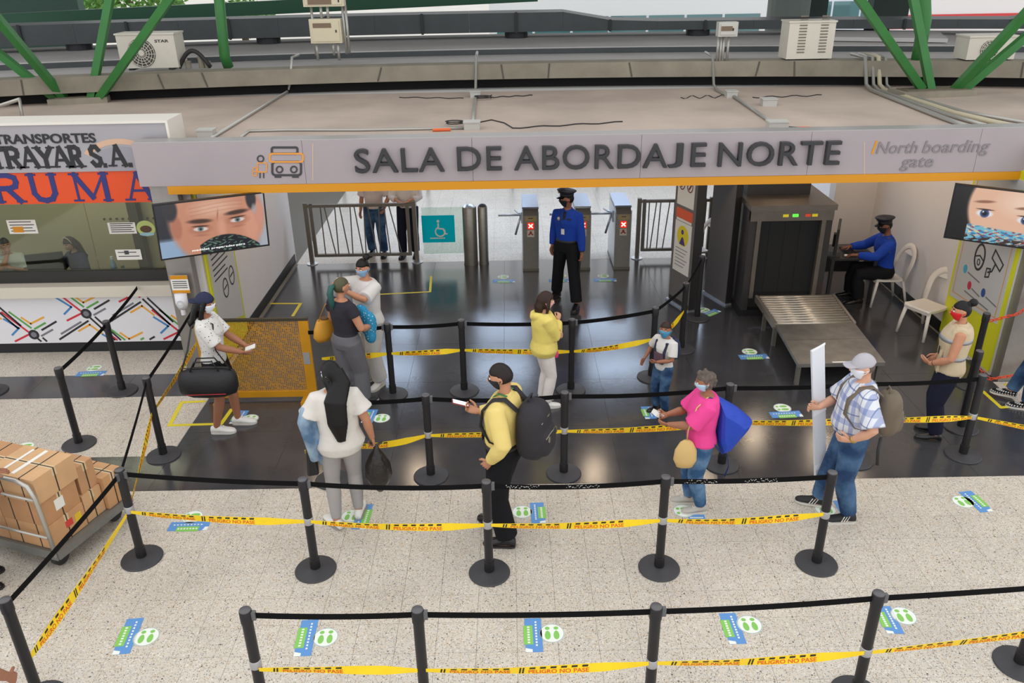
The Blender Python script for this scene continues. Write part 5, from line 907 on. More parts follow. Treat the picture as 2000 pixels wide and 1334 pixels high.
def head_pt(d, s=1.0):
    lo = max(0.0, -d.z); x = d.x * .077 * (1 - .30 * lo ** 1.3); y = d.y * (.099 if d.y > 0 else .101 * (1 - .28 * lo)); z = d.z * .118
    if d.y > 0 and d.z < 0: y *= 1 - .06 * lo
    return Vector((x, y, z)) * s
def hand_geo(wr, dr, nm, curl, side, s=1.0, spread=.1, thumb_in=.4):   # palm, four fingers of unequal length, thumb from the side of the palm
    mb = MB(); d = dr.normalized(); n = (nm - d * nm.dot(d)).normalized(); ax = d.cross(n) * side            # ax points to the thumb side
    def ring(c, a, b, k=10): return [c + ax * (a * math.cos(2 * PI * i / k)) + n * (b * math.sin(2 * PI * i / k)) for i in range(k)]
    pr = [(-.012, .025, .019), (.02, .034, .018), (.055, .04, .016), (.086, .04, .0135), (.096, .034, .010)]; mb.loft([ring(wr + d * (p[0] * s), p[1] * s, p[2] * s) for p in pr])
    for i, (off, ln) in enumerate(((.029, .072), (.0098, .08), (-.0098, .074), (-.029, .058))):
        p = wr + d * (.086 * s) + ax * (off * s); sp = (off / .029) * spread; q = (d + ax * sp).normalized(); pts = [p - q * .012 * s, p]; ang_ = 0
        for sg_, bend in ((.45, curl * .8), (.31, curl), (.24, curl * .7)): ang_ += bend; v = q * math.cos(ang_) + n * math.sin(ang_); pts.append(pts[-1] + v * (ln * sg_ * s))
        mb.tube(pts, [.0092 * s, .0092 * s, .0086 * s, .0078 * s, .0058 * s], 7)
    p = wr + d * (.03 * s) + ax * (.03 * s); v0 = (d * .75 + ax * .75 + n * .2).normalized(); v1 = (d * .95 + ax * (.3 - .3 * thumb_in) + n * (.3 + thumb_in * curl * .5)).normalized(); mb.tube([p - v0 * .02 * s, p + v0 * .022 * s, p + v0 * .045 * s, p + v0 * .045 * s + v1 * .03 * s, p + v0 * .045 * s + v1 * .05 * s], [.013 * s, .0125 * s, .011 * s, .0098 * s, .006 * s], 7)
    return mb
def limb(mb, pts, rs, n=12): return mb.tube(pts, rs, n)
def sub(a, b, t): return a + (b - a) * t
def person(label, pos, heading, h=1.72, sex='m', skin='tan', head=(0, 0), lean=0.0, armL=None, armR=None, feet=None, hip=.92, top=None, bottom=None, shoe=None, hair=None, mask=None, build=1.0, belly=0.0, sit=False, headscale=1.0, group='people in the hall', eyes=True, name='person'):
    s = h / 1.75; th = math.radians(heading); t = thing(name, label, 'person', (pos[0], pos[1], 0), th, group); t.scale = (s, s, s); sk = SKIN[skin]; f = sex == 'f'; b = build
    def LW(p): p = Vector(p) * s; return Vector((pos[0] + p.x * math.cos(th) - p.y * math.sin(th), pos[1] + p.x * math.sin(th) + p.y * math.cos(th), p.z))
    dz = hip - .92; ln = lambda p: Vector((p[0], p[1] + lean * max(0, p[2] - .92), p[2] + dz)) if p[2] > .8 else Vector(p)
    tor = [(.84, .12, .095, 0), (.93, .168 if f else .16, .115, 0), (1.06, .132 if f else .145, .098, .01), (1.2, .145 if f else .16, .11, .01), (1.3, .152 if f else .172, .125 if f else .12, .012), (1.38, .155 if f else .178, .11, 0), (1.44, .14 if f else .16, .085, -.01), (1.485, .075, .06, -.01)]
    def torso(mb, g, z0, z1, k=18, flare=0.0):
        zs = sorted(set([z0, z1] + [q[0] for q in tor if z0 < q[0] < z1])); R = []
        for z in zs:
            a = np.interp(z, [q[0] for q in tor], [q[1] for q in tor]) * b; d = np.interp(z, [q[0] for q in tor], [q[2] for q in tor]) * b; yo = np.interp(z, [q[0] for q in tor], [q[3] for q in tor]); bl = belly * math.exp(-((z - 1.08) / .12) ** 2); fl = flare * max(0, (z1 - z) / (z1 - z0)) if flare else 0
            R.append([ln((math.cos(2 * PI * i / k) * (a + g + fl), yo + math.sin(2 * PI * i / k) * (d + g + fl) + (bl * max(0, math.sin(2 * PI * i / k))), z)) for i in range(k)])
        mb.loft(R); return mb
    shx = (.156 if f else .18) * b; SH = {1: ln((shx, -.008, 1.405)), -1: ln((-shx, -.008, 1.405))}; HP = {1: ln((.09, 0, .92)), -1: ln((-.09, 0, .92))}
    arms = {}
    for sd, spec in ((1, armR), (-1, armL)):
        spec = spec or {}; wr = Vector(spec.get('w', (sd * .27, .03, .86))); pole = spec.get('pole', (sd * .5, -1, -.2)); el, wr = ik(SH[sd], wr, .285, .25, pole); hd = Vector(spec.get('hd', tuple(wr - el))).normalized(); arms[sd] = (SH[sd], el, wr, hd, Vector(spec.get('n', (-sd, 0.2, 0))), spec.get('curl', .35), spec.get('tin', .4))
    feet = feet or {}; legs = {}
    for sd in (1, -1):
        fx, fy, fa = feet.get(sd, (sd * .1, 0, sd * 8)); an = Vector((fx, fy, .085)); kn, an = ik(HP[sd], an, .43, .42, (sd * .1, 1, .0)); an.z = max(an.z, .085) if not sit else an.z; legs[sd] = (HP[sd], kn, an, math.radians(-fa))
    # --- body
    mb = MB(); torso(mb, 0, .84, 1.485); hc = ln((0, .02, 1.637)); nk = ln((0, -.012, 1.47)); HM = Euler((math.radians(head[1]), 0, math.radians(head[0])), 'XYZ').to_matrix()
    hs = headscale; H = lambda d, k=1.0: hc + HM @ head_pt(d, k * hs)
    mb.tube([nk + Vector((0, -.005, -.03)), nk + Vector((0, .0, .04)), hc + HM @ Vector((0, -.022, -.05))], [.062 if not f else .054, .052 if not f else .045, .05 if not f else .043], 14)
    mb.ell(hc, None, 24, 16, None, lambda d: HM @ head_pt(d, hs))
    mb.tube([hc + HM @ Vector((0, .088, .028)) * hs, hc + HM @ Vector((0, .108, -.006)) * hs, hc + HM @ Vector((0, .118, -.022)) * hs, hc + HM @ Vector((0, .094, -.036)) * hs], [.011, .013, .016, .012], 8)
    for sd in (1, -1): mb.ell(hc + HM @ Vector((sd * .077, -.008, -.005)) * hs, (.012, .02, .031), 8, 6, HM)
    for sd, (a, e, w_, hd, n_, cu, ti) in arms.items():
        limb(mb, [sub(a, Vector((0, a.y, a.z)), .35), a, sub(a, e, .35), e, sub(e, w_, .35), w_, w_ + hd * .02], [.06 * b, .055 * b, .05 * b, .041 * b, .043 * b, .029, .027])
    for sd, (a, k_, an, fa) in legs.items():
        limb(mb, [a + Vector((0, 0, .02)), sub(a, k_, .3), k_, sub(k_, an, .33), an, an + Vector((0, 0, -.03))], [.088 * b, .082 * b, .058 * b, .06 * b, .039, .037])
        F = Matrix.Rotation(fa, 3, 'Z'); mb.tube([an + F @ Vector((0, -.05, -.05)), an + F @ Vector((0, .03, -.045)), an + F @ Vector((0, .12, -.06)), an + F @ Vector((0, .17, -.066))], [(.03, .03), (.038, .036), (.04, .022), (.03, .014)], 10)
    ex = MB()
    for sd, (a, e, w_, hd, n_, cu, ti) in arms.items(): g_ = hand_geo(w_, hd, n_, cu, sd if True else 1, 1.0, thumb_in=ti); ex._add(g_.v, g_.f)
    body = blob('body', mb, sk, t, .0115, 3, ex)
    if eyes:
        for sd in (1, -1):
            dd = Vector((sd * .40, .9, .06)).normalized(); p = H(dd, .985); e = MB().ell(p, (.015, .008, .009), 10, 8, HM).build('eye', EYEW, body, smooth=True); MB().ell(H(dd, 1.045), (.0065, .004, .0065), 8, 6, HM).build('iris', EYED, e, smooth=True) if False else MB().ell(H(dd, 1.035), (.0068, .005, .0068), 8, 6, HM).build('iris', EYED, body, smooth=True)
            q = [H(Vector((sd * x, .9, z)).normalized(), 1.02) for x, z in ((.2, .24), (.4, .3), (.6, .24))]; MB().tube(q, [.004, .0055, .003], 6).build('eyebrow', hair['m'] if hair else EYED, body, smooth=True)
        if mask is None: MB().tube([H(Vector((x, .86, -.52)).normalized(), 1.01) for x in (-.3, 0, .3)], [.003, .007, .003], 8).build('lips', LIP, body, smooth=True)
    # --- trousers
    if bottom:
        mb = MB(); g = bottom.get('g', .016); torso(mb, g, .84, bottom.get('waist', 1.03)); end = bottom.get('end', 1.85); skirt = bottom.get('skirt')
        for sd, (a, k_, an, fa) in legs.items():
            P = [a + Vector((0, 0, .03)), sub(a, k_, .35), k_, sub(k_, an, .35), sub(k_, an, .95)]; R = [.094 * b + g, .086 * b + g, .062 * b + g * 1.2, .062 * b + g * 1.25, .044 + g * bottom.get('flare', 1.6)]
            n_ = 5
            if end < 1.8: P = P[:2] + [sub(a, k_, end)]; R = R[:2] + [.074 * b + g * 1.5]
            limb(mb, P, R, 14)
        blob(bottom.get('name', 'trousers'), mb, bottom['m'], t, .0125, 3)
        if bottom.get('belt'): k = 24; z = 1.02; bm2 = MB(); torso(bm2, g + .006, 1.0, 1.035, 24); bm2.build('belt', bottom['belt'], t, smooth=True, fix=True)
    # --- top
    if top:
        mb = MB(); g = top.get('g', .018); hem = top.get('hem', .93); torso(mb, g, hem, 1.475, 20, top.get('flare', 0)); sl = top.get('sl', .6)
        for sd, (a, e, w_, hd, n_, cu, ti) in arms.items():
            base = [sub(a, Vector((0, a.y, a.z)), .4), a]; rr = [.062 * b + g * .5, .056 * b + g * .8]
            if sl <= 0: mb.tube([base[0], a + (a - base[0]) * .05], [.07 * b + g * .6, .06 * b + g * .6], 12); continue
            if sl <= 1: P = base + [sub(a, e, sl * .5), sub(a, e, sl)]; R = rr + [.054 * b + g * 1.1, .05 * b + g * top.get('cuff', 1.4)]
            else: P = base + [sub(a, e, .4), e, sub(e, w_, .4), sub(e, w_, sl - 1)]; R = rr + [.052 * b + g, .045 * b + g, .045 * b + g * .9, .031 + g * .8]
            limb(mb, P, R, 14)
        if top.get('hood'): mb.tube([ln((-.1, -.05, 1.46)), ln((-.05, -.13, 1.45)), ln((0, -.15, 1.43)), ln((.05, -.13, 1.45)), ln((.1, -.05, 1.46))], [.04, .055, .06, .055, .04], 10)
        if top.get('collar'): mb.tube([ln((.066 * math.cos(q), -.008 + .064 * math.sin(q), 1.485 - .012 * math.sin(q))) for q in np.linspace(-4.3, 1.2, 14)], [(.012, .022)] * 14, 8)
        o = blob(top.get('name', 'shirt'), mb, top['m'], t, .0125, 3)
    # --- shoes
    if shoe:
        for sd, (a, k_, an, fa) in legs.items():
            F = Matrix.Rotation(fa, 3, 'Z'); o_ = Vector((an.x, an.y, an.z - .085)); rings = []
            for (y, w2, hh) in ((-.075, .02, .045), (-.068, .034, .075), (-.02, .041, .1), (.04, .044, .085), (.1, .05, .062), (.16, .05, .048), (.2, .038, .036), (.217, .014, .022)):
                rings.append([o_ + F @ Vector((w2 * math.cos(q) * (1 if math.sin(q) > -.3 else 1.04), y, .012 + max(-.002, hh / 2 + hh / 2 * math.sin(q)))) for q in np.linspace(0, 2 * PI, 15)[:-1]])
            sh = MB().loft(rings).build('shoe', shoe['m'], t, smooth=True, fix=True)
            out = [(-.07, .03), (-.04, .044), (.05, .048), (.11, .055), (.165, .053), (.205, .036), (.222, .012)]; pl = [(w2, y) for y, w2 in out] + [(-w2, y) for y, w2 in reversed(out)]
            MB().prism(pl, lambda u, v, w=0.0: o_ + F @ Vector((u, v, w)), .022).build('sole', shoe.get('sole', CAB), sh, fix=True)
            if shoe.get('lace'): MB().tube([o_ + F @ Vector((x, .05 + .02 * i, .098 - .011 * i)) for i in range(3) for x in ((-.02, .02) if i % 2 == 0 else (.02, -.02))], .0045, 5).build('laces', shoe['lace'], sh)
            if shoe.get('stripe'):
                for i in range(3): MB().tube([o_ + F @ Vector((sx * (.047 + .002 * i), .03 + i * .025, .03)) for sx in (1,)] + [o_ + F @ Vector((.036, .0 + i * .025, .085))], [(.005, .003)] * 2, 5).build('stripe', shoe['stripe'], sh); MB().tube([o_ + F @ Vector((-(.049 + .002 * i), .03 + i * .025, .03)), o_ + F @ Vector((-.038, .0 + i * .025, .085))], [(.005, .003)] * 2, 5).build('stripe', shoe['stripe'], sh)
    # --- hair, headgear, mask
    if hair:
        st = hair['st']; hm = hair['m']
        def hk(d):
            front = ss(.30, .52, d.z + .12 * abs(d.x)) ; back = ss(.22, .02, d.y) * ss(-.62 if st != 'short' else -.5, -.42 if st != 'short' else -.3, d.z); k = max(front, back); k *= 1 if d.y < .9 else 1
            if st in ('long', 'bob'): k = max(k, ss(.35, .15, d.y) * ss(-.9, -.7, d.z))
            return .9 + (hair.get('vol', .19)) * k
        mb = MB(); mb.ell(hc, None, 36, 26, None, lambda d: HM @ head_pt(d, hk(d) * hs))
        X = lambda p: hc + HM @ (Vector(p) * hs)
        if st == 'long':
            L2 = hair.get('len', .5); mb.tube([X((0, -.05, .03)), X((0, -.1, -.08)), hc + Vector((.0, -.17, -.22)), hc + Vector((.0, -.2, -L2 * .7)), hc + Vector((.015, -.19, -L2))], [(.075, .06), (.09, .055), (.105, .04), (.095, .032), (.04, .015)], 14, hint=Vector((0, 1, 0)))
            for sd in (1, -1): mb.tube([X((sd * .06, .02, .05)), X((sd * .085, -.01, -.05)), X((sd * .085, -.03, -.15)), hc + Vector((sd * .08, -.07, -.26))], [.028, .03, .028, .012], 10)
        if st == 'bob': mb.tube([X((0, -.04, .03)), X((0, -.07, -.08)), X((0, -.07, -.2))], [(.08, .07), (.095, .065), (.07, .04)], 14, hint=Vector((0, 1, 0))); [mb.tube([X((sd * .06, .03, .06)), X((sd * .088, .02, -.05)), X((sd * .08, .02, -.17))], [.026, .03, .015], 10) for sd in (1, -1)]
        if st == 'bun': mb.ell(X((0, -.11, .1)), (.05, .05, .045), 12, 8)
        if st == 'curly':
            for q in range(70):
                d = Vector(rng.normal(size=3)).normalized()
                if hk(d) > 1.02: mb.ell(hc + HM @ head_pt(d, 1.1 * hs), (.02, .02, .02), 8, 6)
        blob('hair', mb, hm, t, .009, 1 if st == 'curly' else 3)
        if st == 'pony': MB().tube([X((0, -.095, .03)), X((0, -.14, .02)), X((0, -.16, -.06)), X((.01, -.145, -.17)), X((.01, -.13, -.27))], [.025, .036, .04, .034, .012], 12).build('ponytail', hair.get('m2', hm), t, smooth=True); MB().lathe((0, 0, -.012), [(.03, 0), (.034, .012), (.03, .024)], 12).build('hair_tie', CAB, t) and None
    if mask:
        def mk(d):
            k = ss(.10, .2, d.y) * ss(.02, -.06, d.z - .16 * max(0, 1 - abs(d.x) * 2.2)) * ss(-.97, -.9, d.z); return .9 + k * (.19 + .14 * math.exp(-(d.x / .22) ** 2) * math.exp(-((d.z + .16) / .24) ** 2))
        o = MB().ell(hc, None, 36, 30, None, lambda d: HM @ head_pt(d, mk(d) * hs)).build('face_mask', mask, t, smooth=True)
        for sd in (1, -1):
            for z in (-.02, -.055): MB().tube([hc + HM @ Vector((sd * .074, .045, z)) * hs, hc + HM @ Vector((sd * .088, .0, z * .5)) * hs, hc + HM @ Vector((sd * .09, -.02, 0)) * hs], .0022, 5).build('ear_loop', mask, o)
    return t, LW, dict(torso=torso, arms=arms, legs=legs, hc=hc, HM=HM, H=H, ln=ln, s=s, hs=hs)
def cap_on(t, R, m, brim_m=None, tilt=0.0, back=False):
    hc, HM, hs = R['hc'], R['HM'], R['hs']; kf = lambda d: .92 + .24 * ss(.12, .22, d.z + .12 * (d.y if not back else -d.y)); o = MB().ell(hc, None, 32, 24, None, lambda d: HM @ head_pt(d, kf(d) * hs)).build('cap', m, t, smooth=True); sg_ = -1 if back else 1; rg = []
    for q in np.linspace(-1.15, 1.15, 13): rg.append(Vector((.082 * math.sin(q), sg_ * (.075 + .105 * math.cos(q) ** .8 if abs(q) < 1.5 else 0), .036 - .012 * abs(math.sin(q)))))
    inner = [Vector((.082 * math.sin(q), sg_ * .07 * math.cos(q), .042 - .008 * abs(math.sin(q)))) for q in np.linspace(-1.15, 1.15, 13)]; mb = MB(); n = 13; vs = [hc + HM @ (p * hs) for p in inner + rg] + [hc + HM @ ((p + Vector((0, 0, -.006))) * hs) for p in inner + rg]; fs = []
    for i in range(n - 1): fs += [(i, i + 1, n + i + 1, n + i), (2 * n + i, 3 * n + i, 3 * n + i + 1, 2 * n + i + 1), (n + i, n + i + 1, 3 * n + i + 1, 3 * n + i)]
    mb._add(vs, fs).build('cap_brim', brim_m or m, o, fix=True, sharp=40); MB().ell(hc + HM @ Vector((0, 0, .137)) * hs, (.009, .009, .006), 8, 6).build('cap_button', m, o); return o
def police_cap(t, R):
    hc, HM, hs = R['hc'], R['HM'], R['hs']; P = lambda x, y, z: hc + HM @ (Vector((x, y, z)) * hs); m = mat('police_navy', (26, 28, 40), .6); k = 28
    prof = [(.086, .045), (.09, .085), (.128, .125), (.13, .135), (.09, .15), (.01, .152)]; o = MB().loft([[P(r * math.cos(2 * PI * i / k) * .95, r * 1.1 * math.sin(2 * PI * i / k) + .005, z + .012 * math.sin(2 * PI * i / k) * (z > .1)) for i in range(k)] for r, z in prof]).build('police_cap', m, t, smooth=True, fix=True)
    MB().loft([[P(r * math.cos(2 * PI * i / k) * .95, r * 1.1 * math.sin(2 * PI * i / k) + .005, z) for i in range(k)] for r, z in ((.0875, .05), (.093, .055), (.094, .078), (.09, .082))]).build('cap_band', mat('cap_band', (16, 16, 20), .4), o, smooth=True, fix=True)
    a = [P(.085 * math.sin(q), .005 + .095 * math.cos(q), .05) for q in np.linspace(-1.1, 1.1, 11)]; c_ = [P(.09 * math.sin(q), .01 + .15 * math.cos(q), .025) for q in np.linspace(-1.1, 1.1, 11)]; n = 11
    MB()._add(a + c_ + [p - Vector((0, 0, .006)) for p in a + c_], [(i, i + 1, n + i + 1, n + i) for i in range(n - 1)] + [(2 * n + i, 3 * n + i, 3 * n + i + 1, 2 * n + i + 1) for i in range(n - 1)]).build('visor', mat('visor_black', (12, 12, 14), .2), o, fix=True, smooth=True); MB().ell(P(0, .122, .105), (.016, .008, .016), 10, 8).build('cap_badge', mat('badge_gold', (190, 160, 80), .35, .7), o, smooth=True)
# --- textured garments
def speckle(name, base, dot, sc_=26, thr=.16):
    m = cloth(name, base); N = m.node_tree.nodes; L = m.node_tree.links; b = N['Principled BSDF']; tc = N.new('ShaderNodeTexCoord'); v = N.new('ShaderNodeTexVoronoi'); v.inputs['Scale'].default_value = sc_; L.new(tc.outputs['Object'], v.inputs['Vector']); lt = N.new('ShaderNodeMath'); lt.operation = 'LESS_THAN'; lt.inputs[1].default_value = thr; L.new(v.outputs['Distance'], lt.inputs[0])
    mx = N.new('ShaderNodeMix'); mx.data_type = 'RGBA'; mx.inputs[6].default_value = lin(base) + (1,); mx.inputs[7].default_value = lin(dot) + (1,); L.new(lt.outputs[0], mx.inputs[0]); L.new(mx.outputs[2], b.inputs['Base Color']); return m
def plaid(name, base, stripes):
    m = cloth(name, base, fold=.35); N = m.node_tree.nodes; L = m.node_tree.links; b = N['Principled BSDF']; tc = N.new('ShaderNodeTexCoord'); sep = N.new('ShaderNodeSeparateXYZ'); L.new(tc.outputs['Object'], sep.inputs[0]); prev = None; rgb = N.new('ShaderNodeRGB'); rgb.outputs[0].default_value = lin(base) + (1,); prev = rgb.outputs[0]
    su = N.new('ShaderNodeMath'); su.operation = 'ADD'; L.new(sep.outputs[0], su.inputs[0]); L.new(sep.outputs[1], su.inputs[1])
    for src, per, wd, off, col, fac in stripes:
        o_ = su.outputs[0] if src == 'h' else sep.outputs[2]; md = N.new('ShaderNodeMath'); md.operation = 'ADD'; md.inputs[1].default_value = 10 + off; L.new(o_, md.inputs[0]); mo = N.new('ShaderNodeMath'); mo.operation = 'MODULO'; mo.inputs[1].default_value = per; L.new(md.outputs[0], mo.inputs[0]); lt = N.new('ShaderNodeMath'); lt.operation = 'LESS_THAN'; lt.inputs[1].default_value = wd; L.new(mo.outputs[0], lt.inputs[0]); mu = N.new('ShaderNodeMath'); mu.operation = 'MULTIPLY'; mu.inputs[1].default_value = fac; L.new(lt.outputs[0], mu.inputs[0])
        mx = N.new('ShaderNodeMix'); mx.data_type = 'RGBA'; L.new(mu.outputs[0], mx.inputs[0]); L.new(prev, mx.inputs[6]); mx.inputs[7].default_value = lin(col) + (1,); prev = mx.outputs[2]
    L.new(prev, b.inputs['Base Color']); return m
def denim(name, base, fade):
    m = cloth(name, base, .8); N = m.node_tree.nodes; L = m.node_tree.links; b = N['Principled BSDF']; tc = N.new('ShaderNodeTexCoord'); n = N.new('ShaderNodeTexNoise'); n.inputs['Scale'].default_value = 4.5; n.inputs['Detail'].default_value = 5; L.new(tc.outputs['Object'], n.inputs['Vector']); r = N.new('ShaderNodeValToRGB'); r.color_ramp.elements[0].position = .4; r.color_ramp.elements[0].color = lin(base) + (1,); r.color_ramp.elements[1].position = .68; r.color_ramp.elements[1].color = lin(fade) + (1,); L.new(n.outputs['Fac'], r.inputs[0]); L.new(r.outputs[0], b.inputs['Base Color']); return m
HB = mat('hair_black', (17, 14, 14), .42, spec=.3); HBR = mat('hair_brown', (50, 32, 25), .5, spec=.3); HG = mat('hair_greying', (92, 80, 72), .7, var=.3, vscale=40); HGR = mat('hair_teal', (34, 84, 78), .5); HOL = mat('hair_olive', (74, 70, 44), .5)
MSKB = mat('mask_blue', (132, 172, 206), .8); MSKW = mat('mask_white', (226, 230, 236), .8); MSKR = mat('mask_red', (206, 28, 34), .8); MSKP = mat('mask_pink', (222, 170, 160), .8); MSKK = mat('mask_black', (28, 28, 32), .8); MSKL = mat('mask_lightblue', (178, 212, 232), .8); MSKC = mat('mask_cyan', (70, 150, 190), .8)
WHT = cloth('white_cotton', (214, 210, 206)); SHW = dict(m=mat('sneaker_white', (226, 224, 218), .6), sole=mat('sole_white', (210, 206, 198), .6), lace=PAPER); SHK = dict(m=mat('shoe_black', (24, 22, 24), .3), sole=CAB)
JEAN = denim('denim_blue', (50, 84, 124), (112, 146, 178)); JEAND = denim('denim_dark', (38, 62, 96), (84, 116, 150)); NVY = cloth('navy_trouser', (30, 32, 50)); BLKT = cloth('black_trouser', (24, 24, 28)); 
def gpos(px, py): p = G(px, py, 0); return (p.x, p.y)
R_ = math.radians
# 1 woman in the navy cap, facing right
P1, W1, R1 = person('woman in a navy cap, speckled white shirt and black shorts beside the yellow barrier', gpos(443, 836), -88, 1.72, 'f', 'brown', (0, -6), armR=dict(w=(.1, .36, 1.06), pole=(.6, -.6, -.6), curl=.9, n=(-.6, 0, .8)), armL=dict(w=(-.06, .37, 1.07), pole=(-.6, -.6, -.6), curl=.9, n=(.6, 0, .8)), feet={1: (.1, -.08, 0), -1: (-.1, .12, 0)}, top=dict(m=speckle('speckled_white', (216, 213, 208), (40, 40, 44)), sl=.85, hem=.9, g=.022), bottom=dict(m=BLKT, end=.8, name='shorts', g=.02), shoe=SHW, hair=dict(st='long', m=HB, len=.3, vol=.14), mask=MSKW, build=1.05)
cap_on(P1, R1, mat('cap_navy', (28, 36, 66), .8), back=True)
# 2 nurse
P2, W2, R2 = person('nurse in white scrubs and blue mask with raised arms facing the ponytail woman', gpos(733, 748), 140, 1.72, 'f', 'tan', (14, -8), armR=dict(w=(.16, .34, 1.47), pole=(1, -.2, -.4), hd=(-.3, .6, .2), n=(-1, 0, 0), curl=.6), armL=dict(w=(-.04, .36, 1.44), pole=(-1, -.1, -.5), hd=(.5, .5, .2), n=(1, 0, 0), curl=.6), feet={1: (.11, 0, 12), -1: (-.11, 0, -12)}, top=dict(m=WHT, sl=.9, hem=.78, g=.03, flare=.03, name='tunic'), bottom=dict(m=WHT, g=.03, flare=2), shoe=SHW, hair=dict(st='bun', m=HB, vol=.16), mask=MSKB, build=1.06)
# 3 ponytail woman
P3, W3, R3 = person('woman with a teal ponytail, black top and grey skirt seen from behind beside the nurse', gpos(690, 792), -40, 1.69, 'f', 'tan', (-8, -4), armR=dict(w=(.17, .26, 1.08), pole=(.7, -.8, -.4), curl=.9, n=(-.6, 0, .6)), armL=dict(w=(-.2, .2, .98), pole=(-.8, -.6, -.2)), feet={1: (.09, .1, 10), -1: (-.09, -.08, -6)}, top=dict(m=cloth('charcoal_top', (50, 48, 54)), sl=.4, hem=.98, g=.016), bottom=dict(m=cloth('grey_skirt', (104, 102, 106)), g=.028, flare=2.2, name='skirt_trousers'), shoe=dict(m=mat('shoe_dark', (36, 36, 40), .5), sole=SHW['sole']), hair=dict(st='pony', m=HOL, m2=HGR, vol=.14), build=1.12)
# 4 long-haired woman
P4, W4, R4 = person('woman with long black hair, white blouse and grey leggings seen from behind', gpos(683, 1018), 14, 1.76, 'f', 'tan', (42, -6), armR=dict(w=(.3, .03, .9), pole=(.5, -1, 0), curl=1.2, n=(-1, 0, 0)), armL=dict(w=(-.22, .2, 1.02), pole=(-.6, -.9, -.2), curl=.8, n=(.6, 0, .5)), feet={1: (.1, .06, 14), -1: (-.12, -.06, -30)}, top=dict(m=cloth('white_blouse', (212, 206, 198)), sl=.6, hem=.84, g=.03, flare=.04, cuff=2.2, name='blouse'), bottom=dict(m=cloth('grey_legging', (164, 160, 158), fold=.3), g=.006, flare=1, name='leggings'), shoe=dict(m=SHW['m'], sole=mat('sole_grey', (150, 146, 142), .6)), hair=dict(st='long', m=HB, len=.62, vol=.16), mask=MSKW, build=1.05)
# 5 man in the yellow shirt
YSH = cloth('yellow_shirt', (222, 198, 120)); P5, W5, R5 = person('man in a pale yellow shirt and black trousers looking at his phone', gpos(990, 1046), 68, 1.84, 'm', 'tan', (10, -12), armL=dict(w=(-.24, .04, .95), pole=(-.5, -1, 0), curl=.4, n=(1, 0, 0)), armR=dict(w=(.16, .31, 1.16), pole=(.8, -.5, -.7), hd=(-.2, .9, .25), n=(-.5, .1, .85), curl=.75), feet={1: (.1, .14, 14), -1: (-.13, -.06, -14)}, top=dict(m=YSH, sl=1.96, hem=.99, g=.024, collar=True), bottom=dict(m=BLKT, g=.026, flare=2.2, belt=CAB), shoe=SHK, hair=dict(st='short', m=mat('hair_darkbrown', (32, 24, 22), .5, spec=.3), vol=.16), mask=MSKK, build=1.1, belly=.03)
# 6 girl in the hoodie
P6, W6, R6 = person('girl with a dark bob, yellow hoodie and white trousers, hand at her chin', gpos(1062, 790), -72, 1.48, 'f', 'light', (-6, -8), armR=dict(w=(-.02, .22, 1.3), pole=(.6, -.2, -1), hd=(-.3, .3, .7), n=(-.8, -.3, 0), curl=.9), armL=dict(w=(.08, .2, 1.16), pole=(-.7, -.3, -.8), hd=(1, .1, .1), n=(0, -1, 0), curl=.6), top=dict(m=cloth('yellow_hoodie', (226, 206, 112)), sl=1.94, hem=.84, g=.044, flare=.03, hood=True, name='hoodie'), bottom=dict(m=cloth('white_trouser', (226, 218, 212)), g=.012), shoe=SHW, hair=dict(st='bob', m=HBR, vol=.23), mask=MSKP, headscale=1.12, build=1.08)
# 7 standing guard
BLU = cloth('guard_blue', (32, 68, 168)); P7, W7, R7 = person('standing guard in a blue shirt, tie and peaked cap by the turnstiles', gpos(1106, 592), 152, 1.82, 'm', 'brown', (-58, 0), armL=dict(w=(-.27, .06, .87), pole=(-.5, -1, 0), curl=.7, n=(1, .3, 0)), armR=dict(w=(.24, .0, .9), pole=(.5, -1, 0)), feet={1: (.24, -.16, 24), -1: (-.24, .16, -10)}, top=dict(m=BLU, sl=1.95, hem=1.0, g=.022, collar=True), bottom=dict(m=BLKT, g=.024, flare=1.8, belt=CAB), shoe=SHK, hair=dict(st='short', m=HB, vol=.13), mask=MSKK, build=.96)
police_cap(P7, R7)
TIE = mat('tie_black', (18, 18, 24), .6); ln = R7['ln']; MB().loft([[ln((x * w_, .145 + dy, z)) for x in (-1, 1)] + [ln((x * w_, .135 + dy, z)) for x in (1, -1)] for z, w_, dy in ((1.47, .02, -.055), (1.43, .018, -.025), (1.3, .026, -.003), (1.12, .036, -.018), (1.07, .005, -.02))]).build('tie', TIE, P7, fix=True)
MB().ell(ln((.085, .122, 1.36)), (.026, .01, .03), 12, 8).build('badge', mat('badge_silver', (206, 200, 180), .3, .6), P7, smooth=True); MB().box(ln((-.08, .126, 1.37)), (.07, .008, .018)).build('name_tag', CAB, P7); MB().box(ln((.01, .138, 1.18)), (.05, .008, .085)).build('pass_card', PAPER, P7); MB().ell(ln((-.225, .0, 1.31)), (.012, .026, .03), 10, 8).build('sleeve_patch', mat('badge_gold', (190, 160, 80), .35, .7), P7, smooth=True)
MB().tube([ln((.09, .05, 1.5)), ln((.06, .14, 1.36)), ln((.01, .15, 1.22))], .004, 5).build('lanyard', CAB, P7)
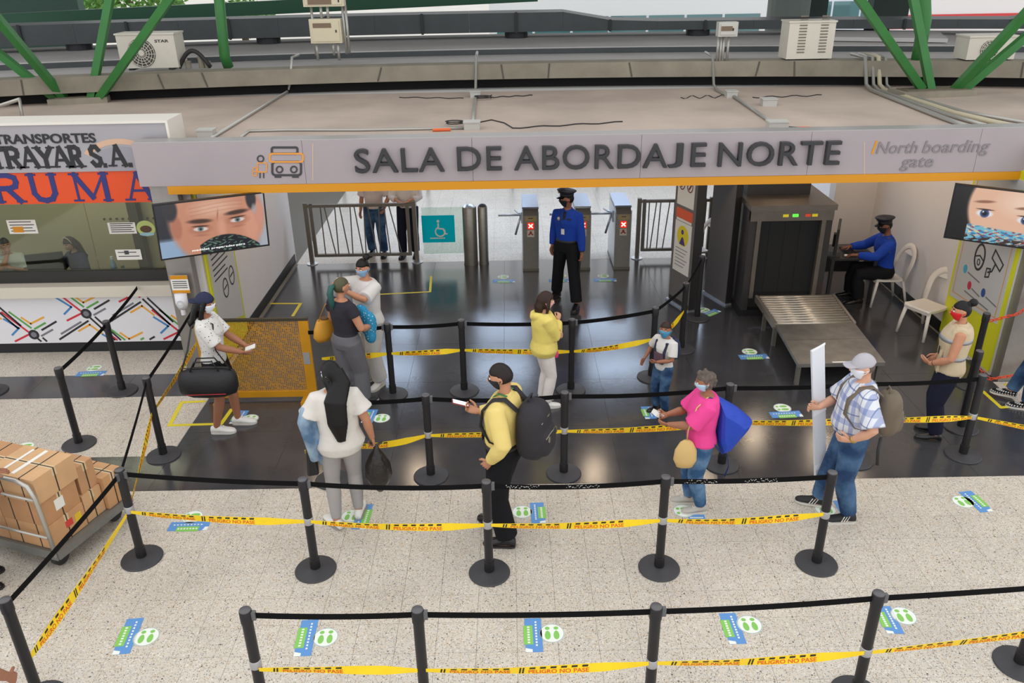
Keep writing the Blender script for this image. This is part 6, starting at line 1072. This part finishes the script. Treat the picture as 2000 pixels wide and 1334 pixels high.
# 8 boy
P8, W8, R8 = person('small boy with a cyan mask and a dark backpack vest beside the back row post', gpos(1290, 803), 130, 1.17, 'm', 'brown', (22, 4), armL=dict(w=(-.05, .24, 1.1), pole=(-.8, -.4, -.4), curl=.6, n=(1, 0, .4)), armR=dict(w=(.34, .12, 1.0), pole=(.6, -.8, -.2), curl=.2), top=dict(m=WHT, sl=.8, hem=.88, g=.026), bottom=dict(m=JEAND, g=.02), shoe=SHK, hair=dict(st='short', m=HBR, vol=.16), mask=MSKC, headscale=1.25, build=1.0)
o = MB(); [o.tube([R8['ln']((x, .13, 1.06)), R8['ln']((x * 1.05, .15, 1.25)), R8['ln']((x * 1.1, .09, 1.42)), R8['ln']((x, -.06, 1.46)), R8['ln']((x, -.14, 1.25)), R8['ln']((x, -.13, 1.05))], [(.03, .015)] * 6, 8) for x in (.1, -.1)]; o.build('backpack_straps', mat('vest_navy', (36, 40, 60), .8), P8, fix=True)
# 9 woman in pink
PINK = cloth('pink_shirt', (232, 74, 146)); P9, W9, R9 = person('woman with short grey curls in a bright pink shirt and jeans', gpos(1358, 990), 88, 1.53, 'f', 'brown', (0, -10), armL=dict(w=(-.05, .38, 1.13), pole=(-.6, -.7, -.7), curl=.9, n=(.7, 0, .7)), armR=dict(w=(.1, .38, 1.17), pole=(.6, -.7, -.6), curl=.9, n=(-.7, 0, .7)), feet={1: (.09, .06, 5), -1: (-.09, -.04, -6)}, top=dict(m=PINK, sl=.92, hem=.9, g=.03, cuff=1.8), bottom=dict(m=JEAN, g=.014), shoe=dict(m=mat('sneaker_grey', (184, 178, 170), .6), sole=SHW['sole'], lace=PAPER), hair=dict(st='curly', m=HG, vol=.15), mask=MSKL, build=1.16, belly=.03)
# 10 man in plaid
PLD = plaid('plaid_shirt', (214, 216, 222), (('h', .19, .05, 0, (96, 116, 176), .55), ('h', .19, .012, .08, (70, 90, 150), .7), ('v', .21, .055, .02, (100, 120, 180), .5), ('v', .21, .012, .11, (70, 90, 150), .7), ('h', .19, .006, .14, (150, 160, 200), .7)))
P10, W10, R10 = person('man in grey cap and blue plaid shirt, one hand on his hip', gpos(1637, 1003), 82, 1.74, 'm', 'light', (4, -4), armL=dict(w=(-.24, .08, 1.0), pole=(-1, -.7, .1), hd=(.3, .9, -.1), n=(1, 0, .2), curl=.5), armR=dict(w=(.1, .32, 1.14), pole=(.9, -.5, -.5), hd=(-.1, .9, .1), n=(-1, 0, 0), curl=.8), feet={1: (.12, .18, 14), -1: (-.12, -.06, -6)}, top=dict(m=PLD, sl=.9, hem=.98, g=.03, collar=True, cuff=1.8), bottom=dict(m=JEAND, g=.02, belt=mat('belt_dark', (40, 36, 34), .5)), shoe=dict(m=mat('trainer_black', (28, 28, 32), .6), sole=SHW['sole'], stripe=PAPER), hair=dict(st='short', m=HG, vol=.12), mask=MSKW, build=1.14, belly=.075)
cap_on(P10, R10, mat('cap_grey', (176, 172, 178), .8))
MB().lathe((0, 0, -.012), [(.034, 0), (.037, .006), (.037, .018), (.034, .024)], 16).build('wrist_watch', mat('watch_gold', (190, 160, 90), .3, .8), P10); bpy.data.objects['wrist_watch'].location = R10['arms'][-1][2]; w_ = bpy.data.objects['wrist_watch']; dv_ = (R10['arms'][-1][2] - R10['arms'][-1][1]).normalized(); w_.rotation_euler = dv_.to_track_quat('Z', 'Y').to_euler(); w_.location = R10['arms'][-1][2] - dv_ * .02
# 11 woman in the vest
VEST = cloth('beige_vest', (198, 180, 150)); P11, W11, R11 = person('woman with a hair bun, red mask and beige vest by the right gate post', gpos(1824, 852), 66, 1.66, 'f', 'tan', (12, -4), armL=dict(w=(-.13, .22, 1.0), pole=(-.8, -.8, -.1), hd=(.6, .7, 0), n=(.6, -.4, .6), curl=.4), armR=dict(w=(.27, .12, .95), pole=(.6, -.9, -.2)), top=dict(m=VEST, sl=0, hem=.86, g=.036, name='vest', collar=True), bottom=dict(m=NVY, g=.022), shoe=SHK, hair=dict(st='bun', m=HB, vol=.14), mask=MSKR, build=1.12)
SLV = mat('reflective_band', (156, 156, 160), .35, .3); ln = R11['ln']; mb = MB()
def vband(z, dz, a0, a1): m_ = MB(); R11['torso'](m_, .0375, z, z + dz, 28); m_.build('reflective_band', SLV, P11, smooth=True, fix=True)
vband(1.3, .045, 0, 2 * PI); vband(1.08, .045, 0, 2 * PI)
for x, z in ((.08, 1.12), (-.09, 1.12), (-.09, .98)): MB().box(ln((x, .14, z)), (.1, .03, .12)).build('vest_pocket', VEST, P11)
for x in (-.11, -.09, -.07): MB().tube([ln((x, .165, 1.13)), ln((x, .165, 1.21))], .006, 6).build('pocket_pen', CAB, P11)
MB().lathe((0, 0, -.008), [(.031, 0), (.033, .008), (.031, .016)], 14).build('wrist_band', CAB, P11); wb = bpy.data.objects['wrist_band']; wb.location = R11['arms'][-1][2] - (R11['arms'][-1][2] - R11['arms'][-1][1]).normalized() * .04; wb.rotation_euler = (R11['arms'][-1][2] - R11['arms'][-1][1]).to_track_quat('Z', 'Y').to_euler()
# 12 seated guard
P12, W12, R12 = person('seated guard in a blue shirt and peaked cap working at the desk', (5.8, 11.98), 84, 1.78, 'm', 'deep', (4, -10), lean=.12, hip=.5, sit=True, armL=dict(w=(-.2, .5, .82), pole=(-.8, -.5, -.6), hd=(.2, .9, -.05), n=(0, 0, -1), curl=.4), armR=dict(w=(.2, .5, .82), pole=(.8, -.5, -.6), hd=(-.2, .9, -.05), n=(0, 0, -1), curl=.4), feet={1: (.16, .42, 6), -1: (-.14, .36, -6)}, top=dict(m=BLU, sl=1.95, hem=1.0, g=.022, collar=True), bottom=dict(m=BLKT, g=.024), shoe=SHK, hair=dict(st='short', m=HB, vol=.12), mask=MSKK, build=1.08)
police_cap(P12, R12); MB().ell(R12['ln']((-.235, .02, 1.32)), (.012, .026, .03), 10, 8).build('sleeve_patch', mat('badge_gold', (190, 160, 80), .35, .7), P12, smooth=True)
# 13, 14 people behind the left railing
SHT = cloth('pale_shirt', (214, 200, 196)); P13, W13, R13 = person('person in a pale shirt and dark jeans leaning behind the railing, left one', (A(738, 500, 14.55).x, 14.66), 172, 1.7, 'm', 'tan', armL=dict(w=(-.26, .22, 1.0), pole=(-.5, -1, 0)), armR=dict(w=(.27, .03, .86)), feet={1: (.12, 0, 5), -1: (-.14, .06, -5)}, top=dict(m=SHT, sl=.9, hem=.93, g=.026), bottom=dict(m=JEAND, g=.02), shoe=SHK, hair=dict(st='short', m=HB))
P14, W14, R14 = person('person in a white shirt and black trousers resting hands on the railing', (A(797, 505, 14.5).x + .05, 14.55), 176, 1.74, 'm', 'tan', armL=dict(w=(-.08, .28, 1.12), pole=(-.8, -.6, -.3), hd=(.6, .5, -.2), n=(0, 0, -1)), armR=dict(w=(.1, .28, 1.12), pole=(.8, -.6, -.3), hd=(-.6, .5, -.2), n=(0, 0, -1)), feet={1: (.13, .05, 5), -1: (-.1, 0, -5)}, top=dict(m=cloth('offwhite_shirt', (226, 220, 216)), sl=1.6, hem=.95, g=.026), bottom=dict(m=NVY, g=.02), shoe=SHK, hair=dict(st='short', m=HB))
# 15, 16 clerks in the booth (seated behind the counter)
p = A(150, 470, 11.95); P15, W15, R15 = person('clerk with a white headband in a navy polo sitting behind the booth glass', (p.x, 11.95), 150, 1.66, 'f', 'light', (10, -18), lean=.15, hip=.58, sit=True, armL=dict(w=(-.12, .36, .93), pole=(-.8, -.5, -.6), hd=(.4, .8, 0), n=(0, 0, -1)), armR=dict(w=(.14, .38, .93), pole=(.8, -.5, -.6), hd=(-.4, .8, 0), n=(0, 0, -1)), feet={1: (.14, .4, 6), -1: (-.14, .4, -6)}, top=dict(m=cloth('navy_polo', (44, 50, 84)), sl=.8, hem=.95, g=.022, collar=True), bottom=dict(m=BLKT, g=.02), shoe=SHK, hair=dict(st='long', m=HBR, len=.34, vol=.16), group='booth clerks'); HBk = MB(); H = R15['H']; HBk.tube([H(Vector((math.sin(q), .25, math.cos(q))).normalized(), 1.12) for q in np.linspace(-1.35, 1.35, 15)], [(.012, .005)] * 15, 8).build('headband', PAPER, P15, smooth=True)
p = A(8, 480, 11.9); P16, W16, R16 = person('clerk in a white shirt, hand to mouth, at the left booth edge', (p.x, 11.9), -140, 1.66, 'f', 'tan', (0, -6), lean=.1, hip=.58, sit=True, armL=dict(w=(.0, .3, .96), pole=(-.8, -.5, -.6)), armR=dict(w=(.02, .2, 1.16), pole=(.8, -.1, -.8), hd=(-.2, .2, .8), n=(0, -1, .2), curl=.8), feet={1: (.14, .4, 6), -1: (-.14, .4, -6)}, top=dict(m=cloth('pale_blouse', (206, 212, 214)), sl=.8, hem=.95, g=.024), bottom=dict(m=BLKT, g=.02), shoe=SHK, hair=dict(st='pony', m=HB, vol=.14), group='booth clerks')
# 17 person at the right edge, mostly outside the frame
CHK = plaid('checker_shoe', (226, 224, 220), (('h', .03, .015, 0, (26, 26, 30), 1), ('v', .03, .015, 0, (26, 26, 30), 1)))
P17, W17, R17 = person('passer-by in jeans and chequered shoes cut off by the right edge', (G(2022, 796).x, G(2022, 796).y), 60, 1.72, 'm', 'tan', feet={1: (.1, .3, 6), -1: (-.1, .1, -4)}, top=dict(m=cloth('dark_shirt', (50, 54, 70)), sl=.8, hem=.9), bottom=dict(m=JEAND, g=.02), shoe=dict(m=CHK, sole=SHW['sole']), hair=dict(st='short', m=HB))
# 18 porter at the trolley, only an arm in view
pw = G(36, 936, 1.04); hx, hy = -4.84, 5.78
th = R_(-62); dl = Vector((pw.x - hx, pw.y - hy, 0)); lx = dl.x * math.cos(th) + dl.y * math.sin(th); ly = -dl.x * math.sin(th) + dl.y * math.cos(th)
P18, W18, R18 = person('porter reaching over the cartons from the left edge, only an arm visible', (hx, hy), -62, 1.75, 'm', 'brown', armL=dict(w=(lx, ly - .12, 1.07), pole=(-.6, -.2, -1), hd=(0, 1, 0), n=(0, 0, -1), curl=.3), armR=dict(w=(.2, .3, 1.02), pole=(.6, -.6, -.6)), top=dict(m=cloth('porter_shirt', (70, 86, 140)), sl=.8, hem=.9), bottom=dict(m=NVY, g=.02), shoe=SHK, hair=dict(st='short', m=HB), mask=MSKB)
# 19 bottom-left passer-by
tg19 = G(16, 1322, .97) - Matrix.Rotation(R_(20), 3, 'Z') @ (Vector((.42, .16, 0)) * (1.7 / 1.75))
P19, W19, R19 = person('passer-by in a white shirt at the bottom left corner, only an elbow visible', (tg19.x, tg19.y), 20, 1.7, 'm', 'brown', armR=dict(w=(.42, .16, 1.0), pole=(.9, -.9, .2), curl=.4), top=dict(m=WHT, sl=.95, hem=.9, g=.026), bottom=dict(m=NVY, g=.02), shoe=SHK, hair=dict(st='short', m=HB))
# ================================================================ CARRIED THINGS (each a thing of its own)
def pillow(mb, c, h, p=3.2, nu=28, nv=18, M=None, fn=None):
    def f(d):
        k = (abs(d.x) ** p + abs(d.y) ** p + abs(d.z) ** p) ** (-1 / p); q = Vector((d.x * k * h[0], d.y * k * h[1], d.z * k * h[2])); return fn(q) if fn else q
    return mb.ell(c, None, nu, nv, M, f)
def worn(P, name, label, cat): o = thing(name, label, cat, P.location, P.rotation_euler.z); o.scale = P.scale; return o
# navy-cap woman: duffel, strap, folded paper
t = worn(P1, 'duffel_bag', 'large black duffel bag at the hip of the navy cap woman', 'bag'); BK = mat('bag_black', (26, 25, 28), .6, bump=.4, bscale=10); dc = Vector((.3, .0, .8)); bag_r = Matrix.Rotation(.1, 3, 'Y')
mb = MB(); rings = []
for y, w_, h_ in ((-.33, .03, .06), (-.3, .1, .13), (-.18, .14, .17), (0, .15, .18), (.18, .14, .17), (.3, .1, .13), (.33, .03, .06)): rings.append([dc + Vector((w_ * math.cos(q), y, h_ * math.sin(q) - (.02 if math.sin(q) < 0 else 0))) for q in np.linspace(0, 2 * PI, 17)[:-1]])
mb.loft(rings).build('body', BK, t, smooth=True, fix=True); MB().tube([dc + Vector((.152 * math.cos(-.5), y, -.1)) for y in np.linspace(-.22, .22, 9)], .005, 6).build('red_piping', mat('piping_red', (180, 40, 50), .6), t); MB().tube([dc + Vector((0.02, y, .182)) for y in np.linspace(-.26, .26, 9)], .006, 6).build('zip', CAB, t)
for s in (1, -1): MB().tube([dc + Vector((s * .06, -.16, .16)), dc + Vector((s * .05, -.1, .27)), dc + Vector((s * .05, .1, .27)), dc + Vector((s * .06, .16, .16))], .009, 7).build('grip', BK, t, smooth=True)
MB().tube([dc + Vector((.0, -.28, .13)), (.2, -.2, 1.15), (.12, -.14, 1.4), (.06, -.03, 1.5), (.1, .1, 1.42), (.22, .12, 1.15), dc + Vector((.0, .28, .13))], [(.018, .004)] * 7, 8).build('shoulder_strap', BK, t, smooth=True)
def held(P, R, sd, name, label, cat, size, m, off=(0, 0, 0), rz=0.0, tilt=0.0, extra=None):
    a, e, w_, hd, n_, cu, ti = R['arms'][sd]; t = worn(P, name, label, cat); c = w_ + hd * .1 + n_.normalized() * .03 + Vector(off); M = Matrix.Rotation(rz, 3, 'Z') @ Matrix.Rotation(tilt, 3, 'X'); MB().box(c, size, M=M).build('body', m, t)
    if extra: extra(t, c, M)
    return t
held(P1, R1, 1, 'folded_paper', 'small white slip of paper in the hands of the navy cap woman', 'paper', (.1, .12, .012), PAPER, (-.04, .0, .03), .2, .3)
# ponytail woman: yellow handbag and blue patterned bag
t = worn(P3, 'handbag', 'mustard yellow handbag on the left shoulder of the ponytail woman', 'bag'); YB = mat('mustard_leather', (206, 146, 40), .55, bump=.2, bscale=8); c = Vector((-.33, -.04, 1.02)); mb = MB(); mb.loft([[c + Vector((w_ * .5 * math.cos(q), w_ * math.sin(q), z)) for q in np.linspace(0, 2 * PI, 19)[:-1]] for z, w_ in ((-.15, .1), (-.145, .15), (-.08, .19), (.02, .17), (.1, .13), (.13, .11))]); mb.build('body', YB, t, smooth=True, fix=True)
MB().tube([c + Vector((0, -.1, .12)), (-.24, -.08, 1.36), (-.15, -.03, 1.48), (-.19, .06, 1.36), c + Vector((0, .1, .12))], [(.012, .005)] * 5, 8).build('handle', YB, t, smooth=True); MB().lathe(c + Vector((0, 0, .125)), [(.055, 0), (.06, .012), (.05, .02)], 16).build('rim', mat('bag_rim', (90, 62, 20), .6), t)
t = worn(P3, 'folded_jacket', 'bright blue patterned jacket held by the ponytail woman', 'jacket'); mb = MB(); pillow(mb, (.1, .28, 1.1), (.14, .08, .16), 2.6); pillow(mb, (.02, .27, 1.24), (.09, .06, .08), 2.4); pillow(mb, (.15, .27, .95), (.08, .06, .11), 2.4); blob('body', mb, speckle('blue_pattern', (50, 138, 178), (206, 214, 200), 30, .22), t, .012, 2)
# long-haired woman: denim jacket over arm, handbag, plastic bag
t = worn(P4, 'denim_jacket', 'faded denim jacket hanging over the left arm of the long-haired woman', 'jacket'); DNJ = denim('denim_pale', (84, 112, 142), (156, 176, 192)); mb = MB(); e, w_ = R4['arms'][-1][1], R4['arms'][-1][2]
for k, (x, y, dz_) in enumerate(((-.0, 0, 0), (.06, .05, -.03), (.1, .1, -.06))): mb.tube([e.lerp(w_, .2) + Vector((x, y - .05, .22)), e.lerp(w_, .2) + Vector((x - .03, y - .1, .1)), e.lerp(w_, .3) + Vector((x, y - .12, -.08)), e.lerp(w_, .3) + Vector((x + .02, y - .1, -.32 + dz_))], [.045, .06, .06, .045], 12)
blob('body', mb, DNJ, t, .013, 3); MB().tube([e + Vector((.1, .0, .0)), e + Vector((.12, -.06, -.22))], [(.05, .03), (.045, .025)], 10).build('blue_lining', mat('lining_blue', (66, 130, 206), .7), t, smooth=True); MB().tube([e + Vector((.1, .04, -.22)), e + Vector((.12, .02, -.44))], [(.055, .04), (.05, .035)], 12).build('sleeve', DNJ, t, smooth=True)
t = worn(P4, 'handbag', 'black leather handbag hanging from the left forearm of the long-haired woman', 'bag'); LBK = mat('black_leather', (24, 22, 24), .35); c = w_ + Vector((-.06, -.06, -.27)); mb = MB(); mb.hexa([c + Vector(p) for p in ((-.055, -.17, -.15), (.055, -.17, -.15), (.055, .17, -.15), (-.055, .17, -.15), (-.03, -.13, .12), (.03, -.13, .12), (.03, .13, .12), (-.03, .13, .12))]); o = mb.build('body', LBK, t, fix=True); bv = o.modifiers.new('b', 'BEVEL'); bv.width = .02; bv.segments = 3
for s in (1, -1): MB().tube([c + Vector((s * .03, -.08, .11)), c + Vector((s * .02, -.05, .25)), c + Vector((s * .02, .05, .25)), c + Vector((s * .03, .08, .11))], .008, 8).build('handle', LBK, t, smooth=True)
MB().box(c + Vector((-.05, 0, .03)), (.012, .02, .03)).build('clasp', mat('clasp_gold', (196, 170, 100), .3, .8), t); MB().tube([c + Vector((0, -.12, .122)), c + Vector((0, .12, .122))], .005, 6).build('zip', mat('zip_metal', (150, 146, 130), .3, .7), t)
t = worn(P4, 'plastic_bag', 'knotted black plastic bag in the right hand of the long-haired woman', 'bag'); PBG = mat('bin_bag', (34, 29, 27), .28, bump=.8, bscale=14); a, e2, w2 = R4['arms'][1][:3]; c = w2 + Vector((.03, 0, -.12)); mb = MB(); mb.loft([[c + Vector((r * math.cos(q) * (1 + .08 * math.sin(3 * q)), r * .75 * math.sin(q), z)) for q in np.linspace(0, 2 * PI, 21)[:-1]] for z, r in ((.03, .018), (-.02, .03), (-.08, .07), (-.2, .12), (-.32, .13), (-.42, .09), (-.5, .03))]); mb.build('body', PBG, t, smooth=True, fix=True); MB().tube([c + Vector((-.05, 0, .06)), c + Vector((0, .01, .02)), c + Vector((.06, 0, .05))], [(.022, .008), (.014, .012), (.025, .008)], 8).build('knot', PBG, t, smooth=True)
# yellow-shirt man: backpack, phone, lanyard
def backpack(P, R, label, m, size, c, straps=True, buckle=True):
    t = worn(P, 'backpack', label, 'backpack'); mb = MB(); pillow(mb, c, size, 3.0, fn=lambda q: Vector((q.x * (1 - .12 * q.z / size[2]), q.y, q.z))); pillow(mb, Vector(c) + Vector((0, -size[1] * .75, -size[2] * .3)), (size[0] * .78, size[1] * .5, size[2] * .52), 3.0); blob('body', mb, m, t, .012, 2); c = Vector(c)
    for z, yo in ((.45, .93), (-.05, 1.22)): MB().tube([c + Vector((x * size[0] * .7, -size[1] * yo + .02 * abs(x), size[2] * z + (.12 * size[2] * (1 - x * x)))) for x in np.linspace(-1, 1, 11)], .005, 6).build('zip', mat('zip_metal', (150, 146, 130), .3, .7), t)
    MB().tube([c + Vector((-.04, size[1] * .3, size[2] * .97)), c + Vector((-.03, size[1] * .2, size[2] * 1.16)), c + Vector((.03, size[1] * .2, size[2] * 1.16)), c + Vector((.04, size[1] * .3, size[2] * .97))], .009, 7).build('grab_loop', m, t, smooth=True)
    if straps:
        g = .03; ln_ = R['ln']
        for s in (1, -1): MB().tube([ln_((s * .1, -.16, 1.4)), ln_((s * .115, -.06, 1.478 + g * .5)), ln_((s * .125, .05, 1.465 + g * .3)), ln_((s * .135, .14, 1.36)), ln_((s * .15, .155, 1.22)), ln_((s * .19, .06, 1.1)), ln_((s * .18, -.12, 1.06))], [(.032, .011)] * 5 + [(.014, .006)] * 2, 10).build('strap', m, t, smooth=True)
    if buckle: [MB().box(c + Vector((s * size[0] * .5, -size[1] * 1.2, -size[2] * .1)), (.02, .012, .05)).build('zip_pull', mat('zip_metal', (150, 146, 130), .3, .7), t) for s in (1, -1)]
    return t
BPB = mat('backpack_black', (38, 35, 40), .75, var=.1, bump=.4, bscale=12)
backpack(P5, R5, 'bulky black backpack on the man in the yellow shirt', BPB, (.17, .14, .27), (0, -.27, 1.2))
def phone_face(t, c, M): MB().box(c + M @ Vector((0, 0, .006)), (.066, .14, .001), M=M).build('screen', mat('phone_screen', (226, 232, 246), .2, emit=.7), t)
held(P5, R5, 1, 'smartphone', 'smartphone with a lit white screen held by the man in the yellow shirt', 'phone', (.074, .152, .01), mat('phone_red', (150, 60, 56), .4), (-.0, .06, .02), .5, .35, phone_face)
ln = R5['ln']; MB().tube([ln((-.07, -.06, 1.5)), ln((-.075, .02, 1.515)), ln((-.06, .1, 1.44)), ln((-.02, .165, 1.25)), ln((0, .19, 1.1))], [(.013, .003)] * 5, 8).build('lanyard', mat('lanyard_green', (50, 120, 62), .6), P5, smooth=True); MB().tube([ln((.07, -.06, 1.5)), ln((.075, .02, 1.515)), ln((.06, .1, 1.44)), ln((.02, .165, 1.25)), ln((0, .19, 1.1))], [(.013, .003)] * 5, 8).build('lanyard', mat('lanyard_green', (50, 120, 62), .6), P5, smooth=True); MB().box(ln((0, .2, 1.04)), (.06, .008, .09)).build('pass_card', CAB, P5)
# girl: pink pouch
t = worn(P6, 'pouch', 'small pink pouch at the hip of the girl in the hoodie', 'pouch'); mb = MB(); pillow(mb, (.12, .14, .86), (.04, .03, .06)); mb.build('body', mat('pouch_pink', (226, 60, 120), .5), t, smooth=True); MB().tube([(.12, .14, .91), (.1, .16, 1.1), (.05, .12, 1.4)], .005, 6).build('strap', mat('strap_red', (206, 90, 90), .6), t)
# boy: backpack
backpack(P8, R8, 'small dark blue backpack worn by the boy', mat('pack_navy', (40, 46, 80), .8), (.14, .1, .2), (0, -.22, 1.2), False); MB().box(R8['ln']((0, .15, 1.13)), (.2, .03, .2)).build('chest_print', mat('boy_print', (96, 70, 84), .8, var=.4, vscale=30), P8)
# woman in pink: papers, tote, blue drawstring bag
held(P9, R9, -1, 'folded_paper', 'crumpled white papers in the hands of the woman in pink', 'paper', (.1, .1, .05), PAPER, (.07, .02, .05), .4, .6)
t = worn(P9, 'tote_bag', 'beige cloth tote bag hanging in front of the woman in pink', 'bag'); TB = mat('tote_beige', (216, 182, 120), .8, bump=.3, bscale=9); mb = MB(); c = Vector((-.17, .2, .86)); mb.loft([[c + Vector((w_ * .45 * math.cos(q), w_ * math.sin(q), z)) for q in np.linspace(0, 2 * PI, 19)[:-1]] for z, w_ in ((-.2, .02), (-.19, .09), (-.1, .13), (.02, .12), (.12, .07), (.15, .03))]); mb.build('body', TB, t, smooth=True, fix=True); MB().tube([c + Vector((0, 0, .14)), (-.2, .2, 1.15), (-.16, .12, 1.4), (-.09, .0, 1.49), (-.05, -.1, 1.44)], [(.012, .006)] * 5, 8).build('strap', TB, t, smooth=True)
t = worn(P9, 'drawstring_bag', 'bright blue drawstring bag on the back of the woman in pink', 'bag'); BB = mat('bag_blue', (26, 66, 182), .5, bump=.6, bscale=8); mb = MB(); c = Vector((0, -.27, 1.12)); prof_ = [(-.13, 1.44), (-.2, 1.4), (-.36, 1.3), (-.52, 1.16), (-.5, 1.1), (-.4, .94), (-.3, .78), (-.22, .74), (-.16, .9), (-.14, 1.2)]; cy_, cz_ = -.28, 1.1
mb.loft([[Vector((x, cy_ + (y - cy_) * k, cz_ + (z - cz_) * k)) for y, z in prof_] for x, k in ((-.16, .55), (-.13, .8), (-.06, .97), (0, 1), (.06, .97), (.13, .8), (.16, .55))]); mb.build('body', BB, t, fix=True, sharp=28)
for s in (1, -1): MB().tube([c + Vector((s * .03, .1, .28)), (s * .1, -.02, 1.49), (s * .13, .1, 1.38), (s * .17, .06, 1.15), (s * .15, -.2, .82)], .008, 7).build('cord', mat('cord_blue', (20, 46, 120), .6), t, smooth=True)
MB().tube([c + Vector((-.1, 0, -.34)), c + Vector((-.1, -.03, -.5)), c + Vector((-.1, .0, -.62))], [(.018, .004), (.014, .004), (.02, .006)], 8).build('hanging_strap', mat('cord_blue', (20, 46, 120), .6), t, smooth=True)
# man in plaid: backpack and the long white sheet
backpack(P10, R10, 'olive brown backpack on the man in plaid', mat('pack_olive', (108, 96, 80), .75, var=.1), (.14, .11, .22), (0, -.27, 1.18)); MB().tube([(-.16, -.2, 1.0), (-.2, -.18, .9), (-.2, -.2, .72)], [(.014, .004)] * 3, 8).build('loose_strap', CAB, bpy.data.objects['backpack.002'], smooth=True)
p0, p1 = A(1599, 676, 6.82), A(1604, 938, 6.82); t = thing('white_roll', 'long flat white plastic sheet held upright by the man in plaid', 'sheet', (0, 0, 0)); wm_ = mat('white_film', (232, 234, 240), .35, alpha=.9); hw = .062
ax = Vector((.97, .24, 0)); mb = MB(); up_ = (p0 - p1)
mb.hexa([p1 - ax * hw, p1 + ax * hw, p1 + ax * hw + Vector((-.006, .03, 0)), p1 - ax * hw + Vector((-.006, .03, 0)), p0 - ax * hw + Vector((0, 0, -.05)), p0 + ax * hw, p0 + ax * hw + Vector((-.006, .03, 0)), p0 - ax * hw + Vector((-.006, .03, -.05))]); mb.build('sheet', wm_, t, fix=True)
for f0, f1 in ((.985, 1.0), (.52, .56), (.1, .14)): q0, q1 = p1.lerp(p0, f0), p1.lerp(p0, f1); MB().hexa([q0 - ax * (hw + .001) + Vector((.0, -.003, -.03)), q0 + ax * (hw + .001) + Vector((0, -.003, .03)), q0 + ax * hw + Vector((0, 0, .03)), q0 - ax * hw + Vector((0, 0, -.03)), q1 - ax * (hw + .001) + Vector((0, -.003, -.03)), q1 + ax * (hw + .001) + Vector((0, -.003, .03)), q1 + ax * hw + Vector((0, 0, .03)), q1 - ax * hw + Vector((0, 0, -.03))]).build('fold_band', mat('white_fold', (244, 244, 248), .3), t, fix=True)
# guard: hand-held wand
a, e, w_, hd, n_, cu, ti = R7['arms'][-1]; t = worn(P7, 'hand_wand', 'thin dark baton in the left hand of the standing guard', 'baton'); c = w_ + hd * .08 + n_.normalized() * .02; MB().tube([c + Vector((0, .0, .05)), c + Vector((0, .06, -.22))], .011, 8).build('shaft', CAB, t, smooth=True); MB().tube([c + Vector((0, .0, .05)), c + Vector((0, .024, -.06))], .015, 8).build('grip', mat('grip_grey', (90, 90, 92), .6), t, smooth=True)
MB().lathe((0, 0, -.015), [(.034, 0), (.037, .008), (.037, .022), (.034, .03)], 14).build('wrist_watch_black', CAB, P7); wb = bpy.data.objects['wrist_watch_black']; wb.name = 'wrist_watch'; wb.location = w_ - (w_ - e).normalized() * .015; wb.rotation_euler = (w_ - e).to_track_quat('Z', 'Y').to_euler()

# tiny joined print that cannot be picked apart in the photograph
for o in bpy.data.objects:
    n = o.name.split('.')[0]
    if o.parent is not None and n in ('printed_rows', 'printed_row', 'white_print', 'black_print', 'red_print', 'footprints', 'backpack_straps', 'figure_print', 'hand_print', 'wheelchair_symbol', 'caption', 'laces', 'lettering', 'slab_lettering', 'small_lettering', 'arc_print', 'bus_icon', 'passenger_icon', 'divider', 'camera_icon', 'mask_icon', 'icon', 'prohibition_icon', 'print', 'rim', 'orange_border', 'grille_ring', 'cross', 'foliage'):
        o['kind'] = 'stuff' if n not in ('lettering', 'slab_lettering', 'small_lettering', 'rim', 'grille_ring', 'cross', 'icon', 'mask_icon', 'laces') else o.get('kind', 'part')
        if o['kind'] == 'part': del o['kind']
